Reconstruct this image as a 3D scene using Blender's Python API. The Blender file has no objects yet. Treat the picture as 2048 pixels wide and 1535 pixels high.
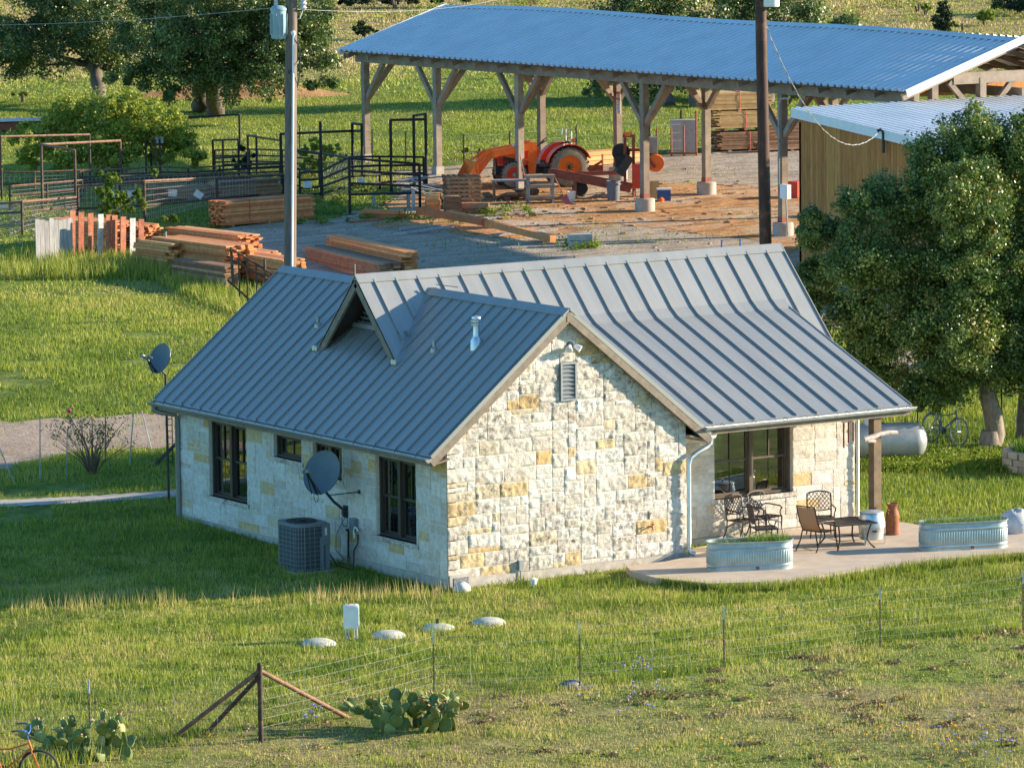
import bpy, bmesh, math, random
import numpy as np
from mathutils import Vector, Matrix
random.seed(7); RNG = np.random.default_rng(7)
SC = bpy.context.scene; COL = SC.collection
R = math.radians

# ------------------------------------------------------------------ camera model
# surveyed camera: metres, x along the stone gable, y along the long left wall, z up
CAMP = np.array([-50.8794, -81.5961, 15.7948]); YAW, PITCH, ROLL, FOC = .5718, .1215, -.0111, 9444.9
_fw = np.array([math.sin(YAW)*math.cos(PITCH), math.cos(YAW)*math.cos(PITCH), -math.sin(PITCH)])
_r = np.array([math.cos(YAW), -math.sin(YAW), 0.0]); _u = np.cross(_r, _fw)
RT = _r*math.cos(ROLL)+_u*math.sin(ROLL); UP = -_r*math.sin(ROLL)+_u*math.cos(ROLL)
FH = np.array([math.sin(YAW), math.cos(YAW)])
def ray(px, py): return _fw+RT*(px-1024)/FOC-UP*(py-767.5)/FOC
def onx(px, py, X): d = ray(px, py); return CAMP+d*((X-CAMP[0])/d[0])
def ony(px, py, Y): d = ray(px, py); return CAMP+d*((Y-CAMP[1])/d[1])
def onz(px, py, Z): d = ray(px, py); return CAMP+d*((Z-CAMP[2])/d[2])
def atd(px, py, D): return CAMP+ray(px, py)*D
def depth(p): return float((np.asarray(p)-CAMP) @ _fw)
def gz(x, y):
    """height of the ground: level round the cottage, rising gently behind it"""
    s = (np.asarray(x)-CAMP[0])*FH[0]+(np.asarray(y)-CAMP[1])*FH[1]-104
    return -.25+.042*5*np.logaddexp(0, s/5)
def g1(x, y): return float(gz(x, y))
def gp(px, py):
    """the ground point seen at a spot of the photograph"""
    d = ray(px, py); z = 0.0
    for i in range(50):
        t = (z-CAMP[2])/d[2]; X = CAMP+d*t; z = .5*z+.5*g1(X[0], X[1])
    return np.array([X[0], X[1], g1(X[0], X[1])])
def mpx(p, n): return n*depth(p)/FOC            # n photo pixels at a point, in metres
def colx(px, X):
    lo, hi = -200, 1535
    for i in range(50):
        m = (lo+hi)/2; q = onx(px, m, X)
        if q[2] < gz(q[0], q[1]): hi = m
        else: lo = m
    return q

# ------------------------------------------------------------------ objects
MW = {}
def _world(o): return MW.get(o.name, Matrix.Identity(4))
def thing(name, label, cat, loc=(0, 0, 0), rz=0, group=None, tilt=None):
    o = bpy.data.objects.new(name, None); COL.objects.link(o)
    o.empty_display_size = .2
    o.location = [float(v) for v in loc]; o.rotation_euler = (tilt[0] if tilt else 0, tilt[1] if tilt else 0, rz)
    from mathutils import Euler
    MW[o.name] = Matrix.Translation(o.location) @ Euler(o.rotation_euler).to_matrix().to_4x4()
    o['label'] = label; o['category'] = cat
    if group: o['group'] = group
    return o
def tag(o, label=None, cat=None, group=None, kind=None):
    if label: o['label'] = label
    if cat: o['category'] = cat
    if group: o['group'] = group
    if kind: o['kind'] = kind
    return o
def copytree(o, parent=None, loc=None, rz=None, label=None):
    c = o.copy(); COL.objects.link(c)
    if parent: c.parent = parent
    if loc is not None: c.location = [float(v) for v in loc]
    if rz is not None: c.rotation_euler.z = rz
    if label: c['label'] = label
    if parent is None:
        MW[c.name] = Matrix.Translation(c.location) @ c.rotation_euler.to_matrix().to_4x4()
    else: MW[c.name] = _world(parent)
    for ch in list(o.children): copytree(ch, c)
    return c
def npmesh(name, v, f, mat, tint=None, parent=None, domain='POINT', smooth=False):
    """one mesh object out of arrays; all faces have the same number of corners"""
    me = bpy.data.meshes.new(name); v = np.asarray(v, np.float32); f = np.asarray(f, np.int32)
    k = f.shape[1]; n = len(f)
    me.vertices.add(len(v)); me.vertices.foreach_set('co', v.ravel())
    me.loops.add(n*k); me.loops.foreach_set('vertex_index', f.ravel())
    me.polygons.add(n); me.polygons.foreach_set('loop_start', np.arange(0, n*k, k, dtype=np.int32))
    if smooth: me.polygons.foreach_set('use_smooth', np.ones(n, bool))
    me.update(calc_edges=True)
    if tint is not None:
        a = me.attributes.new('tint', 'FLOAT', domain); a.data.foreach_set('value', np.asarray(tint, np.float32))
    me.materials.append(mat)
    o = bpy.data.objects.new(name, me); COL.objects.link(o)
    if parent: o.parent = parent; MW[o.name] = _world(parent)
    return o

def frame(a, b, up=(0, 0, 1)):
    a = np.asarray(a, float); b = np.asarray(b, float); d = b-a; L = np.linalg.norm(d); d = d/L
    up = np.asarray(up, float)
    if abs(d @ up) > .98: up = np.array([0, 1.0, 0]) if abs(d[1]) < .9 else np.array([1.0, 0, 0])
    s = np.cross(d, up); s /= np.linalg.norm(s); u = np.cross(s, d)
    return a, b, d, s, u, L
class MB:
    """collects boxes, beams, tubes ... and links them as ONE mesh object"""
    def __init__(self): self.v = []; self.f = []; self.t = []; self.M = None
    def add(self, v, f, t=None):
        b = len(self.v)
        if self.M is not None: v = [self.M @ Vector([float(c) for c in p]) for p in v]
        self.v += [tuple(float(c) for c in p) for p in v]
        t = random.random() if t is None else t
        for q in f: self.f.append(tuple(b+i for i in q)); self.t.append(t)
    def box(self, c, s, rz=0, t=None, rx=0, ry=0):
        x, y, z = s[0]/2, s[1]/2, s[2]/2
        v = [(-x, -y, -z), (x, -y, -z), (x, y, -z), (-x, y, -z), (-x, -y, z), (x, -y, z), (x, y, z), (-x, y, z)]
        if rx or ry or rz:
            m = Matrix.Rotation(rz, 3, 'Z') @ Matrix.Rotation(ry, 3, 'Y') @ Matrix.Rotation(rx, 3, 'X'); v = [m @ Vector(p) for p in v]
        self.add([(p[0]+c[0], p[1]+c[1], p[2]+c[2]) for p in v],
                 [(0, 3, 2, 1), (4, 5, 6, 7), (0, 1, 5, 4), (1, 2, 6, 5), (2, 3, 7, 6), (3, 0, 4, 7)], t)
        return self
    def beam(self, a, b, w, h, t=None, up=(0, 0, 1)):
        a, b, d, s, u, L = frame(a, b, up)
        v = [p+s*i*w/2+u*j*h/2 for p in (a, b) for i, j in ((-1, -1), (1, -1), (1, 1), (-1, 1))]
        self.add(v, [(0, 1, 2, 3), (7, 6, 5, 4), (0, 4, 5, 1), (1, 5, 6, 2), (2, 6, 7, 3), (3, 7, 4, 0)], t)
        return self
    def tube(self, a, b, r0, r1=None, n=8, t=None, cap=True):
        r1 = r0 if r1 is None else r1
        a, b, d, s, u, L = frame(a, b)
        cs = [(math.cos(2*math.pi*i/n), math.sin(2*math.pi*i/n)) for i in range(n)]
        v = [a+(s*c+u*q)*r0 for c, q in cs]+[b+(s*c+u*q)*r1 for c, q in cs]
        f = [(i, (i+1) % n, n+(i+1) % n, n+i) for i in range(n)]
        if cap: f += [tuple(range(n-1, -1, -1)), tuple(range(n, 2*n))]
        self.add(v, f, t); return self
    def pipe(self, pts, r, n=6, t=None, closed=False):
        pts = [np.asarray(p, float) for p in pts]; m = len(pts); v = []
        rr = r if isinstance(r, (list, tuple)) else [r]*m
        s = None
        for i, p in enumerate(pts):
            a = pts[(i-1) % m] if (closed or i > 0) else p; b = pts[(i+1) % m] if (closed or i < m-1) else p
            d = b-a; d = d/(np.linalg.norm(d)+1e-12)
            if s is None:
                h = np.array([0, 0, 1.0]) if abs(d[2]) < .9 else np.array([1.0, 0, 0]); s = np.cross(d, h)
            s = s-d*(s @ d); s /= np.linalg.norm(s)+1e-12; u = np.cross(s, d)
            v += [p+(s*math.cos(2*math.pi*k/n)+u*math.sin(2*math.pi*k/n))*rr[i] for k in range(n)]
        f = []
        for i in range(m if closed else m-1):
            j = (i+1) % m
            f += [(i*n+k, i*n+(k+1) % n, j*n+(k+1) % n, j*n+k) for k in range(n)]
        if not closed: f += [tuple(range(n-1, -1, -1)), tuple(range((m-1)*n, m*n))]
        self.add(v, f, t); return self
    def lathe(self, prof, c=(0, 0, 0), n=20, axis=(0, 0, 1), t=None, sx=1, sy=1, cap=True):
        c = np.asarray(c, float); _, _, d, s, u, L = frame(c, c+np.asarray(axis, float))
        v = []; m = len(prof)
        for r, z in prof: v += [c+d*z+(s*math.cos(2*math.pi*k/n)*sx+u*math.sin(2*math.pi*k/n)*sy)*r for k in range(n)]
        f = [(i*n+k, i*n+(k+1) % n, (i+1)*n+(k+1) % n, (i+1)*n+k) for i in range(m-1) for k in range(n)]
        if cap: f += [tuple(range(n-1, -1, -1)), tuple(range((m-1)*n, m*n))]
        self.add(v, f, t); return self
    def prism(self, poly, off, t=None):
        p = [np.asarray(q, float) for q in poly]; o = np.asarray(off, float); n = len(p)
        self.add(p+[q+o for q in p], [tuple(range(n-1, -1, -1)), tuple(range(n, 2*n))]+[(i, (i+1) % n, n+(i+1) % n, n+i) for i in range(n)], t)
        return self
    def sphere(self, c, r, n=10, m=6, t=None, s=(1, 1, 1), jit=0):
        v = []; f = []
        for i in range(m+1):
            th = math.pi*i/m
            for k in range(n):
                ph = 2*math.pi*k/n; q = 1+random.uniform(-jit, jit)
                v.append((c[0]+r*s[0]*q*math.sin(th)*math.cos(ph), c[1]+r*s[1]*q*math.sin(th)*math.sin(ph), c[2]-r*s[2]*q*math.cos(th)))
        for i in range(m):
            for k in range(n): f.append((i*n+k, i*n+(k+1) % n, (i+1)*n+(k+1) % n, (i+1)*n+k))
        self.add(v, f, t); return self
    def build(self, name, mat, parent=None, world=True, smooth=None, recalc=True, cut=None):
        me = bpy.data.meshes.new(name); v = self.v
        if parent is not None and world:
            inv = _world(parent).inverted(); v = [inv @ Vector(p) for p in v]
        me.from_pydata([tuple(p) for p in v], [], self.f)
        a = me.attributes.new('tint', 'FLOAT', 'FACE'); a.data.foreach_set('value', np.asarray(self.t, np.float32))
        if recalc or cut:
            bm = bmesh.new(); bm.from_mesh(me)
            for co, no in (cut or []):
                bmesh.ops.bisect_plane(bm, geom=bm.verts[:]+bm.edges[:]+bm.faces[:], plane_co=co, plane_no=no, clear_outer=True)
            if recalc: bmesh.ops.recalc_face_normals(bm, faces=bm.faces[:])
            bm.to_mesh(me); bm.free()
        me.materials.append(mat)
        if smooth is not None:
            me.shade_smooth()
            me.set_sharp_from_angle(angle=R(smooth))
        o = bpy.data.objects.new(name, me); COL.objects.link(o)
        if parent is not None: o.parent = parent; MW[o.name] = _world(parent)
        return o

# ------------------------------------------------------------------ materials
def hexc(r, g, b):
    """0-255 picture colour to linear"""
    f = lambda c: (c/255/12.92) if c/255 <= .04045 else ((c/255+.055)/1.055)**2.4
    return (f(r), f(g), f(b), 1)
class NT:
    def __init__(self, name):
        self.m = bpy.data.materials.new(name); self.m.use_nodes = True; self.t = self.m.node_tree
        self.t.nodes.clear(); self.out = self.n('ShaderNodeOutputMaterial')
    def n(self, ty, **kw):
        x = self.t.nodes.new(ty)
        for k, v in kw.items(): setattr(x, k, v)
        return x
    def l(self, a, b): self.t.links.new(a, b)
    def pos(self): return self.n('ShaderNodeNewGeometry').outputs['Position']
    def noise(self, scale, detail=3, vec=None, rough=.55, stretch=None):
        x = self.n('ShaderNodeTexNoise'); x.inputs['Scale'].default_value = scale; x.inputs['Detail'].default_value = detail; x.inputs['Roughness'].default_value = rough
        v = vec or self.pos()
        if stretch:
            mp = self.n('ShaderNodeMapping'); mp.inputs['Scale'].default_value = stretch; self.l(v, mp.inputs['Vector']); v = mp.outputs[0]
        self.l(v, x.inputs['Vector']); return x.outputs['Fac']
    def ramp(self, fac, stops):
        x = self.n('ShaderNodeValToRGB'); e = x.color_ramp.elements
        while len(e) < len(stops): e.new(.5)
        for i, (p, c) in enumerate(stops): e[i].position = p; e[i].color = c if len(c) == 4 else (*c, 1)
        self.l(fac, x.inputs[0]); return x.outputs[0]
    def math(self, op, a, b=None, clamp=False):
        x = self.n('ShaderNodeMath', operation=op, use_clamp=clamp)
        for i, v in enumerate((a, b)):
            if v is None: continue
            if isinstance(v, (int, float)): x.inputs[i].default_value = v
            else: self.l(v, x.inputs[i])
        return x.outputs[0]
    def maprange(self, v, a, b, c=0, d=1):
        x = self.n('ShaderNodeMapRange'); x.clamp = True
        for i, q in zip(('From Min', 'From Max', 'To Min', 'To Max'), (a, b, c, d)): x.inputs[i].default_value = q
        self.l(v, x.inputs['Value']); return x.outputs[0]
    def mix(self, fac, a, b, mode='MIX'):
        x = self.n('ShaderNodeMix', data_type='RGBA', blend_type=mode)
        for s, v in ((0, fac), (6, a), (7, b)):
            if isinstance(v, (int, float)): x.inputs[s].default_value = v
            elif isinstance(v, tuple): x.inputs[s].default_value = v
            else: self.l(v, x.inputs[s])
        return x.outputs[2]
    def attr(self, name='tint'): return self.n('ShaderNodeAttribute', attribute_name=name).outputs['Fac']
def mat(name, stops, nv=.18, ns=5, tint=None, patch=None, rough=.7, metal=0, bump=0, bs=40, spec=.4, stretch=None, bdist=.01, rvar=0):
    """stops: one colour, or a colour ramp over each face's own random tint; nv/ns: mottling; patch: stains (colour, scale, lo, hi, amount)"""
    k = NT(name)
    col = k.ramp(k.attr(), stops) if isinstance(stops, list) else None
    if col is None:
        rgb = k.n('ShaderNodeRGB'); rgb.outputs[0].default_value = stops; col = rgb.outputs[0]
    if tint:
        q = k.maprange(k.attr(), 0, 1, 1-tint, 1+tint); col = k.mix(1.0, col, q, 'MULTIPLY')
    if nv:
        q = k.maprange(k.noise(ns, 4, stretch=stretch), .3, .7, 1-nv, 1+nv); col = k.mix(1.0, col, q, 'MULTIPLY')
    for pc in ([patch] if isinstance(patch, tuple) else (patch or [])):
        m = k.maprange(k.noise(pc[1], 5, rough=.65), pc[2], pc[3], 0, pc[4]); col = k.mix(m, col, pc[0])
    b = k.n('ShaderNodeBsdfPrincipled'); k.l(col, b.inputs['Base Color'])
    b.inputs['Roughness'].default_value = rough; b.inputs['Metallic'].default_value = metal; b.inputs['Specular IOR Level'].default_value = spec
    if rvar: k.l(k.maprange(k.noise(ns*.7, 3), .3, .7, max(rough-rvar, .05), rough+rvar), b.inputs['Roughness'])
    if bump:
        bp = k.n('ShaderNodeBump'); bp.inputs['Strength'].default_value = bump; bp.inputs['Distance'].default_value = bdist
        k.l(k.noise(bs, 4, stretch=stretch), bp.inputs['Height']); k.l(bp.outputs[0], b.inputs['Normal'])
    k.l(b.outputs[0], k.out.inputs[0]); return k.m
def leafmat(name, stops, trans=.3, ps=.25, pv=.25, rough=.55, spec=.25):
    """leaves and blades: colour by each leaf's own tint and by slow drifts over the ground, some light passing through"""
    k = NT(name)
    f = k.math('ADD', k.attr(), k.maprange(k.noise(ps, 3), .3, .7, -pv, pv), clamp=True)
    col = k.ramp(f, stops)
    b = k.n('ShaderNodeBsdfPrincipled'); k.l(col, b.inputs['Base Color']); b.inputs['Roughness'].default_value = rough; b.inputs['Specular IOR Level'].default_value = spec
    t = k.n('ShaderNodeBsdfTranslucent'); k.l(k.mix(1.0, col, (1.0, 1.05, .55, 1), 'MULTIPLY'), t.inputs[0])
    m = k.n('ShaderNodeMixShader'); m.inputs[0].default_value = trans
    k.l(b.outputs[0], m.inputs[1]); k.l(t.outputs[0], m.inputs[2]); k.l(m.outputs[0], k.out.inputs[0]); return k.m
def glassmat(name, tintc, rough=.02):
    k = NT(name); b = k.n('ShaderNodeBsdfPrincipled'); b.inputs['Base Color'].default_value = tintc; b.inputs['Roughness'].default_value = rough
    b.inputs['Transmission Weight'].default_value = 0; b.inputs['Specular IOR Level'].default_value = 1.0
    g = k.n('ShaderNodeBsdfTransparent'); g.inputs[0].default_value = (.8, .87, .85, 1)
    gl = k.n('ShaderNodeBsdfGlossy'); gl.inputs['Roughness'].default_value = rough
    fr = k.n('ShaderNodeFresnel'); fr.inputs[0].default_value = 1.7
    m = k.n('ShaderNodeMixShader'); k.l(k.maprange(fr.outputs[0], 0, 1, .22, 1), m.inputs[0]); k.l(g.outputs[0], m.inputs[1]); k.l(gl.outputs[0], m.inputs[2]); k.l(m.outputs[0], k.out.inputs[0])
    return k.m

M = {}
WOODG = [(0, (.20, .16, .125)), (.5, (.30, .245, .19)), (1, (.40, .33, .26))]
M['timber'] = mat('timber', [(0, (.21, .16, .12)), (1, (.31, .245, .19))], nv=.25, ns=3, bump=.3, bs=25, patch=((.12, .08, .05, 1), 1.2, .58, .75, .5))
M['darktimber'] = mat('dark_timber', [(0, (.13, .085, .05)), (1, (.22, .15, .09))], nv=.3, ns=4, bump=.3, bs=25)
M['pole'] = mat('pole_wood', [(0, (.12, .09, .068)), (1, (.15, .11, .085))], nv=.3, ns=2.5, stretch=(6, 6, .5), bump=.4, bs=8)
M['polered'] = mat('creosoted_pole', [(0, (.065, .026, .015)), (1, (.085, .034, .02))], nv=.45, ns=2, stretch=(6, 6, .7), bump=.4, bs=8, patch=((.25, .12, .07, 1), 3, .55, .7, .6))
M['lumber'] = mat('fresh_lumber', [(0, (.40, .115, .038)), (.5, (.58, .215, .07)), (1, (.70, .36, .14))], nv=.18, ns=6, bump=.2, bs=30)
M['lumberdark'] = mat('weathered_lumber', [(0, (.17, .08, .042)), (.5, (.33, .165, .08)), (1, (.45, .27, .155))], nv=.25, ns=5, bump=.2, bs=30)
M['lumbery'] = mat('yellow_lumber', [(0, (.48, .27, .10)), (1, (.66, .42, .18))], nv=.15, ns=5, bump=.2, bs=30)
M['orangeplank'] = mat('orange_plank', [(0, (.60, .26, .09)), (1, (.68, .34, .13))], nv=.2, ns=2)
M['greywood'] = mat('grey_weathered_wood', [(0, (.27, .26, .25)), (1, (.42, .41, .40))], nv=.3, ns=5, stretch=(3, 3, .4), bump=.3, bs=20)
M['paintred'] = mat('faded_red_paint', [(0, (.38, .10, .05)), (1, (.52, .19, .10))], nv=.3, ns=6, patch=((.35, .28, .22, 1), 8, .55, .68, .8))
M['paintwhite'] = mat('chipped_white_paint', (.62, .60, .57, 1), nv=.25, ns=6, patch=((.25, .2, .17, 1), 7, .55, .68, .7))
M['board'] = mat('board_siding', [(0, (.42, .15, .034)), (.5, (.50, .19, .045)), (1, (.58, .25, .065))], nv=.25, ns=3, stretch=(5, 5, .6), bump=.2, bs=12, patch=((.1, .05, .02, 1), 2.5, .66, .74, .6))
M['iron'] = mat('rusted_pipe', [(0, (.055, .038, .03)), (1, (.10, .066, .05))], nv=.35, ns=8, patch=((.32, .17, .10, 1), 3, .52, .68, .5), rough=.75, metal=.2)
M['blackpipe'] = mat('black_pipe', [(0, (.014, .014, .015)), (1, (.025, .024, .025))], nv=.2, ns=8, rough=.55, metal=.3)
M['rustpipe'] = mat('brown_rusty_pipe', (.22, .125, .08, 1), nv=.35, ns=9, patch=((.09, .05, .04, 1), 5, .5, .65, .7), rough=.7, metal=.3)
M['galv'] = mat('galvanised_steel', (.62, .65, .66, 1), nv=.12, ns=8, rough=.38, metal=.85, rvar=.1)
M['galvdull'] = mat('dull_galvanised_steel', (.50, .53, .54, 1), nv=.15, ns=8, rough=.5, metal=.6)
M['white'] = mat('white_plastic', (.80, .80, .79, 1), nv=.06, ns=6, rough=.45)
M['whitemetal'] = mat('white_metal', (.78, .79, .80, 1), nv=.06, ns=6, rough=.4)
M['concrete'] = mat('concrete', (.42, .38, .33, 1), nv=.16, ns=4, bump=.2, bs=60, patch=((.30, .25, .2, 1), 1.1, .5, .7, .45), rough=.9)
M['slab'] = mat('patio_concrete', (.52, .42, .32, 1), nv=.10, ns=3, bump=.1, bs=80, patch=[((.42, .30, .18, 1), .8, .5, .68, .55), ((.7, .62, .5, 1), 1.6, .6, .75, .3)], rough=.9)
M['foundation'] = mat('foundation_concrete', (.45, .40, .35, 1), nv=.2, ns=5, bump=.3, bs=40, rough=.95)
M['block'] = mat('concrete_block', [(0, (.36, .36, .36)), (1, (.45, .45, .44))], nv=.15, ns=12, bump=.3, bs=50, rough=.95)
M['trim'] = mat('weathered_fascia', [(0, (.19, .15, .115)), (1, (.25, .20, .155))], nv=.25, ns=6, bump=.2, bs=30)
M['frame'] = mat('bronze_window_frame', (.12, .088, .062, 1), nv=.12, ns=6, rough=.5)
M['frameb'] = mat('dark_window_frame', (.06, .045, .038, 1), nv=.1, ns=6, rough=.45)
M['curtain'] = mat('curtain_cloth', (.16, .6, .56, 1), nv=.25, ns=6, stretch=(4, 4, .2))
M['interior'] = mat('dim_interior', (.05, .045, .04, 1), nv=.3, ns=2)
M['intwood'] = mat('interior_wood', (.16, .1, .05, 1), nv=.3, ns=5)
M['teal'] = mat('teal_painted_wood', (.25, .5, .42, 1), nv=.15, ns=6)
M['glass'] = glassmat('window_glass', (.8, .9, .9, 1))
M['dish'] = mat('dish_grey', (.085, .125, .15, 1), nv=.08, ns=4, rough=.45)
M['darkmetal'] = mat('dark_metal', (.05, .055, .06, 1), nv=.15, ns=8, rough=.45, metal=.4)
M['greymetal'] = mat('grey_metal', (.30, .32, .34, 1), nv=.12, ns=8, rough=.45, metal=.3)
M['acgrille'] = mat('unit_grille', (.06, .066, .075, 1), nv=.2, ns=30, rough=.6)
M['acbody'] = mat('unit_body', (.17, .195, .215, 1), nv=.08, ns=6, rough=.45)
M['castiron'] = mat('bronze_cast_metal', (.055, .045, .042, 1), nv=.2, ns=12, rough=.4, metal=.5)
M['sling'] = mat('tan_sling_fabric', (.36, .21, .12, 1), nv=.1, ns=60, rough=.8)
M['rustcan'] = mat('rusty_milk_can', (.30, .105, .045, 1), nv=.3, ns=9, patch=((.14, .05, .03, 1), 6, .52, .7, .7), rough=.7)
M['tank'] = mat('weathered_tank_paint', (.38, .39, .385, 1), nv=.12, ns=3, patch=((.24, .25, .25, 1), 4, .48, .7, .6), rough=.45, metal=.25)
M['limestone'] = mat('pale_limestone', (.60, .58, .55, 1), nv=.2, ns=5, bump=.6, bs=14, patch=((.25, .24, .23, 1), 3, .55, .75, .6), rough=.95)
M['driftwood'] = mat('driftwood', (.52, .45, .40, 1), nv=.25, ns=9, bump=.4, bs=30)
M['copper'] = mat('rust_brown_metal', (.20, .07, .035, 1), nv=.2, ns=9, rough=.5, metal=.4)
M['orange'] = mat('orange_paint', (.86, .17, .016, 1), nv=.1, ns=5, rough=.38, spec=.5, patch=((.45, .2, .1, 1), 5, .6, .75, .5))
M['red'] = mat('red_paint', (.68, .05, .02, 1), nv=.1, ns=5, rough=.35, spec=.5)
M['tyre'] = mat('tyre_rubber', (.04, .038, .036, 1), nv=.3, ns=8, rough=.85)
M['tyredust'] = mat('dusty_tyre_wall', (.24, .20, .15, 1), nv=.25, ns=8, rough=.9)
M['black'] = mat('black_plastic', (.02, .02, .022, 1), nv=.2, ns=8, rough=.5)
M['rustred'] = mat('red_oxide_steel', [(0, (.26, .065, .035)), (1, (.33, .09, .05))], nv=.25, ns=6, rough=.6)
M['bluegrey'] = mat('bin_plastic', (.13, .145, .175, 1), nv=.1, ns=5, rough=.5)
M['blueplastic'] = mat('blue_plastic', (.03, .10, .30, 1), nv=.1, ns=5, rough=.45)
M['brightblue'] = mat('blue_paint', (.03, .13, .42, 1), nv=.15, ns=5, rough=.4)
M['steel'] = mat('bare_steel', (.45, .46, .47, 1), nv=.15, ns=10, rough=.35, metal=.9)
M['cable'] = mat('cable', (.03, .03, .033, 1), nv=.1, ns=10, rough=.6)
M['alucable'] = mat('service_cable', (.34, .34, .34, 1), nv=.3, ns=6, rough=.5)
M['wire'] = mat('fence_wire', (.55, .56, .55, 1), nv=.1, ns=10, rough=.5, metal=.3)
M['meshwire'] = mat('panel_wire', (.40, .35, .32, 1), nv=.2, ns=10, rough=.6, metal=.2)
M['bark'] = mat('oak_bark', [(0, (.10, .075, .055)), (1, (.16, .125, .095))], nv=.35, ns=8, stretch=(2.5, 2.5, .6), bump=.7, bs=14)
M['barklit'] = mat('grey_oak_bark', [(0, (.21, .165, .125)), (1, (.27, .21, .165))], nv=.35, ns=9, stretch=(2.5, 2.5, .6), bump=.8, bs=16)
M['twig'] = mat('twig', (.16, .10, .075, 1), nv=.2, ns=8)
M['strap'] = mat('red_strap', (.62, .06, .05, 1), nv=.1, ns=8)
M['plate'] = mat('pale_plate', (.62, .62, .60, 1), nv=.12, ns=8, rough=.5)
M['transformer'] = mat('transformer_paint', (.28, .40, .44, 1), nv=.08, ns=5, rough=.4)
M['porcelain'] = mat('porcelain', (.55, .56, .57, 1), nv=.05, ns=5, rough=.2)
M['plaque'] = mat('grey_plaque', (.17, .18, .19, 1), nv=.5, ns=28)
M['soil'] = mat('planter_soil', (.10, .07, .045, 1), nv=.3, ns=10)
M['shale'] = mat('stone_bed_wall', [(0, (.28, .23, .19)), (1, (.38, .33, .27))], nv=.2, ns=6, bump=.5, bs=12)
M['tpost'] = mat('steel_post_paint', [(0, (.16, .09, .06)), (1, (.40, .22, .15))], nv=.15, ns=9)
M['pinkcloth'] = mat('red_shovel_blade', (.50, .11, .10, 1), nv=.15, ns=8)
def roofmetal(name, base, rough, metal, spec=.5, stretch=None):
    return mat(name, base, nv=.07, ns=.9, stretch=stretch, rough=rough, metal=metal, spec=spec, rvar=.06, bump=.10, bs=1.5, bdist=.02, patch=((base[0]*.8, base[1]*.8, base[2]*.8, 1), 1.5, .55, .8, .25))
M['roof'] = roofmetal('standing_seam_metal', (.345, .35, .335, 1), .38, .45, stretch=(.25, 5, .25))
M['roofx'] = roofmetal('standing_seam_metal_front', (.355, .355, .335, 1), .40, .35, stretch=(5, .25, .25))
M['galvroof'] = roofmetal('ribbed_galvanised_roofing', (.60, .63, .66, 1), .42, .12)
M['gutter'] = mat('gutter_metal', (.38, .37, .36, 1), nv=.08, ns=4, rough=.35, metal=.5)
# split-face limestone: each block its own tone
def stonemat(name, bright, stain=1.0):
    k = NT(name); t = k.attr()
    col = k.ramp(t, [(0, (.56*bright, .50*bright, .43*bright)), (.35, (.64*bright, .585*bright, .51*bright)), (.6, (.70*bright, .66*bright, .60*bright)), (.74, (.60*bright, .58*bright, .54*bright)),
                     (.82, (.62*bright, .52*bright, .37*bright)), (.9, (.62*bright, .47*bright, .27*bright)), (1, (.60*bright, .40*bright, .18*bright))])
    col = k.mix(1.0, col, k.maprange(k.noise(9, 5), .3, .7, .82, 1.12), 'MULTIPLY')
    st = k.maprange(k.noise(6, 6, rough=.78), .46, .62, 0, 1)
    pt = k.maprange(k.noise(.7, 2), .38, .56, .15, .95)
    col = k.mix(k.math('MULTIPLY', k.math('MULTIPLY', st, pt), stain), col, (.17, .155, .13, 1))
    rs = k.maprange(k.noise(3.1, 4, stretch=(1, 1, 1.4)), .60, .72, 0, .45); col = k.mix(rs, col, (.55, .33, .14, 1))
    b = k.n('ShaderNodeBsdfPrincipled'); k.l(col, b.inputs['Base Color']); b.inputs['Roughness'].default_value = .92; b.inputs['Specular IOR Level'].default_value = .15
    bp = k.n('ShaderNodeBump'); bp.inputs['Strength'].default_value = .8; bp.inputs['Distance'].default_value = .03
    k.l(k.noise(20, 5, rough=.7), bp.inputs['Height']); k.l(bp.outputs[0], b.inputs['Normal']); k.l(b.outputs[0], k.out.inputs[0]); return k.m
M['stone'] = stonemat('split_face_limestone', 1.08)
M['stoneclean'] = stonemat('clean_split_face_limestone', 1.08, .18)
M['mortar'] = mat('pale_mortar', (.70, .66, .58, 1), nv=.15, ns=14, bump=.3, bs=40, rough=.95)

# ------------------------------------------------------------------ camera, sun and sky
cam = bpy.data.cameras.new('camera'); co = bpy.data.objects.new('camera', cam); COL.objects.link(co)
cam.sensor_width = 36; cam.lens = FOC/2048*36; cam.clip_start = 1; cam.clip_end = 3000
co.matrix_world = Matrix(((RT[0], UP[0], -_fw[0], CAMP[0]), (RT[1], UP[1], -_fw[1], CAMP[1]), (RT[2], UP[2], -_fw[2], CAMP[2]), (0, 0, 0, 1)))
SC.camera = co
SUN_EL, SUN_TRAVEL = R(16.5), R(157.5)
sd = Vector((math.cos(SUN_TRAVEL)*math.cos(SUN_EL), math.sin(SUN_TRAVEL)*math.cos(SUN_EL), -math.sin(SUN_EL)))
sl = bpy.data.lights.new('sun', 'SUN'); sl.energy = 5.0; sl.angle = R(.5); sl.color = (1, .84, .63)
so = bpy.data.objects.new('sun', sl); COL.objects.link(so); so.rotation_euler = sd.to_track_quat('-Z', 'Y').to_euler(); so.location = (40, -40, 60)
w = bpy.data.worlds.new('World'); SC.world = w; w.use_nodes = True; nt = w.node_tree
sky = nt.nodes.new('ShaderNodeTexSky'); sky.sky_type = 'NISHITA'; sky.sun_disc = False; sky.sun_elevation = SUN_EL; sky.sun_rotation = math.atan2(-sd.x, -sd.y)
sky.altitude = 300; sky.ozone_density = 2.0; sky.dust_density = .3
bg = nt.nodes['Background']; bg.inputs[1].default_value = .11
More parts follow.
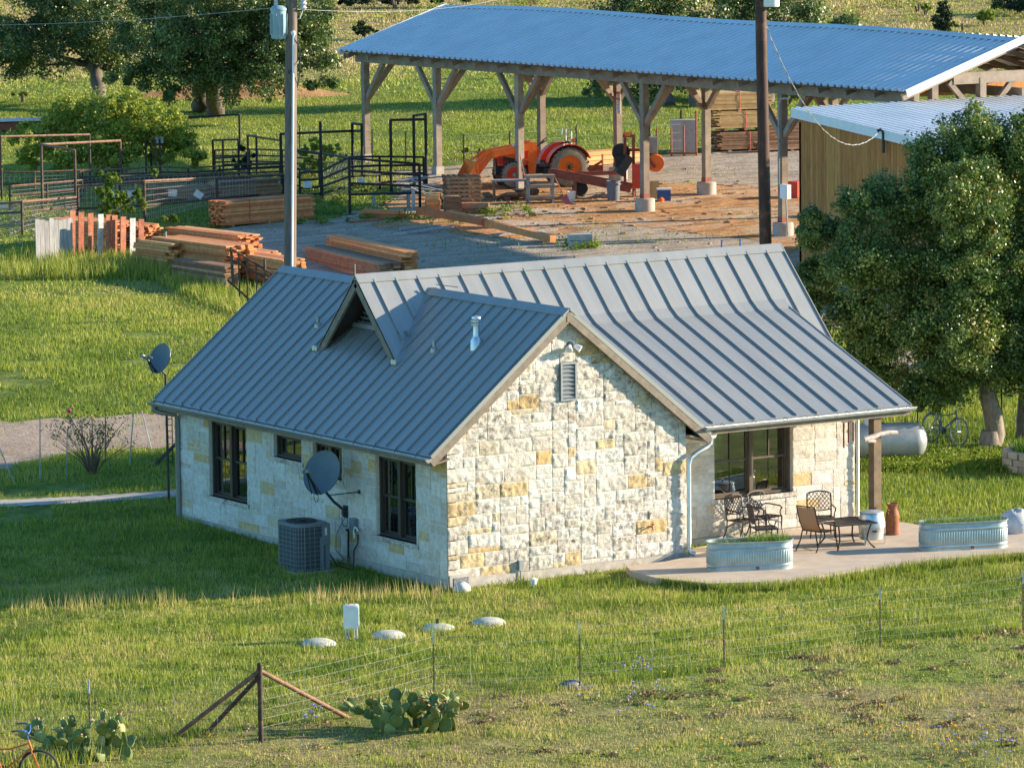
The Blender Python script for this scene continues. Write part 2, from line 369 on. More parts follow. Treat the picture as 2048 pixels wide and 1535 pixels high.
tn = nt.nodes.new('ShaderNodeMix'); tn.data_type = 'RGBA'; tn.blend_type = 'MULTIPLY'; tn.inputs[0].default_value = 1; tn.inputs[7].default_value = (.58, .93, 1.10, 1)
nt.links.new(sky.outputs[0], tn.inputs[6]); nt.links.new(tn.outputs[2], bg.inputs[0])
SC.view_settings.view_transform = 'Standard'; SC.view_settings.look = 'None'; SC.view_settings.exposure = 1.25; SC.view_settings.gamma = 1
SC.cycles.max_bounces = 6; SC.cycles.diffuse_bounces = 3; SC.cycles.glossy_bounces = 3; SC.cycles.transparent_max_bounces = 12
SC.cycles.use_denoising = True
# ================================================================== ground, roads, patio, grass
def vnoise(x, y, scale, seed=0):
    x = np.asarray(x)*scale+seed*17.3; y = np.asarray(y)*scale+seed*7.7
    xi = np.floor(x).astype(np.int64); yi = np.floor(y).astype(np.int64); fx = x-xi; fy = y-yi
    fx = fx*fx*(3-2*fx); fy = fy*fy*(3-2*fy)
    def h(a, b):
        n = (a*374761393+b*668265263+seed*144269) & 0xffffffff; n = ((n ^ (n >> 13))*1274126177) & 0xffffffff
        return ((n ^ (n >> 16)) & 0xffff)/65535.0
    return (h(xi, yi)*(1-fx)+h(xi+1, yi)*fx)*(1-fy)+(h(xi, yi+1)*(1-fx)+h(xi+1, yi+1)*fx)*fy
def fbm(x, y, s, seed=0): return .55*vnoise(x, y, s, seed)+.3*vnoise(x, y, s*2.3, seed+3)+.15*vnoise(x, y, s*5.1, seed+5)
def pip(x, y, poly):
    x = np.asarray(x); y = np.asarray(y); ins = np.zeros(x.shape, bool); n = len(poly)
    for i in range(n):
        x0, y0 = poly[i]; x1, y1 = poly[(i+1) % n]
        if y0 == y1: continue
        c = ((y0 > y) != (y1 > y)) & (x < (x1-x0)*(y-y0)/(y1-y0)+x0); ins ^= c
    return ins
def gpoly(px): return [tuple(gp(*p)[:2]) for p in px]
def sr(x, y): return (x-CAMP[0])*FH[0]+(y-CAMP[1])*FH[1], (x-CAMP[0])*FH[1]-(y-CAMP[1])*FH[0]
def xy(s, r): return CAMP[0]+s*FH[0]+r*FH[1], CAMP[1]+s*FH[1]-r*FH[0]

ROAD = gpoly([(-500, 892), (-300, 872), (0, 846), (330, 829), (900, 778), (1750, 692), (2048, 668), (2500, 632), (2500, 690), (2048, 733), (1760, 752), (900, 850), (330, 893), (130, 903), (60, 922), (0, 938), (-300, 975), (-500, 1000)])
PATH = gpoly([(-300, 1034), (0, 1001), (200, 991), (372, 979), (372, 993), (200, 1004), (0, 1015), (-300, 1050)])
YARD = gpoly([(330, 470), (520, 447), (640, 440), (700, 432), (780, 400), (800, 345), (905, 328), (960, 322), (1180, 318), (1330, 308), (1590, 292), (1750, 290), (2100, 420), (2200, 560), (1700, 655), (1300, 640), (640, 620), (560, 590), (500, 520), (430, 490)])
DIRT = gpoly([(690, 432), (850, 385), (880, 368), (935, 352), (1130, 350), (1330, 366), (1450, 368), (1620, 372), (1640, 470), (1560, 500), (1380, 468), (1250, 452), (1180, 470), (1040, 478), (900, 470), (780, 450)])
PATIO_PX = [(1378, 1112), (1330, 1122), (1252, 1131), (1262, 1141), (1310, 1154), (1420, 1166), (1520, 1163), (1640, 1150), (1760, 1132), (1850, 1120), (1960, 1110), (2060, 1103), (2150, 1092), (2150, 1066), (2040, 1066), (1960, 1062), (1890, 1057), (1850, 1051), (1810, 1044), (1770, 1041), (1742, 1034), (1712, 1036), (1388, 1095)]
PATIO = [tuple(onz(*p, -.05)[:2]) for p in PATIO_PX]
HOUSE = [(-.05, 0), (6, 0), (6, 1.5), (11.6, 1.5), (11.6, 11), (6, 11.4), (-.05, 11.4)]

def groundmat():
    k = NT('meadow_ground'); P = k.pos()
    n1 = k.noise(.12, 4); n2 = k.noise(1.3, 5, rough=.65); n3 = k.noise(9, 4, rough=.7)
    col = k.ramp(n2, [(.3, (.08, .12, .025)), (.5, (.16, .21, .04)), (.7, (.27, .29, .075))])
    sp = k.n('ShaderNodeVectorMath', operation='DOT_PRODUCT'); k.l(P, sp.inputs[0]); sp.inputs[1].default_value = (FH[0], FH[1], 0)
    s0 = float(CAMP[:2] @ FH)
    far = k.maprange(sp.outputs['Value'], 200+s0, 232+s0, 0, .32)
    near = k.maprange(sp.outputs['Value'], 88+s0, 84+s0, 0, .2)
    dry = k.maprange(k.math('ADD', k.math('ADD', n1, far), near), .55, .72, 0, .85)
    tan = k.ramp(n2, [(.3, (.20, .15, .07)), (.7, (.36, .28, .14))])
    col = k.mix(dry, col, tan)
    col = k.mix(k.maprange(k.noise(.45, 5, rough=.7), .60, .68, 0, .55), col, (.10, .075, .045, 1))
    col = k.mix(1.0, col, k.maprange(n3, .3, .7, .65, 1.35), 'MULTIPLY')
    b = k.n('ShaderNodeBsdfPrincipled'); k.l(col, b.inputs['Base Color']); b.inputs['Roughness'].default_value = .95; b.inputs['Specular IOR Level'].default_value = .1
    bp = k.n('ShaderNodeBump'); bp.inputs['Strength'].default_value = .8; bp.inputs['Distance'].default_value = .12; k.l(k.noise(5, 5, rough=.7), bp.inputs['Height']); k.l(bp.outputs[0], b.inputs['Normal'])
    k.l(b.outputs[0], k.out.inputs[0]); return k.m
def gravelmat(name, a, b_, c, streak=0, sc=14, pale=None):
    k = NT(name); n1 = k.noise(.7, 5, rough=.6); n2 = k.noise(sc, 5, rough=.75)
    col = k.ramp(n2, [(.32, a), (.5, b_), (.66, c)])
    col = k.mix(k.maprange(n1, .48, .66, 0, .6), col, tuple(v*.62 for v in b_[:3])+(1,))
    if pale: col = k.mix(k.maprange(k.noise(.32, 5, rough=.65), .46, .60, 0, .85), col, (*pale, 1))
    if streak:
        st = k.noise(.5, 4, stretch=(1, 5, 1)); col = k.mix(k.maprange(st, .5, .62, 0, streak), col, tuple(v*.42 for v in b_[:3])+(1,))
    b = k.n('ShaderNodeBsdfPrincipled'); k.l(col, b.inputs['Base Color']); b.inputs['Roughness'].default_value = .95; b.inputs['Specular IOR Level'].default_value = .1
    bp = k.n('ShaderNodeBump'); bp.inputs['Strength'].default_value = .9; bp.inputs['Distance'].default_value = .05
    k.l(k.math('ADD', n2, k.math('MULTIPLY', k.noise(2.2, 3), 1.6)), bp.inputs['Height']); k.l(bp.outputs[0], b.inputs['Normal']); k.l(b.outputs[0], k.out.inputs[0]); return k.m
M['ground'] = groundmat()
M['road'] = gravelmat('pale_gravel', (.26, .19, .14), (.40, .31, .235), (.52, .42, .33))
M['yard'] = gravelmat('grey_gravel', (.23, .18, .14), (.44, .355, .27), (.62, .53, .42), .45)
M['dirt'] = gravelmat('orange_dirt', (.36, .17, .075), (.55, .29, .13), (.66, .42, .24), .7, 9, (.52, .43, .33))
M['sand'] = gravelmat('orange_sand', (.38, .19, .08), (.52, .28, .12), (.6, .36, .18))

ss = np.concatenate([np.arange(30, 320, 2.0), np.arange(320, 700, 10.0)]); rr = np.arange(-140, 141, 2.5)
S_, R_ = np.meshgrid(ss, rr, indexing='ij'); X_, Y_ = xy(S_, R_*np.maximum(1, S_/240)); Z_ = gz(X_, Y_)
nr = len(rr); idx = np.arange(len(ss)*nr).reshape(len(ss), nr)
fc = np.stack([idx[:-1, :-1], idx[:-1, 1:], idx[1:, 1:], idx[1:, :-1]], -1).reshape(-1, 4)
g = npmesh('ground', np.stack([X_, Y_, Z_], -1).reshape(-1, 3), fc[:, ::-1], M['ground'], smooth=True); tag(g, 'green rolling ranch meadow running up behind the lumber yard', 'ground', kind='structure')

def sheet(name, polys, mat, off, cell=.3, wob=.6, label=None, cat=None, kind='structure', seed=1):
    P = np.array([p for q in polys for p in q]); x0, y0 = P.min(0); x1, y1 = P.max(0)
    gx = np.arange(x0-1, x1+1, cell); gy = np.arange(y0-1, y1+1, cell); A, B = np.meshgrid(gx, gy, indexing='ij')
    cx, cy = A[:-1, :-1]+cell/2, B[:-1, :-1]+cell/2
    wx = cx+(fbm(cx, cy, .5, seed)-.5)*wob*4; wy = cy+(fbm(cx, cy, .5, seed+9)-.5)*wob*4
    ins = np.zeros(cx.shape, bool)
    for q in polys: ins |= pip(wx, wy, q)
    id_ = np.arange(A.size).reshape(A.shape)
    f = np.stack([id_[:-1, :-1], id_[1:, :-1], id_[1:, 1:], id_[:-1, 1:]], -1)[ins]
    u, inv = np.unique(f, return_inverse=True); v = np.stack([A.ravel()[u], B.ravel()[u]], -1)
    v = np.column_stack([v, gz(v[:, 0], v[:, 1])+off]); o = npmesh(name, v, inv.reshape(-1, 4), mat, smooth=True)
    return tag(o, label, cat, kind=kind)
sheet('gravel_road', [ROAD], M['road'], .012, .35, .25, 'pale gravel road passing behind the cottage', 'road', seed=2)
sheet('gravel_yard', [YARD], M['yard'], .012, .4, .7, 'grey gravel lumber yard in front of the open barn', 'yard', seed=3)
sheet('dirt_floor', [DIRT], M['dirt'], .022, .3, .7, 'orange sawdust covered dirt under the open barn', 'dirt', seed=4)
sheet('path', [PATH], M['concrete'], .016, .12, .02, 'narrow concrete path left of the cottage', 'path', seed=5)
pm = MB(); pm.prism([(x, y, -.40) for x, y in PATIO], (0, 0, .35)); o = pm.build('patio', M['slab']); tag(o, 'tan concrete patio beside the stone cottage', 'patio', kind='structure')
mb = MB(); c = gp(470, 190); v = []
for i in range(7):
    for k in range(24):
        a = 2*math.pi*k/24; q = i/6
        v.append((c[0]+math.cos(a)*q*5.5*FH[1]*1.0-math.sin(a)*q*1.8*FH[0]*-1, c[1]-math.cos(a)*q*5.5*FH[0]+math.sin(a)*q*1.8*FH[1], c[2]-.06+(.75*(1-q)**1.2)*(.7+.6*random.random())))
mb.add(v, [(i*24+k, (i+1)*24+k, (i+1)*24+(k+1) % 24, i*24+(k+1) % 24) for i in range(6) for k in range(24)], .5)
tag(mb.build('sand_mound', M['sand'], smooth=80), 'low mound of orange sand behind the spreading oak', 'mound', kind='structure')

# ------------------------------------------------------------------ grass
GR = [(0, (.07, .135, .018)), (.25, (.18, .25, .034)), (.45, (.325, .38, .056)), (.62, (.45, .445, .09)), (.8, (.56, .46, .18)), (1, (.60, .46, .26))]
M['grass'] = leafmat('grass_blades', GR, trans=.35, ps=.35, pv=.16)
def blades(x, y, h, w, t, lean=.35, z=None):
    n = len(x); a = RNG.uniform(0, 2*np.pi, n); b = RNG.uniform(0, 2*np.pi, n); l = h*lean*RNG.uniform(.2, 1.3, n)
    z = gz(x, y)-.01 if z is None else z
    p0 = np.stack([x-np.cos(a)*w/2, y-np.sin(a)*w/2, z], -1); p1 = np.stack([x+np.cos(a)*w/2, y+np.sin(a)*w/2, z], -1)
    p2 = np.stack([x+np.cos(b)*l, y+np.sin(b)*l, z+h], -1)
    return np.stack([p0, p1, p2], 1).reshape(-1, 3), np.repeat(t, 3)
def scatter(s0, s1, dens, margin=1.3):
    w1 = s1*1024/FOC*margin+1; n = int((s1-s0)*2*w1*dens)
    s = RNG.uniform(s0, s1, n); r = RNG.uniform(-w1, w1, n); k = np.abs(r) < s*1024/FOC*margin+.6; return xy(s[k], r[k])
ROADN = ROAD; BLOCK = [PATIO, HOUSE]
def keep(x, y, road=.06, yard=.012):
    k = np.ones(len(x), bool)
    for q in BLOCK: k &= ~pip(x, y, q)
    wx = x+(vnoise(x, y, 1.1, 4)-.5)*.9; wy = y+(vnoise(x, y, 1.1, 5)-.5)*.9
    rn = RNG.uniform(0, 1, len(x))
    k &= ~(pip(wx, wy, ROAD) & (rn > road)); k &= ~(pip(x, y, PATH) & (rn > .01))
    k &= ~((pip(wx, wy, YARD) | pip(wx, wy, DIRT)) & (rn > yard+.12*(vnoise(x, y, .35, 8) > .72)))
    return k
V = []; T = []
def put(x, y, h, w, t, lean=.35):
    v, tt = blades(x, y, h, w, np.clip(t, 0, 1), lean); V.append(v); T.append(tt)
# lawn between the wire fence and the cottage, and the rough strip in front of the fence
x, y = scatter(76, 101, 430); k = keep(x, y); x, y = x[k], y[k]; n = len(x)
fl = -10.45+.35*np.sin(x*.7)+.9*(vnoise(x, y, .5, 2)-.5)
front = y < fl; c = fbm(x, y, .9, 11); f2 = fbm(x, y, .28, 21)
thin = (front & (RNG.uniform(0, 1, n) > .35+.5*c+.15*(x < -5)))
x, y, front, c, f2, fl = [q[~thin] for q in (x, y, front, c, f2, fl)]; n = len(x)
wd = fbm(x, y, 1.7, 14); h = np.where(front, .03+.06*c**1.5, .045+.07*c)*(1+.8*(wd > .6))*RNG.uniform(.6, 1.35, n)
edge = np.exp(-((y-fl)/.5)**2); h = h*(1+.7*edge*c)
dry = np.where(front, .30*np.clip((x+10)/7, 0, 1)+.08, 0)+.12*((x < 1) & (y > -5.5) & (y < -1))
t = .41+(c-.5)*.4+(f2-.5)*.6+dry+.03-.12*(wd > .6)+.16*(wd < .36)+RNG.normal(0, .15, n)+.35*(RNG.uniform(0, 1, n) < .05+.11*front*np.clip((x+10)/8, 0, 1.2))
put(x, y, h, .017, t)
PF = np.array(PATIO[:13]); i_ = RNG.integers(0, 12, 7000); q_ = RNG.uniform(0, 1, 7000)[:, None]; pe = PF[i_]*(1-q_)+PF[i_+1]*q_; pe = pe+np.array([.25, -.97])*RNG.uniform(.0, .45, 7000)[:, None]
k = keep(pe[:, 0], pe[:, 1]); pe = pe[k]; put(pe[:, 0], pe[:, 1], RNG.uniform(.12, .30, len(pe)), .017, np.clip(RNG.normal(.38, .15, len(pe)), 0, 1))
# seeding stalks where the house shadow ends, and thin along the fence
n = 1500; s = RNG.uniform(0, 1, n); xs = -10+s*9.8; ys = .1+(-xs)*.42*1.0+RNG.normal(-.35, .45, n)-.25; k = keep(xs, ys) & (fbm(xs, ys, 1.3, 91) > .54); xs, ys = xs[k], ys[k]
put(xs, ys, RNG.uniform(.15, .42, len(xs)), .016, .86+RNG.normal(0, .06, len(xs)), .25)
x, y = scatter(84, 100, 6); k = keep(x, y) & (y > -10); x, y = x[k], y[k]; put(x, y, RNG.uniform(.2, .36, len(x)), .013, .78+RNG.normal(0, .1, len(x)), .4)
# lawns left of the cottage and behind the patio
x, y = scatter(101, 141, 210); k = keep(x, y); x, y = x[k], y[k]; n = len(x); c = fbm(x, y, .5, 31); f2 = fbm(x, y, .16, 32)
h = (.06+.14*c)*RNG.uniform(.6, 1.3, n); t = .40+(c-.5)*.35+(f2-.5)*.5+RNG.normal(0, .12, n)+.3*(RNG.uniform(0, 1, n) < .05)
bare = (vnoise(x, y, .45, 41) > .78) & (vnoise(x, y, 1.6, 42) > .4); x, y, h, t = [q[~bare] for q in (x, y, h, t)]
put(x, y, h, .026, t)
# taller weeds in front of the pickets and lumber
P1 = gpoly([(0, 500), (330, 490), (380, 540), (560, 600), (480, 640), (300, 560), (0, 560)])
x, y = scatter(128, 150, 200); k = pip(x, y, P1); x, y = x[k], y[k]; n = len(x); put(x, y, RNG.uniform(.2, .55, n)*(.5+fbm(x, y, .6, 51)), .03, .42+RNG.normal(0, .16, n)+.35*(RNG.uniform(0, 1, n) < .12))
# meadow beyond
x, y = scatter(141, 200, 75); k = keep(x, y); x, y = x[k], y[k]; n = len(x); c = fbm(x, y, .4, 61); f2 = fbm(x, y, .09, 62)
put(x, y, (.06+.16*c**2.5)*RNG.uniform(.6, 1.3, n), .045, .38+(c-.5)*.3+(f2-.5)*.55+RNG.normal(0, .11, n)+.3*(RNG.uniform(0, 1, n) < .07), .5)
x, y = scatter(200, 275, 26); n = len(x); c = fbm(x, y, .3, 71); f2 = fbm(x, y, .07, 72); s_, r_ = sr(x, y)
put(x, y, (.06+.30*c**3)*RNG.uniform(.6, 1.3, n), .08, .40+(c-.5)*.3+(f2-.5)*.6+np.clip((s_-198)/34, 0, .5)+RNG.normal(0, .12, n), .5)
V = np.concatenate(V); T = np.concatenate(T)
g = npmesh('grass', V, np.arange(len(V)).reshape(-1, 3), M['grass'], T); tag(g, 'long green and straw coloured meadow grass', 'grass', kind='stuff')
# wild flowers
def flowers(name, spots, mat, label, r=.019):
    mb = MB()
    for px, py in spots:
        p = gp(px, py); h = random.uniform(.12, .28); q = (p[0], p[1], p[2]+h)
        mb.beam(p, q, .008, .008, .0)
        for k in range(5):
            a = k*1.2566+random.random(); mb.box((q[0]+math.cos(a)*r, q[1]+math.sin(a)*r, q[2]), (r*1.3, r*1.1, .012), a, .5+random.random()*.5, random.uniform(-.6, .6), random.uniform(-.6, .6))
    return tag(mb.build(name, mat, recalc=False), label, 'flowers', kind='stuff')
M['yflower'] = mat('orange_petals', [(0, (.07, .12, .02)), (.3, (.07, .12, .02)), (.45, (.80, .33, .015)), (1, (.85, .50, .02))], nv=.1)
M['pflower'] = mat('blue_petals', [(0, (.07, .12, .02)), (.3, (.07, .12, .02)), (.45, (.22, .18, .55)), (1, (.40, .36, .75))], nv=.1)
sy = [(1700+random.gauss(190, 110), 1480+random.gauss(10, 34)) for i in range(52)]+[(1250+random.uniform(0, 340), 1502+random.gauss(8, 14)) for i in range(15)]+[(1328, 1356), (1352, 1352), (1402, 1340), (1492, 1315), (365, 1462), (25, 1525), (1325, 1352), (1288, 1345)]
sp_ = [(1215+random.gauss(60, 45), 1395+random.gauss(0, 18)) for i in range(15)]+[(620+random.gauss(0, 12), 1446+random.gauss(0, 5)) for i in range(9)]+[(1230+random.gauss(40, 30), 1352+random.gauss(0, 7)) for i in range(10)]+[(1960+random.gauss(0, 60), 1495+random.gauss(0, 22)) for i in range(22)]
flowers('wildflowers', sy, M['yflower'], 'orange and yellow wildflowers dotted through the foreground grass'); flowers('wildflowers', sp_, M['pflower'], 'blue lupin spikes scattered in the foreground grass')
# ================================================================== the stone cottage
W_, L_, XP, HR, PL, PR = 6.0, 11.4, 2.94, 5.41, .819, .803
YM, HM, PM, YB, ZB, YE, ZE = 5.64, 5.776, 1.034, 4.44, 4.536, -.16, 2.72
XO, XR, XR2 = 1.26, 12.62, 11.93
LOW = (ZB-ZE)/(YB-YE)
EL, ER = -.476, 6.519
def zA(x): return HR-PL*(XP-x) if x < XP else HR-PR*(x-XP)
def zM(y):
    if y > YM: return HM-PM*(y-YM)
    return HM-PM*(YM-y) if y > YB else ZB-LOW*(YB-y)
def zS(y): return HM-PM*abs(YM-y)
house = thing('stone_cottage', 'pale limestone cottage with grey standing seam metal roof and cross gable', 'house', (3, 5, -.25))

def ashlar(name, O, U, N, w, h, opens, amp, seed, top=None, parent=None, unit=.1, m=None, gold=1.0):
    """random coursed blocks, each with its own split face, in one mesh"""
    rs = random.Random(seed); O, U, N = [np.asarray(q, float) for q in (O, U, N)]
    nu, nz = int(round(w/unit)), int(round(h/unit)); occ = np.zeros((nu+1, nz+1), bool); occ[nu, :] = True; occ[:, nz] = True
    for a, b, c, d in opens: occ[max(0, int(round(a/unit))):int(round(b/unit)), max(0, int(round(c/unit))):int(round(d/unit))] = True
    V = []; F = []; T = []; base = 0
    for j in range(nz):
        for i in range(nu):
            if occ[i, j]: continue
            run = 0
            while not occ[i+run, j]: run += 1
            ww = rs.choice([3, 4, 5, 6, 6, 7, 8]); hh = rs.choice([1, 2, 2, 3, 3, 3])
            if run-ww < 2: ww = run if run <= 8 else run-3
            while hh > 1 and occ[i:i+ww, j:j+hh].any(): hh -= 1
            if hh == 3 and ww < 4 and rs.random() < .5: hh = 2
            occ[i:i+ww, j:j+hh] = True
            u0, u1, z0, z1 = i*unit, (i+ww)*unit, j*unit, (j+hh)*unit
            if top and z0 > max(top(u0), top(u1)): continue
            g = .005; q_ = .030 if amp > .02 else .05; mu = max(3, int((u1-u0)/q_)); mz = max(2, int((z1-z0)/q_))
            us = [u0+g]+list(np.linspace(u0+g+.006, u1-g-.006, mu))+[u1-g]; zs = [z0+g]+list(np.linspace(z0+g+.006, z1-g-.006, mz))+[z1-g]
            A, B = np.meshgrid(us, zs, indexing='ij'); ni, nk = A.shape
            ph = rs.random()*50; lift = rs.uniform(.006, .018)
            tu, tz = rs.uniform(-.03, .03), rs.uniform(-.03, .03)
            D = lift+amp*(1.5*np.abs(vnoise(A+ph, B, 7, seed)-.5)+.9*(vnoise(A+ph, B*1.0, 15, seed+2)-.4)+.35*(vnoise(A+ph, B, 33, seed+4)-.5))+tu*(A-A.mean())+tz*(B-B.mean())
            ed = np.minimum(np.minimum(np.arange(ni)[:, None], ni-1-np.arange(ni)[:, None]), np.minimum(np.arange(nk)[None, :], nk-1-np.arange(nk)[None, :]))
            D = np.where(ed == 0, -.012, np.where(ed == 1, np.minimum(D, lift*.75+amp*.25), D))
            jx = (np.array([[rs.uniform(-1, 1) for _ in range(nk)] for _ in range(ni)]))*.006*(ed > 1)
            if top:
                lim = np.array([[top(a) for a in row] for row in A]); B = np.minimum(B, lim)
            P = O+A[..., None]*U+(B+jx)[..., None]*np.array([0, 0, 1.0])+D[..., None]*N
            V.append(P.reshape(-1, 3)); id_ = base+np.arange(ni*nk).reshape(ni, nk)
            F.append(np.stack([id_[:-1, :-1], id_[1:, :-1], id_[1:, 1:], id_[:-1, 1:]], -1).reshape(-1, 4)); base += ni*nk
            t = rs.uniform(.78, 1) if rs.random() < .12*gold else rs.random()*.78
            T.append(np.full(ni*nk, t))
    V = np.concatenate(V); F = np.concatenate(F); T = np.concatenate(T)
    if np.cross(U, [0, 0, 1.0]) @ N < 0: F = F[:, ::-1]
    inv = np.array(_world(parent).inverted()); V = V @ inv[:3, :3].T+inv[:3, 3]
    o = npmesh(name, V, F, m or M['stone'], T, parent); o.data.shade_smooth(); o.data.set_sharp_from_angle(angle=R(28)); return o
def backing(O, U, N, w, h, opens, th=.22, top=None):
    """the wall behind the stones, with its openings"""
    mb = MB(); O, U, N = [np.asarray(q, float) for q in (O, U, N)]
    us = sorted({0, w, *[q for o in opens for q in o[:2]]}); zs = sorted({0, h, *[q for o in opens for q in o[2:]]})
    for i in range(len(us)-1):
        for j in range(len(zs)-1):
            a, b, c, d = us[i], us[i+1], zs[j], zs[j+1]
            if any(o[0] <= a and b <= o[1] and o[2] <= c and d <= o[3] for o in opens): continue
            mb.prism([O+U*a+np.array([0, 0, c]), O+U*b+np.array([0, 0, c]), O+U*b+np.array([0, 0, d]), O+U*a+np.array([0, 0, d])], -N*th, .5)
    return mb
# openings (along wall, up)
LWIN = [(8.3, 10.0, .6, 2.3), (5.9, 7.1, 1.8, 2.3), (4.2, 5.4, 1.6, 2.3), (1.2, 2.8, .6, 2.3)]
GVENT = (2.8, 3.2, 3.5, 4.3)
PWIN = (1.8, 3.9, .8, 2.4)          # from x = 6
gtop = lambda u: min(zA(u), HR)-.10
wl = backing((0, L_, 0), (0, -1, 0), (-1, 0, 0), L_, 2.78, [(L_-b, L_-a, c, d) for a, b, c, d in LWIN]).build('wall', M['mortar'], house)
ashlar('stonework', (0, L_, 0), (0, -1, 0), (-1, 0, 0), L_, 2.7, [(L_-b, L_-a, c, d) for a, b, c, d in LWIN]+[(L_-b-.1, L_-a+.1, c-.1, c) for a, b, c, d in LWIN], .012, 5, parent=wl, gold=.9, m=M['stoneclean'])
# soldier course of thin stones under each sill
for a, b, c, d in LWIN:
    mb = MB(); q = a-.1
    while q < b+.1: mb.box((-.012, q+.04, c-.05), (.055, .072, .095), t=random.random()*.5); q += .08
    mb.build('sill_stones', M['stone'], wl)
gb = MB(); gb.prism([(.002, .0, 0), (W_, .0, 0), (W_, .0, gtop(W_)), (XP, .0, HR-.1), (.002, .0, gtop(0))], (0, .22, 0), .5)
gw = gb.build('wall', M['mortar'], house)
ashlar('stonework', (.0, 0, 0), (1, 0, 0), (0, -1, 0), W_, 5.4, [GVENT], .024, 23, top=gtop, parent=gw)
pw = backing((6, 1.5, 0), (1, 0, 0), (0, -1, 0), 5.6, 3.2, [PWIN]).build('wall', M['mortar'], house)
ashlar('stonework', (6, 1.5, 0), (1, 0, 0), (0, -1, 0), 5.6, 3.1, [PWIN, (PWIN[0]-.1, PWIN[1]+.1, PWIN[2]-.1, PWIN[2])], .020, 41, parent=pw, gold=.5, m=M['stoneclean'])
mb = MB()
q = PWIN[0]-.1
while q < PWIN[1]+.05: mb.box((6+q+.13, 1.49, PWIN[2]-.05), (.25, .07, .095), t=random.random()*.5); q += .26
mb.build('sill_stones', M['stone'], pw)
mb = MB(); mb.box((11.49, 6.1, 1.5), (.22, 9.0, 3.0)); mb.box((3, L_-.11, 1.5), (5.95, .2, 3.0)); mb.box((9, 10.5, 1.5), (5.2, .2, 3.0)); mb.box((5.89, .86, 1.35), (.22, 1.27, 2.7))
for x0, x1 in ((.05, 5.95),): mb.prism([(x0, L_-.21, 2.9), (x1, L_-.21, 2.75), (XP, L_-.21, HR-.12)], (0, .2, 0), .5)
mb.build('wall', M['mortar'], house)
mb = MB(); mb.box((3, 5.7, -.2), (6.06, 11.46, .4)); mb.box((8.9, 6, -.2), (5.5, 9.04, .38)); mb.build('foundation', M['foundation'], house)
# dim rooms behind the panes
mb = MB(); mb.box((8.7, 4.6, .02), (5.3, 6, .03)); mb.box((2.9, 5.7, .02), (5.4, 11, .03)); mb.box((8.7, 6.4, 1.4), (5.3, .1, 2.8)); mb.box((2.6, 5.7, 1.4), (.1, 11, 2.8)); mb.build('room', M['interior'], house)
mb = MB(); mb.box((8.9, 3.1, .74), (1.9, .9, .05)); mb.beam((8.2, 2.9, 0), (8.2, 2.9, .72), .08, .08); mb.beam((9.6, 2.9, 0), (9.6, 2.9, .72), .08, .08); mb.box((9.3, 2.3, .5), (.4, .4, .04))
for i in range(5): mb.tube((9.14+.08*i, 2.45, .5), (9.1+.1*i, 2.5, 1.25), .012, n=5)
mb.pipe([(9.08, 2.5, .9), (9.12, 2.5, 1.2), (9.3, 2.5, 1.32), (9.48, 2.5, 1.2), (9.52, 2.5, .9)], .018); mb.build('dining_set', M['intwood'], house)
mb = MB()
for a, b in ((-.16, -.16), (.16, -.16), (.16, .16), (-.16, .16)): mb.tube((8.25+a, 2.1+b, .03), (8.25+a*.6, 2.1+b*.6, .68), .022, n=6)
mb.lathe([(0, .66), (.18, .66), (.18, .72), (0, .72)], (8.25, 2.1, 0), 12); mb.pipe([(8.1, 2.15, .72), (8.05, 2.2, 1.25), (8.16, 2.2, 1.45), (8.32, 2.2, 1.4), (8.34, 2.15, .72)], .022, 6); mb.build('stool', M['teal'], house)

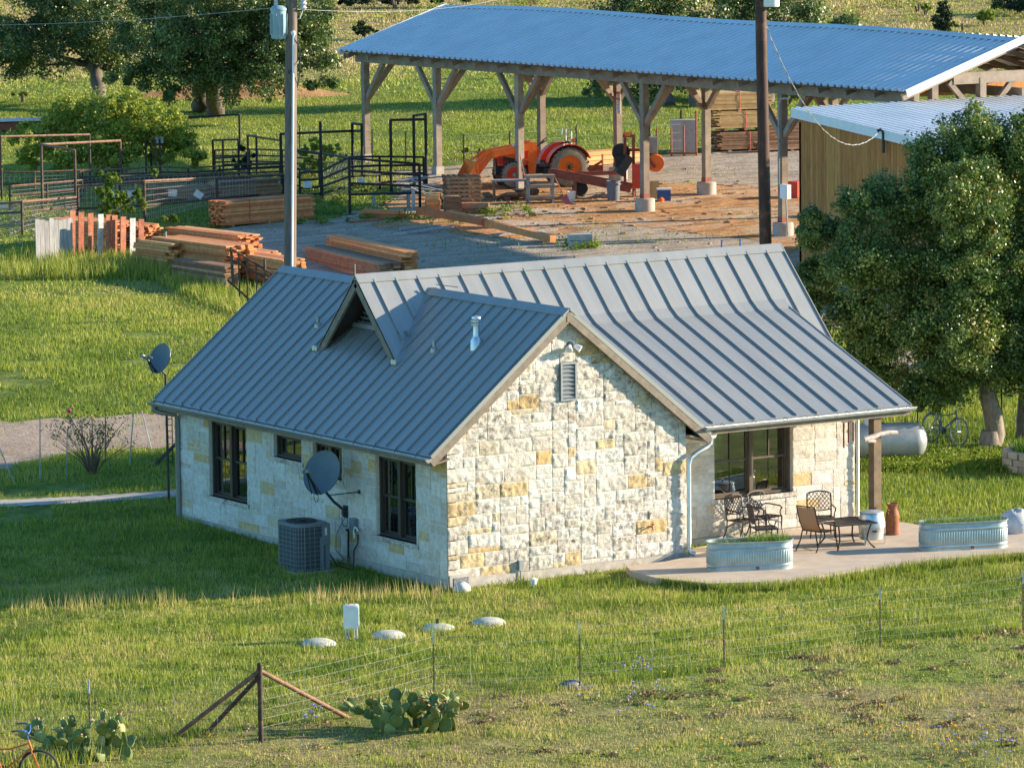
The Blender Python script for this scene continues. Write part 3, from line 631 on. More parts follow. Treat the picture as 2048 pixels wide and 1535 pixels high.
def window(O, U, N, u0, u1, z0, z1, units, fm, rec=.11, doub=True, curtain=None):
    """double hung window: frame > sash, pane, sill"""
    O, U, N = [np.asarray(q, float) for q in (O, U, N)]; Zv = np.array([0, 0, 1.0])
    def bx(mb, a, b, c, d, n0, n1): mb.prism([O+U*a+Zv*c+N*n0, O+U*b+Zv*c+N*n0, O+U*b+Zv*d+N*n0, O+U*a+Zv*d+N*n0], N*(n1-n0))
    f = MB(); j = .055
    bx(f, u0, u0+j, z0, z1, -rec-.1, -rec+.03); bx(f, u1-j, u1, z0, z1, -rec-.1, -rec+.03); bx(f, u0+j, u1-j, z1-j, z1, -rec-.1, -rec+.03); bx(f, u0+j, u1-j, z0, z0+.05, -rec-.1, -rec+.03)
    wu = (u1-u0-2*j)/units
    for k in range(1, units): bx(f, u0+j+wu*k-.05, u0+j+wu*k+.05, z0+.05, z1-j, -rec-.1, -rec+.04)
    win = f.build('window', fm, house)
    for k in range(units):
        a = u0+j+wu*k+(.05 if k else 0); b = u0+j+wu*(k+1)-(.05 if k < units-1 else 0); c, d = z0+.05, z1-j; s = .045; mid = (c+d)/2
        m = MB()
        for (c0, d0, nn) in (((c, mid+.02, -rec-.07), (mid-.02, d, -rec-.04)) if doub else ((c, d, -rec-.05),)):
            bx(m, a, a+s, c0, d0, nn-.02, nn+.02); bx(m, b-s, b, c0, d0, nn-.02, nn+.02); bx(m, a+s, b-s, c0, c0+s, nn-.02, nn+.02); bx(m, a+s, b-s, d0-s, d0, nn-.02, nn+.02)
            bx(m, (a+b)/2-.011, (a+b)/2+.011, c0+s, d0-s, nn-.012, nn+.012)
        m.build('sash', fm, win)
        p = MB(); bx(p, a+s*.5, b-s*.5, c+s*.5, d-s*.5, -rec-.062, -rec-.058); p.build('pane', M['glass'], win)
        if curtain:
            cu = MB(); n = 14; v = []
            for q in range(n+1):
                uu = a+.05+(b-a-.1)*q/n*.8; dd = -rec-.22-.03*(q % 2); v += [O+U*uu+Zv*(c+.04)+N*dd, O+U*uu+Zv*(d-.04)+N*dd]
            cu.add(v, [(2*q, 2*q+2, 2*q+3, 2*q+1) for q in range(n)], .5); cu.build('curtain', curtain, win, recalc=False)
    s = MB(); bx(s, u0-.02, u1+.02, z0-.035, z0, -rec-.05, .03); s.build('sill', fm, win); return win
for i, (a, b, c, d) in enumerate(LWIN): window((0, 0, 0), (0, 1, 0), (-1, 0, 0), a, b, c, d, 1 if i == 1 else 2, M['frameb'], doub=i in (0, 3), curtain=M['curtain'] if i == 3 else None)
window((6, 1.5, 0), (1, 0, 0), (0, -1, 0), *PWIN, 2, M['frame'], rec=.13)

# ---------------------------------------------------------------- roofs
def plate(mb, pts, th=.045):
    p = [np.asarray(q, float) for q in pts]; n = np.cross(p[1]-p[0], p[2]-p[0]); n /= np.linalg.norm(n); n = n if n[2] > 0 else -n
    mb.prism(p, -n*th, .5)
def seam(mb, a, b, h=.036, w=.022):
    a = np.asarray(a, float); b = np.asarray(b, float); d = (b-a)/np.linalg.norm(b-a); s = np.cross(d, (0, 0, 1)); s /= np.linalg.norm(s); n = np.cross(s, d); n = n if n[2] > 0 else -n
    mb.beam(a+n*h/2, b+n*h/2, w, h, .5, up=n)
Y0, Y1 = -.2, 11.7
ra = MB()
plate(ra, [(EL, Y0, zA(EL)), (XP, Y0, HR), (XP, Y1, HR), (EL, Y1, zA(EL))]); plate(ra, [(ER, Y0, zA(ER)), (ER, Y1, zA(ER)), (XP, Y1, HR), (XP, Y0, HR)])
y = Y1-.02
while y > Y0+.05:
    seam(ra, (EL+.03, y, zA(EL+.03)), (XP-.1, y, zA(XP-.1))); seam(ra, (ER-.03, y, zA(ER-.03)), (XP+.1, y, zA(XP+.1))); y -= .4185
seam(ra, (EL, Y0+.012, zA(EL)), (XP, Y0+.012, HR)); seam(ra, (ER, Y0+.012, zA(ER)), (XP, Y0+.012, HR))
RA = ra.build('roof', M['roof'], house)
def cap(a, b, sl, sr_, w=.17, ax='y'):
    mb = MB(); a = np.asarray(a, float); b = np.asarray(b, float); d = np.array([1.0, 0, 0]) if ax == 'y' else np.array([0, 1.0, 0])
    for s, sl_ in ((-1, sl), (1, sr_)):
        o = d*s*w-np.array([0, 0, sl_*w]); up = np.array([0, 0, .045]); plate(mb, [a+up, b+up, b+o+up, a+o+up], .03)
    return mb
cap((XP, Y0-.01, HR), (XP, 5.2, HR), PL, PR).build('ridge_cap', M['roof'], RA); cap((XP, 6.2, HR), (XP, Y1, HR), PL, PR).build('ridge_cap', M['roof'], RA)
rm = MB()
S3 = lambda x, y: (x, y, zS(y)); L3 = lambda x, y: (x, y, ZB-LOW*(YB-y))
plate(rm, [S3(XO, YM), S3(XO, 3.98), S3(XP, 4.9), S3(XP, YM)]); plate(rm, [S3(XP-.001, YM), S3(XP-.001, 4.9), S3(4.05, YB), S3(XR, YB), S3(XR, YM)])
plate(rm, [S3(XR2-.35, YB+.001), S3(XR, YB+.001), S3(XR, 2.5), S3(XR2-.35, 2.5)])
plate(rm, [L3(4.0, YB), L3(6.27, YE), L3(XR2, YE), L3(XR2, YB)])
plate(rm, [S3(XO, YM), S3(XR, YM), S3(XR, 8.9), S3(6.4, 8.9), S3(XP, 6.2), S3(XO, 7.3)])
plate(rm, [S3(4.2, YB+.13), L3(4.2, YB-.13), L3(XR2, YB-.13), S3(XR2, YB+.13)], .03)
def ylow(x):
    if x < XP: return 3.98+(x-XO)*(5.29-3.98)/(XP-XO)
    if x < 4.02: return 5.29-(x-XP)*(5.29-YB)/(4.02-XP)
    if x < 6.29: return YB-(x-4.02)*(YB-YE)/(6.29-4.02)
    return YE
x = 11.57+.551
while x > XO+.1:
    yl = ylow(x); t0 = (x, YM-.1, zS(YM-.1))
    if x > XR2: seam(rm, t0, S3(x, 2.6), .042, .026)
    elif yl >= YB-.02: seam(rm, t0, S3(x, yl+.05), .042, .026)
    else: seam(rm, t0, S3(x, YB+.13), .042, .026); seam(rm, S3(x, YB+.13), L3(x, YB-.13), .042, .026); seam(rm, L3(x, YB-.13), L3(x, max(yl, YE+.02)), .042, .026)
    seam(rm, (x, YM+.1, zS(YM+.1)), S3(x, 8.8 if x > 6.4 else 6.0), .042, .026)
    x -= .551
seam(rm, S3(XR-.014, YM), S3(XR-.014, 2.5)); seam(rm, L3(XR2-.014, YB), L3(XR2-.014, YE), .02)
RM = rm.build('roof', M['roofx'], house)
cap((XO-.02, YM, HM), (XR+.01, YM, HM), PM, PM, .17, 'x').build('ridge_cap', M['roofx'], RM)
v = MB(); a = np.array([XP, 5.27, HR+.03]); b = np.array([XO+.02, 3.95, zA(XO)+.03]); v.beam(a, b, .30, .02, .5, up=(-.5, -.35, .8)); v.build('valley_flashing', M['roof'], RM)
# louvred gablet
dg = MB()
for yy, s in ((3.98, -1), (7.30, 1)):
    dg.beam((XO+.03, YM+s*.0, HM-.15), (XO+.03, yy, zS(yy)-.15), .06, .19, .5); dg.beam((XO+.10, YM, HM-.10), (XO+.10, yy, zS(yy)-.10), .05, .10, .5)
gab = dg.build('gablet', M['trim'], house)
lv = MB(); xl = 1.9; z0 = zA(xl)+.1
z = z0
while z < HM-.45:
    hw = (HM-.22-z)/PM; lv.box((xl-.03, YM, z), (.10, 2*hw, .014), ry=R(38)); z += .105
dk = MB(); dk.prism([(xl+.06, YM-(HM-.1-z0)/PM, z0-.1), (xl+.06, YM+(HM-.1-z0)/PM, z0-.1), (xl+.06, YM, HM-.1)], (.04, 0, 0), .5); dk.build('back_boards', M['frameb'], gab)
lv.beam((xl-.06, YM-1.25, z0-.06), (xl-.06, YM+1.25, z0-.06), .05, .10)
lv.build('louver', M['greymetal'], gab)
sf = MB()
for s in (-1, 1): sf.prism([(XO+.01, YM, HM-.055), (xl+.1, YM, HM-.055), (xl+.1, YM+s*1.9, HM-.055-PM*1.9), (XO+.01, YM+s*1.9, HM-.055-PM*1.9)], (0, 0, -.02), .5)
sf.build('soffit', M['frameb'], gab)
for yy in (3.98, 7.3): MB().box((XO-.0, yy, zA(XO)+.03), (.16, .2, .10)).build('flashing', M['galv'], gab)
# rake boards, soffits, fascias
tr = MB()
for xe, s in ((EL, 1), (ER, -1)):
    n = np.array([0, 0, -.13]); a = np.array([xe, Y0+.03, zA(xe)])+n; b = np.array([XP, Y0+.03, HR])+n; tr.beam(a+(b-a)*.0, b, .05, .19, .5)
    tr.beam(a+np.array([0, .07, -.02]), b+np.array([0, .07, -.02]), .06, .14, .5)
    a2 = a.copy(); b2 = b.copy(); a2[1] = b2[1] = Y1-.03; tr.beam(a2, b2, .05, .19, .5)
tr.box((EL+.02, 5.75, zA(EL)-.11), (.04, 11.8, .17)); tr.prism([(EL+.04, Y0+.05, zA(EL)-.19), (0, Y0+.05, zA(EL)-.10), (0, Y1-.05, zA(EL)-.10), (EL+.04, Y1-.05, zA(EL)-.19)], (0, 0, .03))
tr.box((ER-.02, .9, zA(ER)-.11), (.04, 2.1, .17)); tr.prism([(ER-.04, Y0+.05, zA(ER)-.16), (6, Y0+.05, zA(ER)-.02), (6, 1.5, zA(ER)-.02), (ER-.04, 1.5, zA(ER)-.16)], (0, 0, .03))
tr.box((9.1, YE+.02, ZE-.13), (5.5, .04, .16)); tr.beam((6.3, .12, ZE-.14), (11.75, .12, ZE-.14), .12, .18)
for k in range(9): tr.beam((6.9+k*.6, .2, ZE-.02), (6.9+k*.6, 1.6, ZE+.50), .05, .12)
tr.beam((XR2-.03, YB, ZB-.12), (XR2-.03, YE, ZE-.12), .05, .17); tr.beam((XR-.03, YM, HM-.14), (XR-.03, 2.5, zS(2.5)-.14), .05, .18)
tr.prism([(11.4, 2.6, 2.5), (11.4, 8.8, 2.5), (11.4, YM, HM-.15)], (.1, 0, 0), .5)
tr.box((XP, Y0+.03, HR-.14), (.12, .07, .2)); tr.build('fascia', M['trim'], house)
# gutters with hanger straps, round downpipes
def gutter(a, b, out, r=.075):
    a = np.asarray(a, float); b = np.asarray(b, float); o = np.asarray(out, float); d = (b-a)/np.linalg.norm(b-a); n = 9; m = MB(); v = []
    for p in (a, b):
        for rr in (r, r-.008):
            for k in range(n):
                t = math.pi*k/(n-1); v.append(p-o*math.cos(t)*rr-np.array([0, 0, math.sin(t)*rr*1.05]))
    f = []
    for k in range(n-1): f += [(k, k+1, 2*n+k+1, 2*n+k), (n+k, 3*n+k, 3*n+k+1, n+k+1)]
    f += [(0, 2*n, 3*n, n), (n-1, 2*n-1, 4*n-1, 3*n-1), tuple(range(n)), tuple(range(2*n, 3*n))]
    m.add(v, f, .5); m.tube(a+o*r, b+o*r, .012, n=6); return m
gl = gutter((EL-.07, Y0, zA(EL)-.035), (EL-.07, Y1, zA(EL)-.035), (-1, 0, 0)).build('gutter', M['gutter'], house, smooth=40)
st = MB()
for k in range(14):
    yy = .3+k*.83; st.pipe([(EL+.02, yy+.1, zA(EL)+.03), (EL-.07, yy, zA(EL)+.0), (EL-.14, yy-.1, zA(EL)-.03)], .008, 5)
st.build('hanger', M['darkmetal'], gl)
gr = gutter((6.35, YE-.07, ZE-.035), (XR2+.02, YE-.07, ZE-.035), (0, -1, 0)).build('gutter', M['galvdull'], house, smooth=40)
st = MB()
for k in range(7):
    xx = 6.75+k*.83; st.pipe([(xx-.07, YE-.14, ZE-.03), (xx, YE-.07, ZE+.015), (xx+.07, YE-.14, ZE-.03)], .008, 5)
st.build('hanger', M['darkmetal'], gr)
gutter((ER+.07, Y0, zA(ER)-.035), (ER+.07, 1.3, zA(ER)-.035), (1, 0, 0)).build('gutter', M['galvdull'], house, smooth=40)
z = zA(ER)-.12
MB().pipe([(ER+.05, -.12, z), (ER+.04, -.12, z-.10), (ER-.06, -.13, z-.17), (6.2, -.13, z-.27), (6.04, -.13, z-.36), (5.985, -.13, z-.5), (5.985, -.12, .12), (6.0, -.14, .02), (6.07, -.22, -.0)], .05, 10).build('downspout', M['galv'], house, smooth=50)
z = zA(EL)-.12
MB().pipe([(EL-.07, Y1-.15, z), (EL-.06, Y1-.15, z-.10), (EL+.06, Y1-.2, z-.15), (-.12, L_-.08, z-.2), (-.07, L_-.06, z-.3), (-.07, L_-.06, -.2)], .055, 10).build('downspout', M['gutter'], house, smooth=50)
MB().pipe([(11.63, 1.42, 2.7), (11.63, 1.42, .1), (11.64, 1.36, .02)], .035, 8).build('downspout', M['white'], house, smooth=50)
# roof vents
def onroof(px, py):
    d = ray(px, py); t = 80
    for _ in range(60):
        p = CAMP+d*t; t += (zA(p[0])-p[2])/(d[2]-PL*d[0])*.9
    return CAMP+d*t
for px, py in ((636, 651), (868, 700)):
    p = onroof(px, py); m = MB(); m.tube(p-np.array([0, 0, .05]), p+np.array([0, 0, .20]), .04, .036, 10); m.lathe([(.09, -.05), (.085, .03), (.045, .07)], p, 12); m.build('vent_pipe', M['gutter'], RA, smooth=40)
p = onroof(953, 690); m = MB(); m.lathe([(.14, -.12), (.13, .10), (.085, .17), (.075, .2), (.07, .42)], p, 14); m.lathe([(.10, .42), (.11, .43), (.11, .45), (.07, .46), (.075, .49), (.12, .50), (.12, .53), (.08, .545), (.08, .56), (.105, .57), (.1, .6), (.0, .625)], p, 14); m.build('flue', M['galv'], RA, smooth=40)
m = MB(); m.tube((XO, YM, HM), (XO, YM, HM+.26), .012, n=6); m.build('spike', M['steel'], RM)
m = MB(); q = np.array([2.97, 5.1, HR+.12]); m.beam(q, q+np.array([.42, -.25, -.07]), .05, .012, .5); m.build('flashing', M['darkmetal'], RM)
# gable louvre
a, b, c, d = GVENT; gv = MB()
for u0, u1, z0, z1 in ((a, a+.04, c, d), (b-.04, b, c, d), (a+.04, b-.04, c, c+.04), (a+.04, b-.04, d-.04, d)): gv.box(((u0+u1)/2, -.03, (z0+z1)/2), (u1-u0, .08, z1-z0))
gvo = gv.build('gable_vent', M['greymetal'], house)
sl_ = MB()
for k in range(8): sl_.box(((a+b)/2, -.03, c+.085+k*.09), (b-a-.08, .075, .012), rx=R(42))
sl_.box(((a+b)/2, .04, (c+d)/2), (b-a, .01, d-c)); sl_.build('slats', M['greymetal'], gvo)
# twin flood lamp, tap, meter box, plaque
p = ony(1141, 690, -.06); fl_ = MB(); fl_.lathe([(.07, 0), (.07, .04), (.03, .05)], p+np.array([0, .05, 0]), 12, (0, -1, 0)); fo = fl_.build('flood_lamp', M['darkmetal'], house)
hd = MB()
for s in (-1, 1): hd.lathe([(.03, 0), (.05, .04), (.075, .15), (.07, .155), (.0, .13)], p+np.array([.06*s, -.06, 0]), 12, (.55*s, -.6, -.5))
hd.build('lamp_head', M['whitemetal'], fo, smooth=40)
p = ony(1300, 1052, -.03); t = MB(); t.tube(p, p+np.array([0, -.1, 0]), .018); t.tube(p+np.array([0, -.09, .01]), p+np.array([0, -.12, -.07]), .014); t.lathe([(.045, 0), (.045, .012)], p+np.array([0, -.09, .05]), 8); t.tube(p+np.array([0, -.09, 0]), p+np.array([0, -.09, .05]), .008); t.build('tap', M['copper'], house)
p = ony(1041, 1130, -.06); t = MB(); t.box(p, (.10, .08, .20)); t.tube(p+np.array([0, 0, -.1]), (p[0], p[1], -.3), .014, n=8); t.build('meter_box', M['greymetal'], house)
p = ony(921, 1158, -.035); t = MB(); t.box((p[0]-.02, -.03, -.09), (.52, .09, .36)); pl = t.build('plaque_block', M['concrete'], house); t = MB(); t.box((p[0]-.01, -.08, -.07), (.36, .012, .22)); t.build('plaque', M['plaque'], pl)
# weathered post with a driftwood arm, holding the eave corner
pp = np.array([ony(1750, 1000, .0)[0], .0]); post = MB(); post.beam((pp[0], pp[1], -.06), (pp[0], pp[1], ZE-.08), .2, .2, .5, up=(0, 1, 0)); post.build('porch_post', M['darktimber'], house)
zc = float(ony(1747, 872, -.14)[2]); dw = MB(); dw.pipe([(pp[0]-.42, -.16, zc-.05), (pp[0]-.2, -.15, zc-.02), (pp[0], -.15, zc+.03), (pp[0]+.25, -.15, zc+.05), (pp[0]+.48, -.17, zc+.03)], [.055, .065, .05, .055, .05], 8, .5); dw.pipe([(pp[0]-.32, -.15, zc-.08), (pp[0]-.1, -.15, zc-.12)], [.05, .03], 8)
tag(dw.build('driftwood_log', M['driftwood']), 'gnarled grey driftwood log fixed across the porch post', 'driftwood')
# wind chime hanging by the wall corner
ch = thing('wind_chime', 'rust brown wind chime tubes hanging from the porch eave', 'wind chime', ony(1697, 850, .7))
p = np.array(ch.location); m = MB()
for k, (dx, l) in enumerate(((-.13, .55), (0, .45), (.13, .42))): m.tube(p+np.array([dx, 0, .06]), p+np.array([dx, 0, .06-l]), .02, n=8)
m.build('tube', M['copper'], ch); m = MB(); m.box(p+np.array([0, 0, .09]), (.36, .05, .03)); m.tube(p+np.array([0, 0, .1]), p+np.array([0, 0, .42]), .006, n=5); m.build('hanger', M['driftwood'], ch)
# ================================================================== things round the cottage
def stick(name, a, b, r, mat, label, cat, group=None, n=6, r1=None):
    o = MB().tube(a, b, r, r1, n).build(name, mat); return tag(o, label, cat, group)
# ---- outdoor cooling unit
ac = thing('air_conditioner', 'grey outdoor air conditioning unit with wire grille beside the long wall', 'air conditioner', (-1.12, 4.0, -.24))
m = MB(); m.box((-1.12, 4.0, -.22), (.95, 1.1, .1)); m.build('pad', M['concrete'], ac)
def rrect(cx, cy, sx, sy, r, n=5):
    P = []
    for qx, qy, a0 in ((1, 1, 0), (-1, 1, 90), (-1, -1, 180), (1, -1, 270)):
        for k in range(n): a = R(a0+90*k/(n-1)); P.append((cx+qx*(sx/2-r)+math.cos(a)*r, cy+qy*(sy/2-r)+math.sin(a)*r))
    return P
m = MB(); m.prism([(x, y, -.17) for x, y in rrect(-1.12, 4.0, .76, .92, .16)], (0, 0, .95)); m.build('grille', M['acgrille'], ac, smooth=35)
m = MB()
for z in np.arange(-.12, .78, .095): m.pipe([(x, y, z) for x, y in rrect(-1.12, 4.0, .775, .935, .165)], .005, 4, closed=True)
lp = rrect(-1.12, 4.0, .775, .935, .165, 5)
for k in range(0, 20): x, y = lp[k]; m.tube((x, y, -.17), (x, y, .78), .0045, n=4)
for k in range(1, 4):
    m.tube((-1.12-.387, 3.7+.15*k, -.17), (-1.12-.387, 3.7+.15*k, .78), .0045, n=4); m.tube((-1.45+.12*k, 4-.467, -.17), (-1.45+.12*k, 4-.467, .78), .0045, n=4)
m.build('wire_guard', M['greymetal'], ac)
m = MB(); m.prism([(x, y, .78) for x, y in rrect(-1.12, 4.0, .80, .96, .18)], (0, 0, .07)); m.box((-.82, 3.62, .60), (.20, .22, .46)); m.box((-.92, 3.53, .18), (.09, .02, .72)); m.box((-.78, 3.6, .12), (.1, .16, .6)); m.build('cabinet', M['acbody'], ac, smooth=35)
m = MB(); m.lathe([(.0, .853), (.33, .853), (.33, .858), (0, .858)], (-1.14, 4.0, 0), 24, sy=1.1); m.lathe([(.10, .858), (.08, .885), (0, .89)], (-1.14, 4, 0), 12)
for k in range(5): m.lathe([(.07+.06*k, .864), (.075+.06*k, .864), (.075+.06*k, .868), (.07+.06*k, .868)], (-1.14, 4, 0), 24, sy=1.1, cap=False)
m.build('fan_opening', M['black'], ac)
m = MB(); m.box((-.83, 3.505, .66), (.05, .006, .16)); m.build('label_plate', M['plate'], ac)

# ---- satellite dishes
def dish(label, C, n, r, mount, wallend=None, strut=None):
    C = np.asarray(C, float); n = np.asarray(n, float); n /= np.linalg.norm(n)
    d = thing('satellite_dish', label, 'satellite dish', mount[-1])
    up = np.array([0, 0, 1.0])-n*n[2]; up /= np.linalg.norm(up); s = np.cross(up, n)
    m = MB(); v = []; N_ = 30; rings = [0, .25, .5, .75, .93, 1.0]
    for off in (0, -.018):
        for q in rings:
            for k in range(N_):
                a = 2*math.pi*k/N_; v.append(C+s*math.cos(a)*r*q*.93+up*math.sin(a)*r*q+n*(off+.16*r*(q*q-1)))
    K = len(rings); f = []
    for o in (0, 1):
        for i in range(K-1):
            for k in range(N_): f.append(tuple(o*K*N_+w for w in (i*N_+k, i*N_+(k+1) % N_, (i+1)*N_+(k+1) % N_, (i+1)*N_+k)))
    for k in range(N_): f.append(((K-1)*N_+k, (K-1)*N_+(k+1) % N_, (2*K-1)*N_+(k+1) % N_, (2*K-1)*N_+k))
    m.add(v, f, .5); m.build('reflector', M['dish'], d, smooth=50)
    low = C-up*r*.98; lnb = C+n*r*1.15-up*r*.30; m = MB()
    m.beam(low-n*.04, lnb-n*.05, .035, .035); m.tube(low+s*.25*r, lnb-n*.02, .012, n=6); m.tube(low-s*.25*r, lnb-n*.02, .012, n=6); m.build('feed_arm', M['darkmetal'], d)
    m = MB(); b = -n; m.tube(lnb, lnb+b*.10, .045, .035, 10); m.tube(lnb-n*.0, lnb+n*.12, .035, .03, 10)
    for q in (-1, 1): m.tube(lnb+s*.09*q, lnb+s*.09*q+b*.10, .035, .04, 10)
    m.beam(lnb-s*.1+n*.03, lnb+s*.1+n*.03, .05, .05); m.build('receiver', M['greymetal'], d, smooth=40)
    m = MB(); back = C-n*(.16*r+.05)-up*r*.35; m.beam(back+up*.14, back-up*.20, .10, .05, up=n); m.pipe([back-up*.1]+[np.asarray(q, float) for q in mount], .03, 8)
    if wallend is not None: e = np.asarray(mount[-1], float); m.box((e[0]-.0, e[1], e[2]), (.03, .16, .26)); m.box((e[0]-.04, e[1], e[2]), (.08, .08, .16))
    if strut is not None:
        for sp in strut: m.tube(np.asarray(mount[0], float), sp, .012, n=6); m.box(sp, (.03, .07, .08))
    m.build('mount', M['darkmetal'], d); return d
nn = -.5*RT+.30*UP-.8*_fw
dC = onx(643, 944, -.72); e = onx(691, 1022, -.03)
dd = dish('large grey satellite dish on a bent arm fixed to the shaded wall', dC, nn, .49, [onx(657, 990, -.42), onx(668, 1003, -.25), e], True, [onx(718, 983, -.03)])
cb = MB()
cb.pipe([onx(688, 1030, -.05)+np.array([0, .12*math.cos(t)-.02, .12*math.sin(t)-.12]) for t in np.linspace(0, 6.28*1.3, 20)]+[onx(672, 1070, -.05), onx(672, 1100, -.06), onx(690, 1120, -.06)], .008, 5)
cb.pipe([onx(632, 980, -.6)+np.array([0, .09*math.cos(t), .13*math.sin(t)-.13]) for t in np.linspace(1.57, 7.85, 18)], .007, 5); cb.build('cable', M['cable'], dd)
C2 = atd(319, 716, 108.5); base = np.array([*atd(333, 760, 108.6)[:2], 0]); base[2] = g1(base[0], base[1])
dish('small blue-grey satellite dish on a pole behind the far roof edge', C2, -.62*RT+.30*UP-.7*_fw, .36, [atd(331, 748, 108.6), (base[0], base[1], base[2])])
# ---- service box and pipes on the wall, next to the unit
sv = thing('utility_box', 'small grey disconnect box with black conduit on the shaded wall', 'utility box', onx(709, 1050, 0))
p = onx(709, 1048, -.06); m = MB(); m.box(p, (.11, .2, .26)); m.box(p-np.array([.06, 0, 0]), (.02, .22, .28)); m.build('box', M['acbody'], sv)
m = MB(); p2 = onx(697, 1062, -.06); m.pipe([p2, (p2[0], p2[1]+.02, p2[2]-.3), (p2[0], p2[1]+.02, -.24)], .022, 8); m.pipe([p2, p2+np.array([-.03, .06, .03]), p+np.array([0, .08, -.1])], .02, 6)
m.pipe([(-.75, 3.62, .25), (-.6, 3.45, -.08), (-.35, 3.2, -.18), onx(708, 1100, -.1), onx(716, 1085, -.08), onx(716, 1068, -.06)], .018, 6); m.build('conduit', M['cable'], sv)
m = MB(); p3 = onx(716, 1062, -.1); m.pipe([p3, p3+np.array([-.02, .03, .07]), p3+np.array([-.02, .10, .08]), p3+np.array([-.02, .14, -.02]), p3+np.array([-.02, .12, -.16])], .022, 6); m.build('elbow', M['white'], sv)
tag(MB().tube(onz(667, 1138, -.24), onz(667, 1128, -.24)+np.array([0, 0, .12]), .03).build('pipe_stub', M['acbody']), 'short grey pipe stub in the grass beside the cooling unit', 'pipe')

# ---- septic covers and the control box on its legs
M['lidcon'] = mat('tank_cover', (.50, .49, .43, 1), nv=.15, ns=7, rough=.8)
labs = ['pale domed tank cover left of the white control box', 'pale domed tank cover just right of the white control box', 'pale domed tank cover with a black vent stub on top', 'pale domed tank cover farthest right, nearest the gable']
for i, (px, py) in enumerate(((637, 1288), (777, 1272), (877, 1258), (978, 1246))):
    p = gp(px, py)-np.array([0, 0, .09]); t = thing('tank_cover', labs[i], 'tank cover', p, random.random(), 'tank covers in the lawn')
    m = MB(); m.lathe([(.345, -.1), (.345, .10), (.34, .115), (.30, .15), (.22, .185), (.12, .205), (0, .21)], (0, 0, 0), 26); m.build('lid', M['lidcon'], t, world=False, smooth=50)
    m = MB(); m.lathe([(.33, -.15), (.33, -.05), (.30, -.05), (.30, -.15)], (0, 0, 0), 20); m.build('riser', M['white'], t, world=False)
    if i == 2: MB().tube((0, .02, .2), (0, .02, .3), .03, n=8).build('vent_stub', M['black'], t, world=False)
p = gp(703, 1279); t = thing('control_box', 'white control box with rounded corners on thin posts in the lawn', 'control box', p, -.55)
m = MB(); m.prism([(x, -.09, z) for x, z in rrect(0, .47, .31, .46, .05, 4)], (0, .17, 0)); m.build('cabinet', M['white'], t, world=False, smooth=35)
m = MB(); m.prism([(x, -.115, z) for x, z in rrect(0.01, .47, .27, .41, .05, 4)], (0, .03, 0)); m.build('door', M['white'], t, world=False, smooth=35)
for x, y in ((-.11, .0), (.11, 0), (-.05, .02), (.05, .02)): MB().tube((x, y, -.1), (x, y, .27), .017, n=8).build('leg', M['galvdull'], t, world=False)
m = MB()
for z in (.33, .60): m.box((-.165, -.03, z), (.02, .04, .04))
m.build('latch', M['greymetal'], t, world=False)
MB().box((-.05, 0, .71), (.03, .03, .02)).build('alarm_lamp', M['red'], t, world=False); MB().box((.07, 0, .71), (.025, .03, .02)).build('alarm_lamp', M['red'], t, world=False)
p = gp(1067, 1172); tag(MB().lathe([(.07, -.05), (.07, .10), (.085, .11), (.085, .16), (.05, .18), (0, .185)], p, 14).build('cleanout_cap', M['white'], smooth=40), 'small white drain cleanout cap standing in grass below the gable', 'drain cap')
p = gp(924, 1182); rk = MB(); rk.sphere(p+np.array([0, 0, .06]), .19, 14, 9, s=(1, .9, .75), jit=.07); tag(rk.build('white_rock', M['limestone'], smooth=60), 'rounded white rock in front of the corner plaque', 'rock')

# ---- wire fence with steel posts, pipe corner brace
fpx = [(-420, 1478), (-120, 1476), (180, 1470), (522, 1483), (868, 1392), (1160, 1372), (1448, 1340), (1760, 1298), (2046, 1265), (2380, 1228)]
wf = thing('wire_fence', 'low wire fence of white tipped steel posts across the foreground', 'fence', gp(1160, 1372))
tops = []
for i, q in enumerate(fpx):
    p = gp(*q); hgt = 1.38 if i == 3 else (.98 if i < 3 else 1.2); tops.append((p, hgt))
    if i == 3: continue
    m = MB()
    z = -.1
    k = 0
    while z < hgt-.22: m.box((p[0], p[1], p[2]+z+.02), (.026, .038, .04), -.55, t=.2+.6*(k % 2)); z += .04; k += 1
    po = m.build('steel_post', M['tpost'] if 'tpost' in M else M['rustpipe'], wf)
    m = MB(); m.box((p[0], p[1], p[2]+hgt-.11), (.028, .042, .24), -.55)
    m.build('white_tip', M['paintwhite'], po)
m = MB()
for a, b in zip(tops[:-1], tops[1:]):
    for fr in (.96, .80, .64, .49, .35, .22):
        h = 1.15; A = a[0]+np.array([0, 0, fr*min(a[1], 1.15)]); B = b[0]+np.array([0, 0, fr*min(b[1], 1.15)])
        mid = (A+B)/2+np.array([0, 0, -.02-random.random()*.02]); m.pipe([A, (A+mid)/2-np.array([0, 0, .008]), mid, (B+mid)/2-np.array([0, 0, .008]), B], .0015, 4)
    for k in range(1, 4):
        q = k/4; A = a[0]*(1-q)+b[0]*q; m.tube(A+np.array([0, 0, .05]), A+np.array([0, 0, 1.05]), .0016, n=4)
m.build('wire', M['wire'], wf)
c = gp(522, 1483); m = MB(); m.tube(c-np.array([0, 0, .1]), c+np.array([0, 0, 1.36]), .046, n=12); m.sphere(c+np.array([0, 0, 1.36]), .047, 10, 6); m.build('corner_post', M['iron'], wf, smooth=40)
for q, hh in (((330, 1482), 1.26), ((408, 1465), 1.17), ((702, 1432), 1.26)):
    MB().tube(gp(*q)-np.array([0, 0, .05]), c+np.array([0, 0, hh]), .042, n=10).build('brace', M['rustpipe'] if hh > 1.2 else M['iron'], wf, smooth=40)

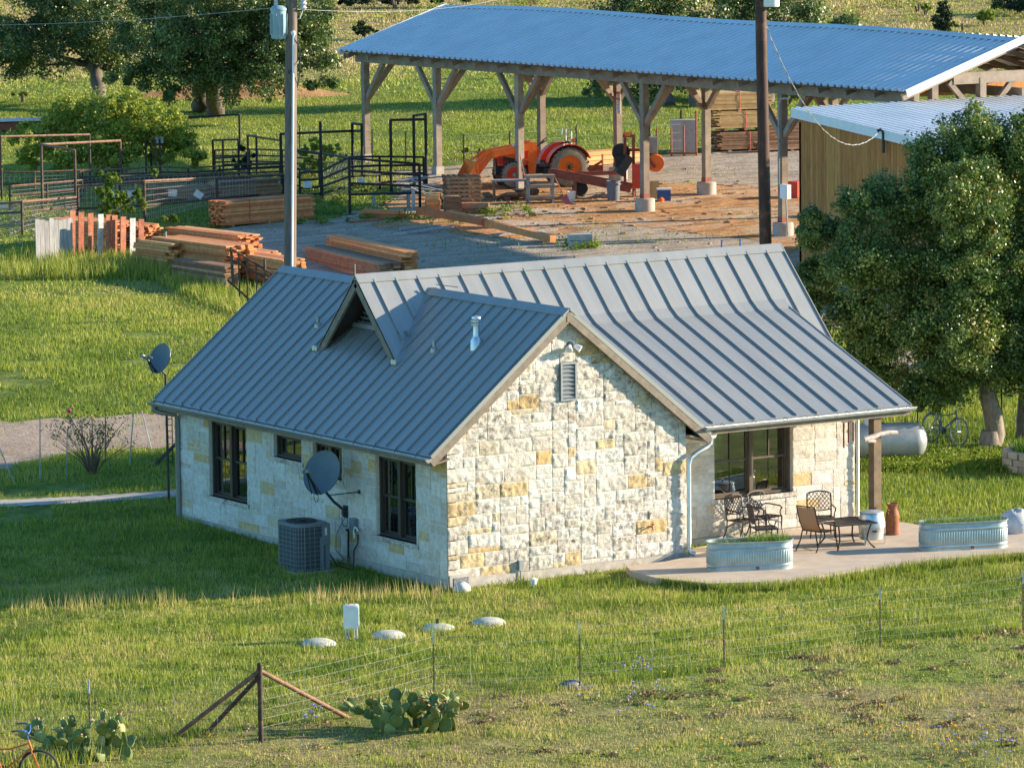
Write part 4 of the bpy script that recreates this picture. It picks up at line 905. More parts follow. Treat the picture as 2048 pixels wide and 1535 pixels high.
# ---- prickly pears
def pear(px, py, wid, n, label, seed, hmax=1.0):
    rs = random.Random(seed); P0 = gp(px, py); t = thing('prickly_pear', label, 'cactus', P0); m = MB(); fr = MB()
    pads = []
    def pad(b, d, az, l, w):
        d = np.array(d)/np.linalg.norm(d); s = np.array([math.cos(az), math.sin(az), 0]); s = s-d*(s @ d); s /= np.linalg.norm(s); nn_ = np.cross(s, d); c = b+d*l*.5; v = []; tt = rs.random()
        for lay, of in ((0, -1), (1, 1)):
            for rg in (1.0, .6):
                for k in range(12):
                    a = 2*math.pi*k/12; yy = math.sin(a); ww = w*(1+.12*yy); v.append(c+s*math.cos(a)*ww*.5*rg+d*yy*l*.5*rg+nn_*of*(.006 if rg == 1 else .022))
        f = [(k, (k+1) % 12, 12+(k+1) % 12, 12+k) for k in range(12)]+[tuple(range(12, 24))]
        f += [(24+k, 36+k, 36+(k+1) % 12, 24+(k+1) % 12) for k in range(12)]+[tuple(range(47, 35, -1))]+[(k, 24+k, 24+(k+1) % 12, (k+1) % 12) for k in range(12)]
        m.add(v, f, tt); pads.append((c, d, s, l, w, nn_)); return b+d*l*.95
    stack = []
    for i in range(n):
        b = P0+np.array([RT[0], RT[1], 0])*rs.uniform(-.5, .5)*wid+np.array([FH[0], FH[1], 0])*rs.uniform(-.35, .35); b[2] = g1(b[0], b[1])-.03; stack.append((b, (rs.gauss(0, .35), rs.gauss(0, .35), 1), 0))
    while stack:
        b, d, g = stack.pop(); l = rs.uniform(.22, .32)*(.92**g); az = rs.uniform(0, 6.28) if rs.random() < .35 else YAW*-1+rs.gauss(0, .5); e = pad(b, d, az, l, l*rs.uniform(.72, .9))
        if g < 3 and e[2]-P0[2] < hmax-.2:
            for _ in range(rs.choice([1, 1, 2, 2]) if g < 2 else rs.choice([0, 0, 1, 1, 2])):
                s = pads[-1][2]; off = rs.uniform(-.8, .8); stack.append((e+s*off*l*.3-np.array([0, 0, .03]), (d[0]+s[0]*off+rs.gauss(0, .3), d[1]+s[1]*off+rs.gauss(0, .3), .9), g+1))
    m.build('pads', M['cactus'], t, smooth=50)
    for c, d, s, l, w, nn_ in pads:
        if c[2]-P0[2] < .35: continue
        for k in range(rs.choice([0, 1, 2, 3, 4])):
            a = rs.uniform(.5, 2.64); q = c+s*math.cos(a)*w*.5+d*math.sin(a)*l*.5; o = s*math.cos(a)+d*math.sin(a); fr.tube(q-o*.01, q+o*.055, .012, .017, 6)
    fr.build('buds', M['bud'], t, smooth=60); return t
M['cactus'] = mat('cactus_pad', [(0, (.085, .135, .035)), (.6, (.16, .21, .05)), (1, (.38, .38, .13))], nv=.2, ns=12, patch=((.36, .36, .2, 1), 9, .62, .75, .5), rough=.6)
M['bud'] = mat('cactus_bud', [(0, (.20, .25, .08)), (.5, (.45, .42, .18)), (.75, (.62, .26, .10)), (1, (.7, .3, .12))], nv=.1, rough=.6)
pear(815, 1458, 1.75, 17, 'large prickly pear clump with orange buds beside the fence brace', 3, 1.05)
pear(190, 1520, 1.25, 13, 'smaller prickly pear clump at the left fence post', 8, .85)
p = gp(735, 1465); p = gp(1142, 1372); rk = MB(); rk.sphere(p+np.array([0, 0, .02]), .2, 12, 7, s=(1.3, .7, .5), jit=.12); tag(rk.build('dark_rock', M['bluegrey'], smooth=60), 'flat dark rock at the foot of a fence post', 'rock')
p = gp(1160, 1376); tag(MB().beam(p+np.array([-.1, 0, .02]), p+np.array([.3, -.12, .02]), .07, .05).build('wood_scrap', M['greywood']), 'weathered wood scrap beside the dark rock', 'wood')

# ---- bicycles
def bicycle(label, loc, rz, col, lean, bars, seatc, tyre):
    t = thing('bicycle', label, 'bicycle', loc, rz, tilt=(lean, 0)); Rw = .33
    for x in (-.52, .52):
        m = MB(); m.pipe([(x+math.cos(a)*Rw, 0, Rw+math.sin(a)*Rw) for a in np.linspace(0, 6.283, 29)[:-1]], .021, 6, closed=True); wh = m.build('wheel', tyre, t, world=False, smooth=60)
        m = MB(); m.pipe([(x+math.cos(a)*(Rw-.022), 0, Rw+math.sin(a)*(Rw-.022)) for a in np.linspace(0, 6.283, 29)[:-1]], .011, 5, closed=True); m.build('rim', M['steel'], wh, world=False)
        m = MB()
        for k in range(14): a = k*.449; m.tube((x, .03*(-1)**k, Rw), (x+math.cos(a)*(Rw-.02), 0, Rw+math.sin(a)*(Rw-.02)), .0025, n=3)
        m.tube((x, -.05, Rw), (x, .05, Rw), .02, n=8); m.build('spokes', M['steel'], wh, world=False)
    bb = (-.10, 0, .30); st_ = (-.26, 0, .80); hd = (.36, 0, .82); hb = (.40, 0, .70); fa = (.52, 0, Rw)
    m = MB(); m.tube(bb, (-.235, 0, .72), .016); m.tube(bb, hb, .019); m.pipe([(-.235, 0, .68), (.05, 0, .69), (.37, 0, .79)], .016); m.tube((.355, 0, .84), (.405, 0, .67), .02)
    for s in (-1, 1): m.pipe([bb, (-.52, .05*s, Rw)], .011); m.pipe([(-.23, .0, .70), (-.52, .05*s, Rw)], .010); m.pipe([(.405, .04*s, .67), (.44, .05*s, .55), (.52, .05*s, Rw)], .013)
    m.build('frame', col, t, world=False, smooth=40)
    m = MB(); m.tube((-.235, 0, .7), (-.27, 0, .86), .012); m.build('seat_post', M['steel'], t, world=False)
    m = MB(); m.prism([(-.42, -.10, .86), (-.42, .10, .86), (-.28, .07, .875), (-.12, .02, .88), (-.12, -.02, .88), (-.28, -.07, .875)], (0, 0, .05)); m.build('saddle', seatc, t, world=False)
    m = MB(); m.tube((.35, 0, .84), (.335, 0, .93), .014)
    for s in (-1, 1): m.pipe([(.34, 0, .93), (.37, .10*s, .97), (.36, .22*s, 1.05), (.28, .27*s, 1.07), (.14, .28*s, 1.06)], .012)
    m.build('handlebar', bars, t, world=False, smooth=50)
    m = MB()
    for s in (-1, 1): m.tube((.24, .275*s, 1.068), (.12, .28*s, 1.058), .017)
    m.build('grips', seatc, t, world=False)
    m = MB(); m.lathe([(.09, -.006), (.09, .006)], (bb[0], .05, bb[2]), 16, (0, 1, 0)); m.tube((bb[0], .07, bb[2]), (bb[0]+.10, .07, bb[2]-.13), .01); m.tube((bb[0], -.07, bb[2]), (bb[0]-.10, -.07, bb[2]+.13), .01)
    for s in (-1, 1): m.box((bb[0]+.10*s, .11*s, bb[2]-.13*s), (.09, .09, .02))
    m.pipe([(bb[0], .05, bb[2]+.09), (-.52, .05, Rw+.04), (-.56, .05, Rw), (-.52, .05, Rw-.04), (bb[0], .05, bb[2]-.09)], .006, 4); m.build('crank', M['darkmetal'], t, world=False)
    m = MB(); m.pipe([(-.52+math.cos(a)*(Rw+.035), 0, Rw+math.sin(a)*(Rw+.035)) for a in np.linspace(.3, 2.9, 14)], .014, 4); m.build('mudguard', col, t, world=False); return t
c = .5*(gp(78, 1550)+gp(-44, 1552)); bicycle('rusty orange bicycle with blue handlebar half sunk in grass', c-np.array([0, 0, .22]), -YAW-.05, mat('orange_frame_paint', (.62, .19, .04, 1), nv=.3, ns=9, patch=((.25, .09, .04, 1), 7, .55, .7, .7)), .04, M['brightblue'], M['rustpipe'], M['tyre'])
c = .5*(gp(1868, 882)+gp(1908, 890)); bicycle('blue bicycle standing in the grass between the tank and the oak trunk', c, R(-88), mat('blue_frame_paint', (.10, .16, .32, 1), nv=.15, ns=9), -.10, M['steel'], M['black'], M['tyredust'])

# ---- propane tank, milk can, cooler, boulder
c = gp(1772, 918); ang = -YAW+.12; ax = np.array([math.cos(ang), math.sin(ang), 0]); t = thing('propane_tank', 'large weathered silver propane tank lying on the lawn behind the porch', 'propane tank', c)
rt = .44; Lh = .72; cc = c+np.array([0, 0, rt+.0])-ax*.05; pr = [(0, -Lh-.33)]+[(rt*math.sin(a), -Lh-.33*math.cos(a)) for a in np.linspace(.2, 1.571, 8)]+[(rt*math.cos(a), Lh+.33*math.sin(a)) for a in np.linspace(0, 1.4, 8)]+[(0, Lh+.33)]
MB().lathe(pr, cc, 32, ax, .5).build('shell', M['tank'], t, smooth=40)
q = cc-ax*.28; MB().lathe([(.21, rt-.06), (.21, rt+.12), (.17, rt+.20), (.08, rt+.225), (0, rt+.23)], q, 18).build('dome', M['tank'], t, smooth=40)
m = MB(); m.pipe([cc+ax*.45+np.array([0, 0, rt-.02]), cc+ax*.45+np.array([0, 0, rt+.07]), cc+ax*.53+np.array([0, 0, rt+.07]), cc+ax*.53+np.array([0, 0, rt-.03])], .012); m.pipe([q+np.array([0, -.0, rt+.1]), q+ax*.2+np.array([.05, -.1, rt]), q+ax*.12+np.array([.2, -.42, .1]), q+ax*.1+np.array([.22, -.45, -.5])], .012); m.build('fitting', M['darkmetal'], t)
for s in (-.5, .5): m = MB(); m.box(cc+ax*s-np.array([0, 0, rt+.02]), (.12, .5, .1), ang); m.build('leg', M['block'], t)
PZ = -.05
c = onz(1743, 1086, PZ); t = thing('drink_cooler', 'shiny barrel shaped metal drink cooler on short legs on the patio', 'cooler', c, -.9)
MB().lathe([(.235, .10), (.25, .11), (.285, .36), (.288, .385)], (0, 0, 0), 28).build('lower_shell', M['galv'], t, world=False, smooth=40)
MB().lathe([(.296, .375), (.296, .40), (.285, .52), (.255, .66), (.25, .67)], (0, 0, 0), 28).build('upper_shell', M['galv'], t, world=False, smooth=40)
m = MB(); m.lathe([(.262, .66), (.268, .68), (.26, .695), (.2, .71), (0, .73)], (0, 0, 0), 28); m.build('lid', M['galvdull'], t, world=False, smooth=40)
MB().pipe([(-.05, 0, .72), (-.05, 0, .765), (.05, 0, .765), (.05, 0, .72)], .008).build('handle', M['black'], t, world=False)
for k in range(3): a = 2.1*k+.3; MB().beam((math.cos(a)*.285, math.sin(a)*.285, .40), (math.cos(a)*.29, math.sin(a)*.29, 0), .05, .012, up=(math.cos(a), math.sin(a), 0)).build('leg', M['galvdull'], t, world=False)
bd = MB(); a0 = R(-122.8)+.9+.18
for k in range(9): a = a0+(k-4)*.045; bd.box((math.cos(a)*.283, math.sin(a)*.283, .30+.012*math.sin(k*2.2)), (.006, .012, .03), a, ry=-.12)
bd.build('badge', M['black'], t, world=False)
c = onz(1785, 1068, PZ); t = thing('milk_can', 'rusty brown milk can with two handles standing on the patio', 'milk can', c, .4)
MB().lathe([(.15, 0), (.155, .01), (.15, .05), (.15, .40), (.155, .42), (.15, .44), (.105, .56), (.10, .60), (.115, .63), (.13, .66), (.135, .68), (.11, .685), (.1, .66), (0, .65)], (0, 0, 0), 24).build('body', M['rustcan'], t, world=False, smooth=35)
for s in (-1, 1): MB().pipe([(s*.11, 0, .54), (s*.19, 0, .57), (s*.20, 0, .51), (s*.145, 0, .45)], .012).build('handle', M['rustcan'], t, world=False)
c = gp(2032, 1070); rk = MB(); rk.sphere(c+np.array([0.0, 0, .2]), .5, 18, 12, s=(.9, .8, .75), jit=.11); tag(rk.build('boulder', M['limestone'], smooth=50), 'white and grey boulder at the right patio edge', 'boulder')

# ---- oval steel tank planters
def stadium(L, w, n, off=0):
    r = w/2+off; s = (L-w)/2; P = []; per = 2*math.pi*r+4*s
    for k in range(n):
        q = per*k/n
        if q < 2*s: P.append((-s+q, -r))
        elif q < 2*s+math.pi*r: a = (q-2*s)/r-math.pi/2; P.append((s+math.cos(a)*r, math.sin(a)*r))
        elif q < 4*s+math.pi*r: P.append((s-(q-2*s-math.pi*r), r))
        else: a = (q-4*s-math.pi*r)/r+math.pi/2; P.append((-s+math.cos(a)*r, math.sin(a)*r))
    return P
M['leafy'] = leafmat('planter_leaves', [(0, (.05, .12, .02)), (.5, (.13, .24, .035)), (.85, (.25, .33, .07)), (1, (.4, .36, .16))], trans=.3)
def planter(label, a, b, seed):
    a, b = gp(*a), gp(*b); d = b-a; Ln = np.linalg.norm(d[:2])+.02; ang = math.atan2(d[1], d[0]); wd = .62; c = (a+b)/2+np.array([-math.sin(ang), math.cos(ang), 0])*wd/2; c[2] = PZ-.0
    t = thing('steel_planter', label, 'planter', c, ang, 'oval steel tank planters'); N_ = 320; v = []; f = []
    prof = [(.0, 0, 0), (.0, .012, 0), (.06, .0, 0), (.09, .018, 0), (.115, 0, 0), (.13, 0, 0), (.145, 0, 1), (.39, 0, 1), (.405, 0, 0), (.43, 0, 0), (.455, .018, 0), (.48, 0, 0), (.56, .0, 0), (.575, .024, 0), (.595, .028, 0), (.605, .01, 0), (.59, -.012, 0), (.40, -.02, 0)]
    for z, of, rb in prof:
        P = stadium(Ln, wd, N_)
        for k, (x, y) in enumerate(P):
            if of or rb:
                nx, ny = (0, -1) if y <= -wd/2+1e-6 else ((0, 1) if y >= wd/2-1e-6 else None) or (0, 0)
                if nx == 0 and ny == 0: cx = math.copysign((Ln-wd)/2, x); l = math.hypot(x-cx, y); nx, ny = (x-cx)/l, y/l
                o = of+(.014 if rb and k % 4 < 2 else 0); x += nx*o; y += ny*o
            v.append((x, y, z))
    for i in range(len(prof)-1): f += [(i*N_+k, i*N_+(k+1) % N_, (i+1)*N_+(k+1) % N_, (i+1)*N_+k) for k in range(N_)]
    m = MB(); m.add(v, f, .5); m.build('tank', M['galvtank'], t, world=False, smooth=50)
    m = MB(); m.prism([(x, y, .46) for x, y in stadium(Ln-.06, wd-.06, 40)], (0, 0, .07)); m.build('soil', M['soil'], t, world=False)
    MB().lathe([(.035, 0), (.035, .03), (.02, .03), (.02, 0)], (.1, -wd/2+.0, .05), 10, (0, -1, 0)).build('drain_plug', M['copper'], t, world=False)
    rs = np.random.default_rng(seed); n = 1500; x = rs.uniform(-Ln/2+.1, Ln/2-.1, n); y = rs.uniform(-.27, .27, n); k = (np.abs(x) < (Ln-wd)/2) | (np.hypot(np.abs(x)-(Ln-wd)/2, y) < .27); k &= rs.uniform(0, 1, n) < (.35+.65*(x > -.1) if seed == 1 else .9); x, y = x[k], y[k]; n = len(x)
    vv, tt = blades(x, y, rs.uniform(.05, .20, n)*(1 if seed > 1 else np.where(x > 0, 1.35, .7)), .016, np.clip(rs.normal(.5, .2, n), 0, 1), .8, z=np.full(n, .52)); npmesh('plants', vv, np.arange(len(vv)).reshape(-1, 3), M['leafy'], tt, t)
M['galvtank'] = mat('tank_steel', (.35, .43, .44, 1), nv=.14, ns=5, rough=.46, metal=.45)
planter('oval galvanised tank planter with sparse grass, left of the chairs', (1422, 1158), (1590, 1151), 1)
planter('oval galvanised tank planter full of low green plants, right end of the patio', (1850, 1115), (2021, 1106), 2)

# ---- patio furniture
def castchair():
    t = thing('lattice_chair', 'x', 'chair', (0, 0, 0), 0, 'cast metal lattice chairs on the patio')
    m = MB(); m.pipe([(-.22, -.25, .42), (.24, -.26, .43), (.27, 0, .435), (.24, .26, .43), (-.22, .25, .42)], .016, 6, closed=True)
    for i in range(9):
        q = -.44+.11*i
        for s in (-1, 1):
            x0, x1 = -.22, .26; y0, y1 = s*(q-.24), s*(q+.24)
            ta = max(0, (abs(y0)-.25)/.48) if abs(y0) > .25 else 0; tb = max(0, (abs(y1)-.25)/.48) if abs(y1) > .25 else 0
            if ta+tb < 1: m.beam((x0+.48*ta, y0+(y1-y0)*ta, .425), (x1-.48*tb, y1-(y1-y0)*tb, .43), .014, .010)
    m.build('seat', M['castiron'], t, world=False)
    m = MB(); B = lambda y, z: (-.23-.22*(z-.42)*.75, y, z); top = lambda y: .90+.05*(1-(y/.26)**2)
    m.pipe([B(-.26, .42), B(-.265, .7), B(-.26, .90), B(-.18, .935), B(0, .955), B(.18, .935), B(.26, .90), B(.265, .7), B(.26, .42)], .017, 6); m.pipe([B(-.26, .56), B(0, .53), B(.26, .56)], .013, 6)
    for i in range(-6, 7):
        for s in (-1, 1):
            pts = []
            for z in np.linspace(.56, .96, 12):
                y = i*.085+s*(z-.74)*.85
                if abs(y) < .255 and z < top(y): pts.append(B(y, z))
            if len(pts) > 1: m.beam(pts[0], pts[-1], .014, .012)
    m.build('backrest', M['castiron'], t, world=False)
    for s in (-1, 1):
        MB().pipe([B(.26*s, .66), (-.1, .29*s, .655), (.14, .30*s, .64), (.22, .29*s, .60), (.18, .28*s, .57)], .016, 6).build('armrest', M['castiron'], t, world=False)
        MB().pipe([(.20, .29*s, .62), (.17, .27*s, .5), (.24, .25*s, .40), (.23, .25*s, .2), (.27, .27*s, 0)], [.013, .014, .018, .014, .016], 6).build('leg', M['castiron'], t, world=False)
        MB().pipe([(-.23, .25*s, .44), (-.25, .25*s, .22), (-.34, .27*s, 0)], [.018, .014, .016], 6).build('leg', M['castiron'], t, world=False)
        MB().pipe([(.22, .24*s, .28), (0, .22*s, .38), (-.24, .24*s, .26)], .009, 5).build('stretcher', M['castiron'], t, world=False)
    return t
cs = [((1486, 1078), -80, 'cast lattice chair farthest left, against the window wall'), ((1532, 1070), -78, 'cast lattice chair under the window, second from the left'), ((1528, 1094), -22, 'cast lattice chair turned sideways, nearest the left planter'), ((1642, 1072), -118, 'cast lattice chair behind the low table, by the wall corner')]
pc = castchair()
for i, ((px, py), rz, lb) in enumerate(cs):
    p = onz(px, py, PZ)
    if i == 0: pc.location = [float(v) for v in p]; pc.rotation_euler.z = R(rz); pc['label'] = lb
    else: copytree(pc, None, p, R(rz), lb)
p = onz(1636, 1098, PZ); t = thing('sling_chair', 'tan sling backed patio chair seen from behind', 'chair', p, R(14))
m = MB(); v = []
for i, (x, z) in enumerate(((.24, .42), (.0, .40), (-.20, .43), (-.30, .62), (-.37, .82), (-.40, .95))):
    for y in (-.23, 0, .23): v.append((x, y, z-.012*(y == 0)))
m.add(v, [(i*3+k, i*3+k+1, i*3+4+k, i*3+3+k) for i in range(5) for k in range(2)], .5)
m.add([(x-.006, y, z-.006) for x, y, z in v], [(i*3+k, i*3+3+k, i*3+4+k, i*3+k+1) for i in range(5) for k in range(2)], .5); m.build('sling', M['sling'], t, world=False, recalc=False, smooth=60)
for s in (-1, 1):
    MB().pipe([(-.41, .25*s, .97), (-.37, .25*s, .82), (-.30, .25*s, .62), (-.20, .25*s, .43), (.0, .25*s, .40), (.25, .25*s, .42)], .015, 6).build('side_rail', M['castiron'], t, world=False)
    MB().pipe([(-.30, .27*s, .62), (-.1, .29*s, .64), (.18, .29*s, .62), (.24, .28*s, .55), (.27, .28*s, .25), (.33, .28*s, 0)], .016, 6).build('leg', M['castiron'], t, world=False); MB().pipe([(-.20, .26*s, .43), (-.27, .27*s, .2), (-.40, .28*s, 0)], .016, 6).build('leg', M['castiron'], t, world=False)
MB().tube((-.41, -.25, .97), (-.41, .25, .97), .014).build('top_rail', M['castiron'], t, world=False); MB().tube((-.22, -.25, .42), (-.22, .25, .42), .012).build('cross_rail', M['castiron'], t, world=False)
p = onz(1692, 1092, PZ); t = thing('patio_table', 'low square dark metal lattice table between the chairs and the cooler', 'table', p, R(-8)); hs = .48; m = MB()
for a, b in (((-hs, -hs), (hs, -hs)), ((hs, -hs), (hs, hs)), ((hs, hs), (-hs, hs)), ((-hs, hs), (-hs, -hs))): m.beam((*a, .54), (*b, .54), .05, .03)
for i in range(-9, 10):
    for s in (-1, 1):
        q = i*.1; pts = [(x, q+s*x) for x in np.linspace(-hs, hs, 41) if abs(q+s*x) <= hs]
        if len(pts) > 3: m.beam((*pts[0], .54), (*pts[-1], .54), .028, .012)
m.build('tabletop', M['castiron'], t, world=False)
for a in (-1, 1):
    for b in (-1, 1): MB().pipe([(a*.40, b*.40, .53), (a*.36, b*.36, .38), (a*.33, b*.33, .18), (a*.40, b*.40, .06), (a*.46, b*.46, 0)], .018, 6).build('leg', M['castiron'], t, world=False)
MB().pipe([(.33, .33, .18), (.33, -.33, .18), (-.33, -.33, .18), (-.33, .33, .18)], .014, 6, closed=True).build('stretcher', M['castiron'], t, world=False)

# ---- stone bed at the right edge, iron stakes, rose bush
c = gp(2095, 938); t = thing('stone_bed', 'round raised stone bed with green plants at the right edge', 'flower bed', c); m = MB()
for j in range(3):
    for k in range(16): a = 2*math.pi*(k+.5*(j % 2))/16; m.box((math.cos(a)*.95, math.sin(a)*.95, .08+.16*j), (.22, .36+random.uniform(-.04, .04), .15), a)
m.build('stone_ring', M['shale'], t, world=False); MB().lathe([(0, .40), (.9, .40), (.9, .44), (0, .46)], (0, 0, 0), 20).build('soil', M['soil'], t, world=False)
n = 900; a = RNG.uniform(0, 6.28, n); q = np.sqrt(RNG.uniform(0, 1, n))*.85; vv, tt = blades(np.cos(a)*q, np.sin(a)*q, RNG.uniform(.1, .4, n), .03, RNG.uniform(.1, .8, n), .8, z=np.full(n, .44)); npmesh('plants', vv, np.arange(len(vv)).reshape(-1, 3), M['leafy'], tt, t)
for i, ((px, yb, yt), lb) in enumerate(zip(((1835, 862, 765), (2003, 885, 775)), ('thin black steel fence post left of the blue bicycle', 'thin black steel fence post beside the oak trunk'))):
    p = gp(px, yb); stick('steel_post', p, p+np.array([0, 0, mpx(p, yb-yt)]), .022, M['blackpipe'], lb, 'post')
stk = [(80, 962, 832, 3, 'pale thin stake left of the rose bush, tall and straight'), (132, 956, 855, 5, 'thin stake just left of the rose bush'), (186, 930, 832, 0, 'dark thin stake standing in the middle of the rose bush'), (211, 925, 812, 2, 'thin rusty stake on the right side of the rose bush'), (258, 930, 806, 13, 'leaning pale stake right of the rose bush'), (305, 900, 820, -20, 'dark stake leaning left, nearest the cottage corner'), (33, 968, 893, -33, 'dark stake leaning far left at the picture edge')]
for px, yb, yt, dx, lb in stk: p = gp(px, yb); q = p+np.array([RT[0], RT[1], 0])*mpx(p, dx)+np.array([0, 0, mpx(p, yb-yt)]); stick('stake', p-np.array([0, 0, .1]), q, .018, M['rustpipe'] if px in (186, 211) else M['twigpale'] if 'twigpale' in M else M['greywood'], lb, 'stake', 'stakes round the rose bush', 6, .014)
c = gp(186, 948); t = thing('rose_bush', 'bare branched rose bush with one pink bloom beside the road', 'bush', c); m = MB(); lf = []; rs = random.Random(4)
for i in range(34):
    a = rs.uniform(0, 6.28); b = np.array([c[0]+math.cos(a)*.08, c[1]+math.sin(a)*.08, c[2]]); sp = rs.uniform(.3, 1.25); h = rs.uniform(.7, 1.45); pts = [b]
    for q in (.3, .6, .85, 1): pts.append(b+np.array([math.cos(a)*sp*q**1.3+rs.gauss(0, .04), math.sin(a)*sp*q**1.3+rs.gauss(0, .04), h*q**.8]))
    m.pipe(pts, [.015, .012, .009, .006, .004], 4)
    for k in range(3):
        j = rs.choice([2, 3]); p0 = pts[j]; e = p0+np.array([rs.gauss(0, .22), rs.gauss(0, .22), rs.uniform(.05, .35)]); m.pipe([p0, e], [.006, .003], 3)
        for _ in range(5): lf.append(e+np.array([rs.gauss(0, .06), rs.gauss(0, .06), rs.gauss(0, .06)]))
m.build('canes', M['twig'], t); lf = np.array(lf); vv, tt = blades(lf[:, 0], lf[:, 1], np.full(len(lf), .05), .05, RNG.uniform(.0, .6, len(lf)), 1.0, z=lf[:, 2]); vv = vv-np.array(c); npmesh('leaves', vv, np.arange(len(vv)).reshape(-1, 3), M['leafy'], tt, t)
p = c+np.array([RT[0], RT[1], 0])*mpx(c, -44)+np.array([0, 0, mpx(c, 128)]); MB().sphere(p, .055, 9, 6).build('bloom', M['pinkbloom'] if 'pinkbloom' in M else mat('pink_bloom', (.75, .05, .12, 1)), t, smooth=80)
c = gp(340, 930); t = thing('ladder_trellis', 'narrow black iron trellis ladder beside the back corner', 'trellis', c); m = MB(); h = mpx(c, 112)
for s in (-.07, .07): m.tube(c+np.array([RT[0], RT[1], 0])*s, c+np.array([RT[0], RT[1], 0])*s+np.array([0, 0, h]), .012)
m.build('rail', M['blackpipe'], t); m = MB()
for k in range(9): m.tube(c+np.array([RT[0], RT[1], 0])*-.07+np.array([0, 0, h*(k+.5)/9]), c+np.array([RT[0], RT[1], 0])*.07+np.array([0, 0, h*(k+.5)/9]), .009)
m.build('rungs', M['blackpipe'], t)
p = gp(305, 935); q = gp(356, 918); tag(MB().beam(p, q+np.array([0, 0, .42]), .06, .06).build('iron_bar', M['blackpipe']), 'heavy black bar leaning up to the back corner of the cottage', 'bar')
# ================================================================== the open timber barn
RTH = np.array([FH[1], -FH[0], 0.0]); FWH = np.array([FH[0], FH[1], 0.0])
def stand(px, yb): return gp(px, yb)
XF, XM, XRG = 39.6, 43.9, 43.66
ZEV, ZRG = 6.86, 8.38
SLP = (ZRG-ZEV)/(XRG-39.0)
zP = lambda x: ZEV+SLP*(x-39.0) if x <= XRG else ZRG-SLP*(x-XRG)
YL_, YR_ = 69.7, 35.17
barn = thing('open_barn', 'long open sided timber barn with shining ribbed metal roof', 'barn', (41.5, 52, g1(41.5, 52)))
def ribbed(name, X0, X1, Ya, Yb, zf, mat, parent, along='x', rib=.36, sag=0, th=.003):
    """ribbed metal sheet; ribs run along x (or y), profile across"""
    n = int(round(abs(Yb-Ya)/rib)); prof = []
    for i in range(n):
        b = Ya+(Yb-Ya)*i/n; s = math.copysign(1, Yb-Ya)
        prof += [(b, 0), (b+s*.11, 0), (b+s*.14, .075), (b+s*.23, .075), (b+s*.26, 0)]
    V = []; F = []
    xs = np.linspace(X0, X1, 8)
    for x in xs:
        for q, h in prof:
            sg = sag*(.5*math.sin(q*.31+1)+.5*math.sin(q*.13+.4))*((x-X0)/(X1-X0)) if sag else 0
            V.append((x, q, zf(x)+h+sg) if along == 'x' else (q, x, zf(x)+h+sg))
    k = len(prof)
    for a in range(len(xs)-1):
        for i in range(k-1): F.append((a*k+i, a*k+i+1, (a+1)*k+i+1, (a+1)*k+i))
    m = MB(); m.add(V, F, .5); o = m.build(name, mat, parent, recalc=False); return o
R1 = ribbed('roof', 39.0, XRG+.02, YL_, YR_, zP, M['galvroof'], barn, sag=.10)
ribbed('roof', XRG-.02, 47.6, YL_, YR_, zP, M['galvroof'], barn)
m = MB()
for s in (-1, 1):
    for a in np.linspace(YR_, YL_, 15)[:-1]:
        b = a+(YL_-YR_)/14; sg = lambda y: .10*(.5*math.sin(y*.31+1)+.5*math.sin(y*.13+.4))
        m.prism([(XRG, a, ZRG+.075+sg(a)), (XRG, b, ZRG+.075+sg(b)), (XRG+s*.25, b, ZRG+.055-SLP*.25+sg(b)), (XRG+s*.25, a, ZRG+.055-SLP*.25+sg(a))], (0, 0, .006), .5)
m.build('ridge_cap', M['galvroof'], R1)
m = MB()
for a, b in (((38.98, YR_), (XRG, YR_)), ((XRG, YR_), (47.6, YR_)), ((38.98, YL_), (XRG, YL_)), ((XRG, YL_), (47.6, YL_))):
    MB().beam((a[0], a[1], zP(a[0])-.03), (b[0], b[1], zP(b[0])-.03), .03, .24).build('rake_trim', M['whitemetal'], R1)
YS = [68.84, 63.82, 58.34, 50.53, 42.58, 36.6]
m = MB(); m.beam((XF, YL_-.3, 6.62), (XF, YR_+.3, 6.62), .2, .34); m.beam((XM, YL_-.3, 6.62), (XM, YR_+.3, 6.62), .2, .30); m.build('beam', M['timber'], barn)
m = MB()
for x in (39.25, 40.4, 41.6, 42.7, 43.6, 44.8, 46, 47.3): m.beam((x, YL_-.05, zP(x)-.09), (x, YR_+.05, zP(x)-.09), .05, .12)
m.build('purlins', M['darktimber'], barn)
m = MB()
for y in np.linspace(YL_-.4, YR_+.4, 24):
    m.beam((39.1, y, zP(39.1)-.22), (XRG, y, zP(XRG)-.22), .06, .16); m.beam((XRG, y, zP(XRG)-.22), (47.5, y, zP(47.5)-.22), .06, .16)
m.build('rafters', M['timber'], barn)
def bpost(x, y, ztop, pier, par=barn, w=.235):
    z = g1(x, y); o = MB().box((x, y, (z+.28+ztop)/2), (w, w, ztop-z-.28)).build('post', M['timber'], par)
    if pier: MB().lathe([(.34, -.1), (.34, .42), (.31, .45), (0, .45)], (x, y, z), 18).build('pier', M['concrete'], par, smooth=40); MB().box((x, y, z+.52), (w+.02, w+.02, .18)).build('bracket', M['rustred'], o)
    else: MB().box((x, y, z+.15), (w+.1, w+.1, .3)).build('pier', M['concrete'], par)
for i, y in enumerate(YS[:5]):
    bpost(XF, y, 6.46, i >= 3); m = []
    for s in (-1, 1):
        if i == 0 and s > 0: continue
        MB().beam((XF, y+s*.1, 5.1), (XF, y+s*1.3, 6.46), .15, .17).build('brace', M['timber'], barn)
    MB().beam((XF+.1, y, 5.1), (XF+1.5, y, 6.75), .15, .17).build('brace', M['timber'], barn); MB().beam((XF, y, 6.7), (XM, y, 6.7), .16, .24).build('tie_beam', M['timber'], barn)
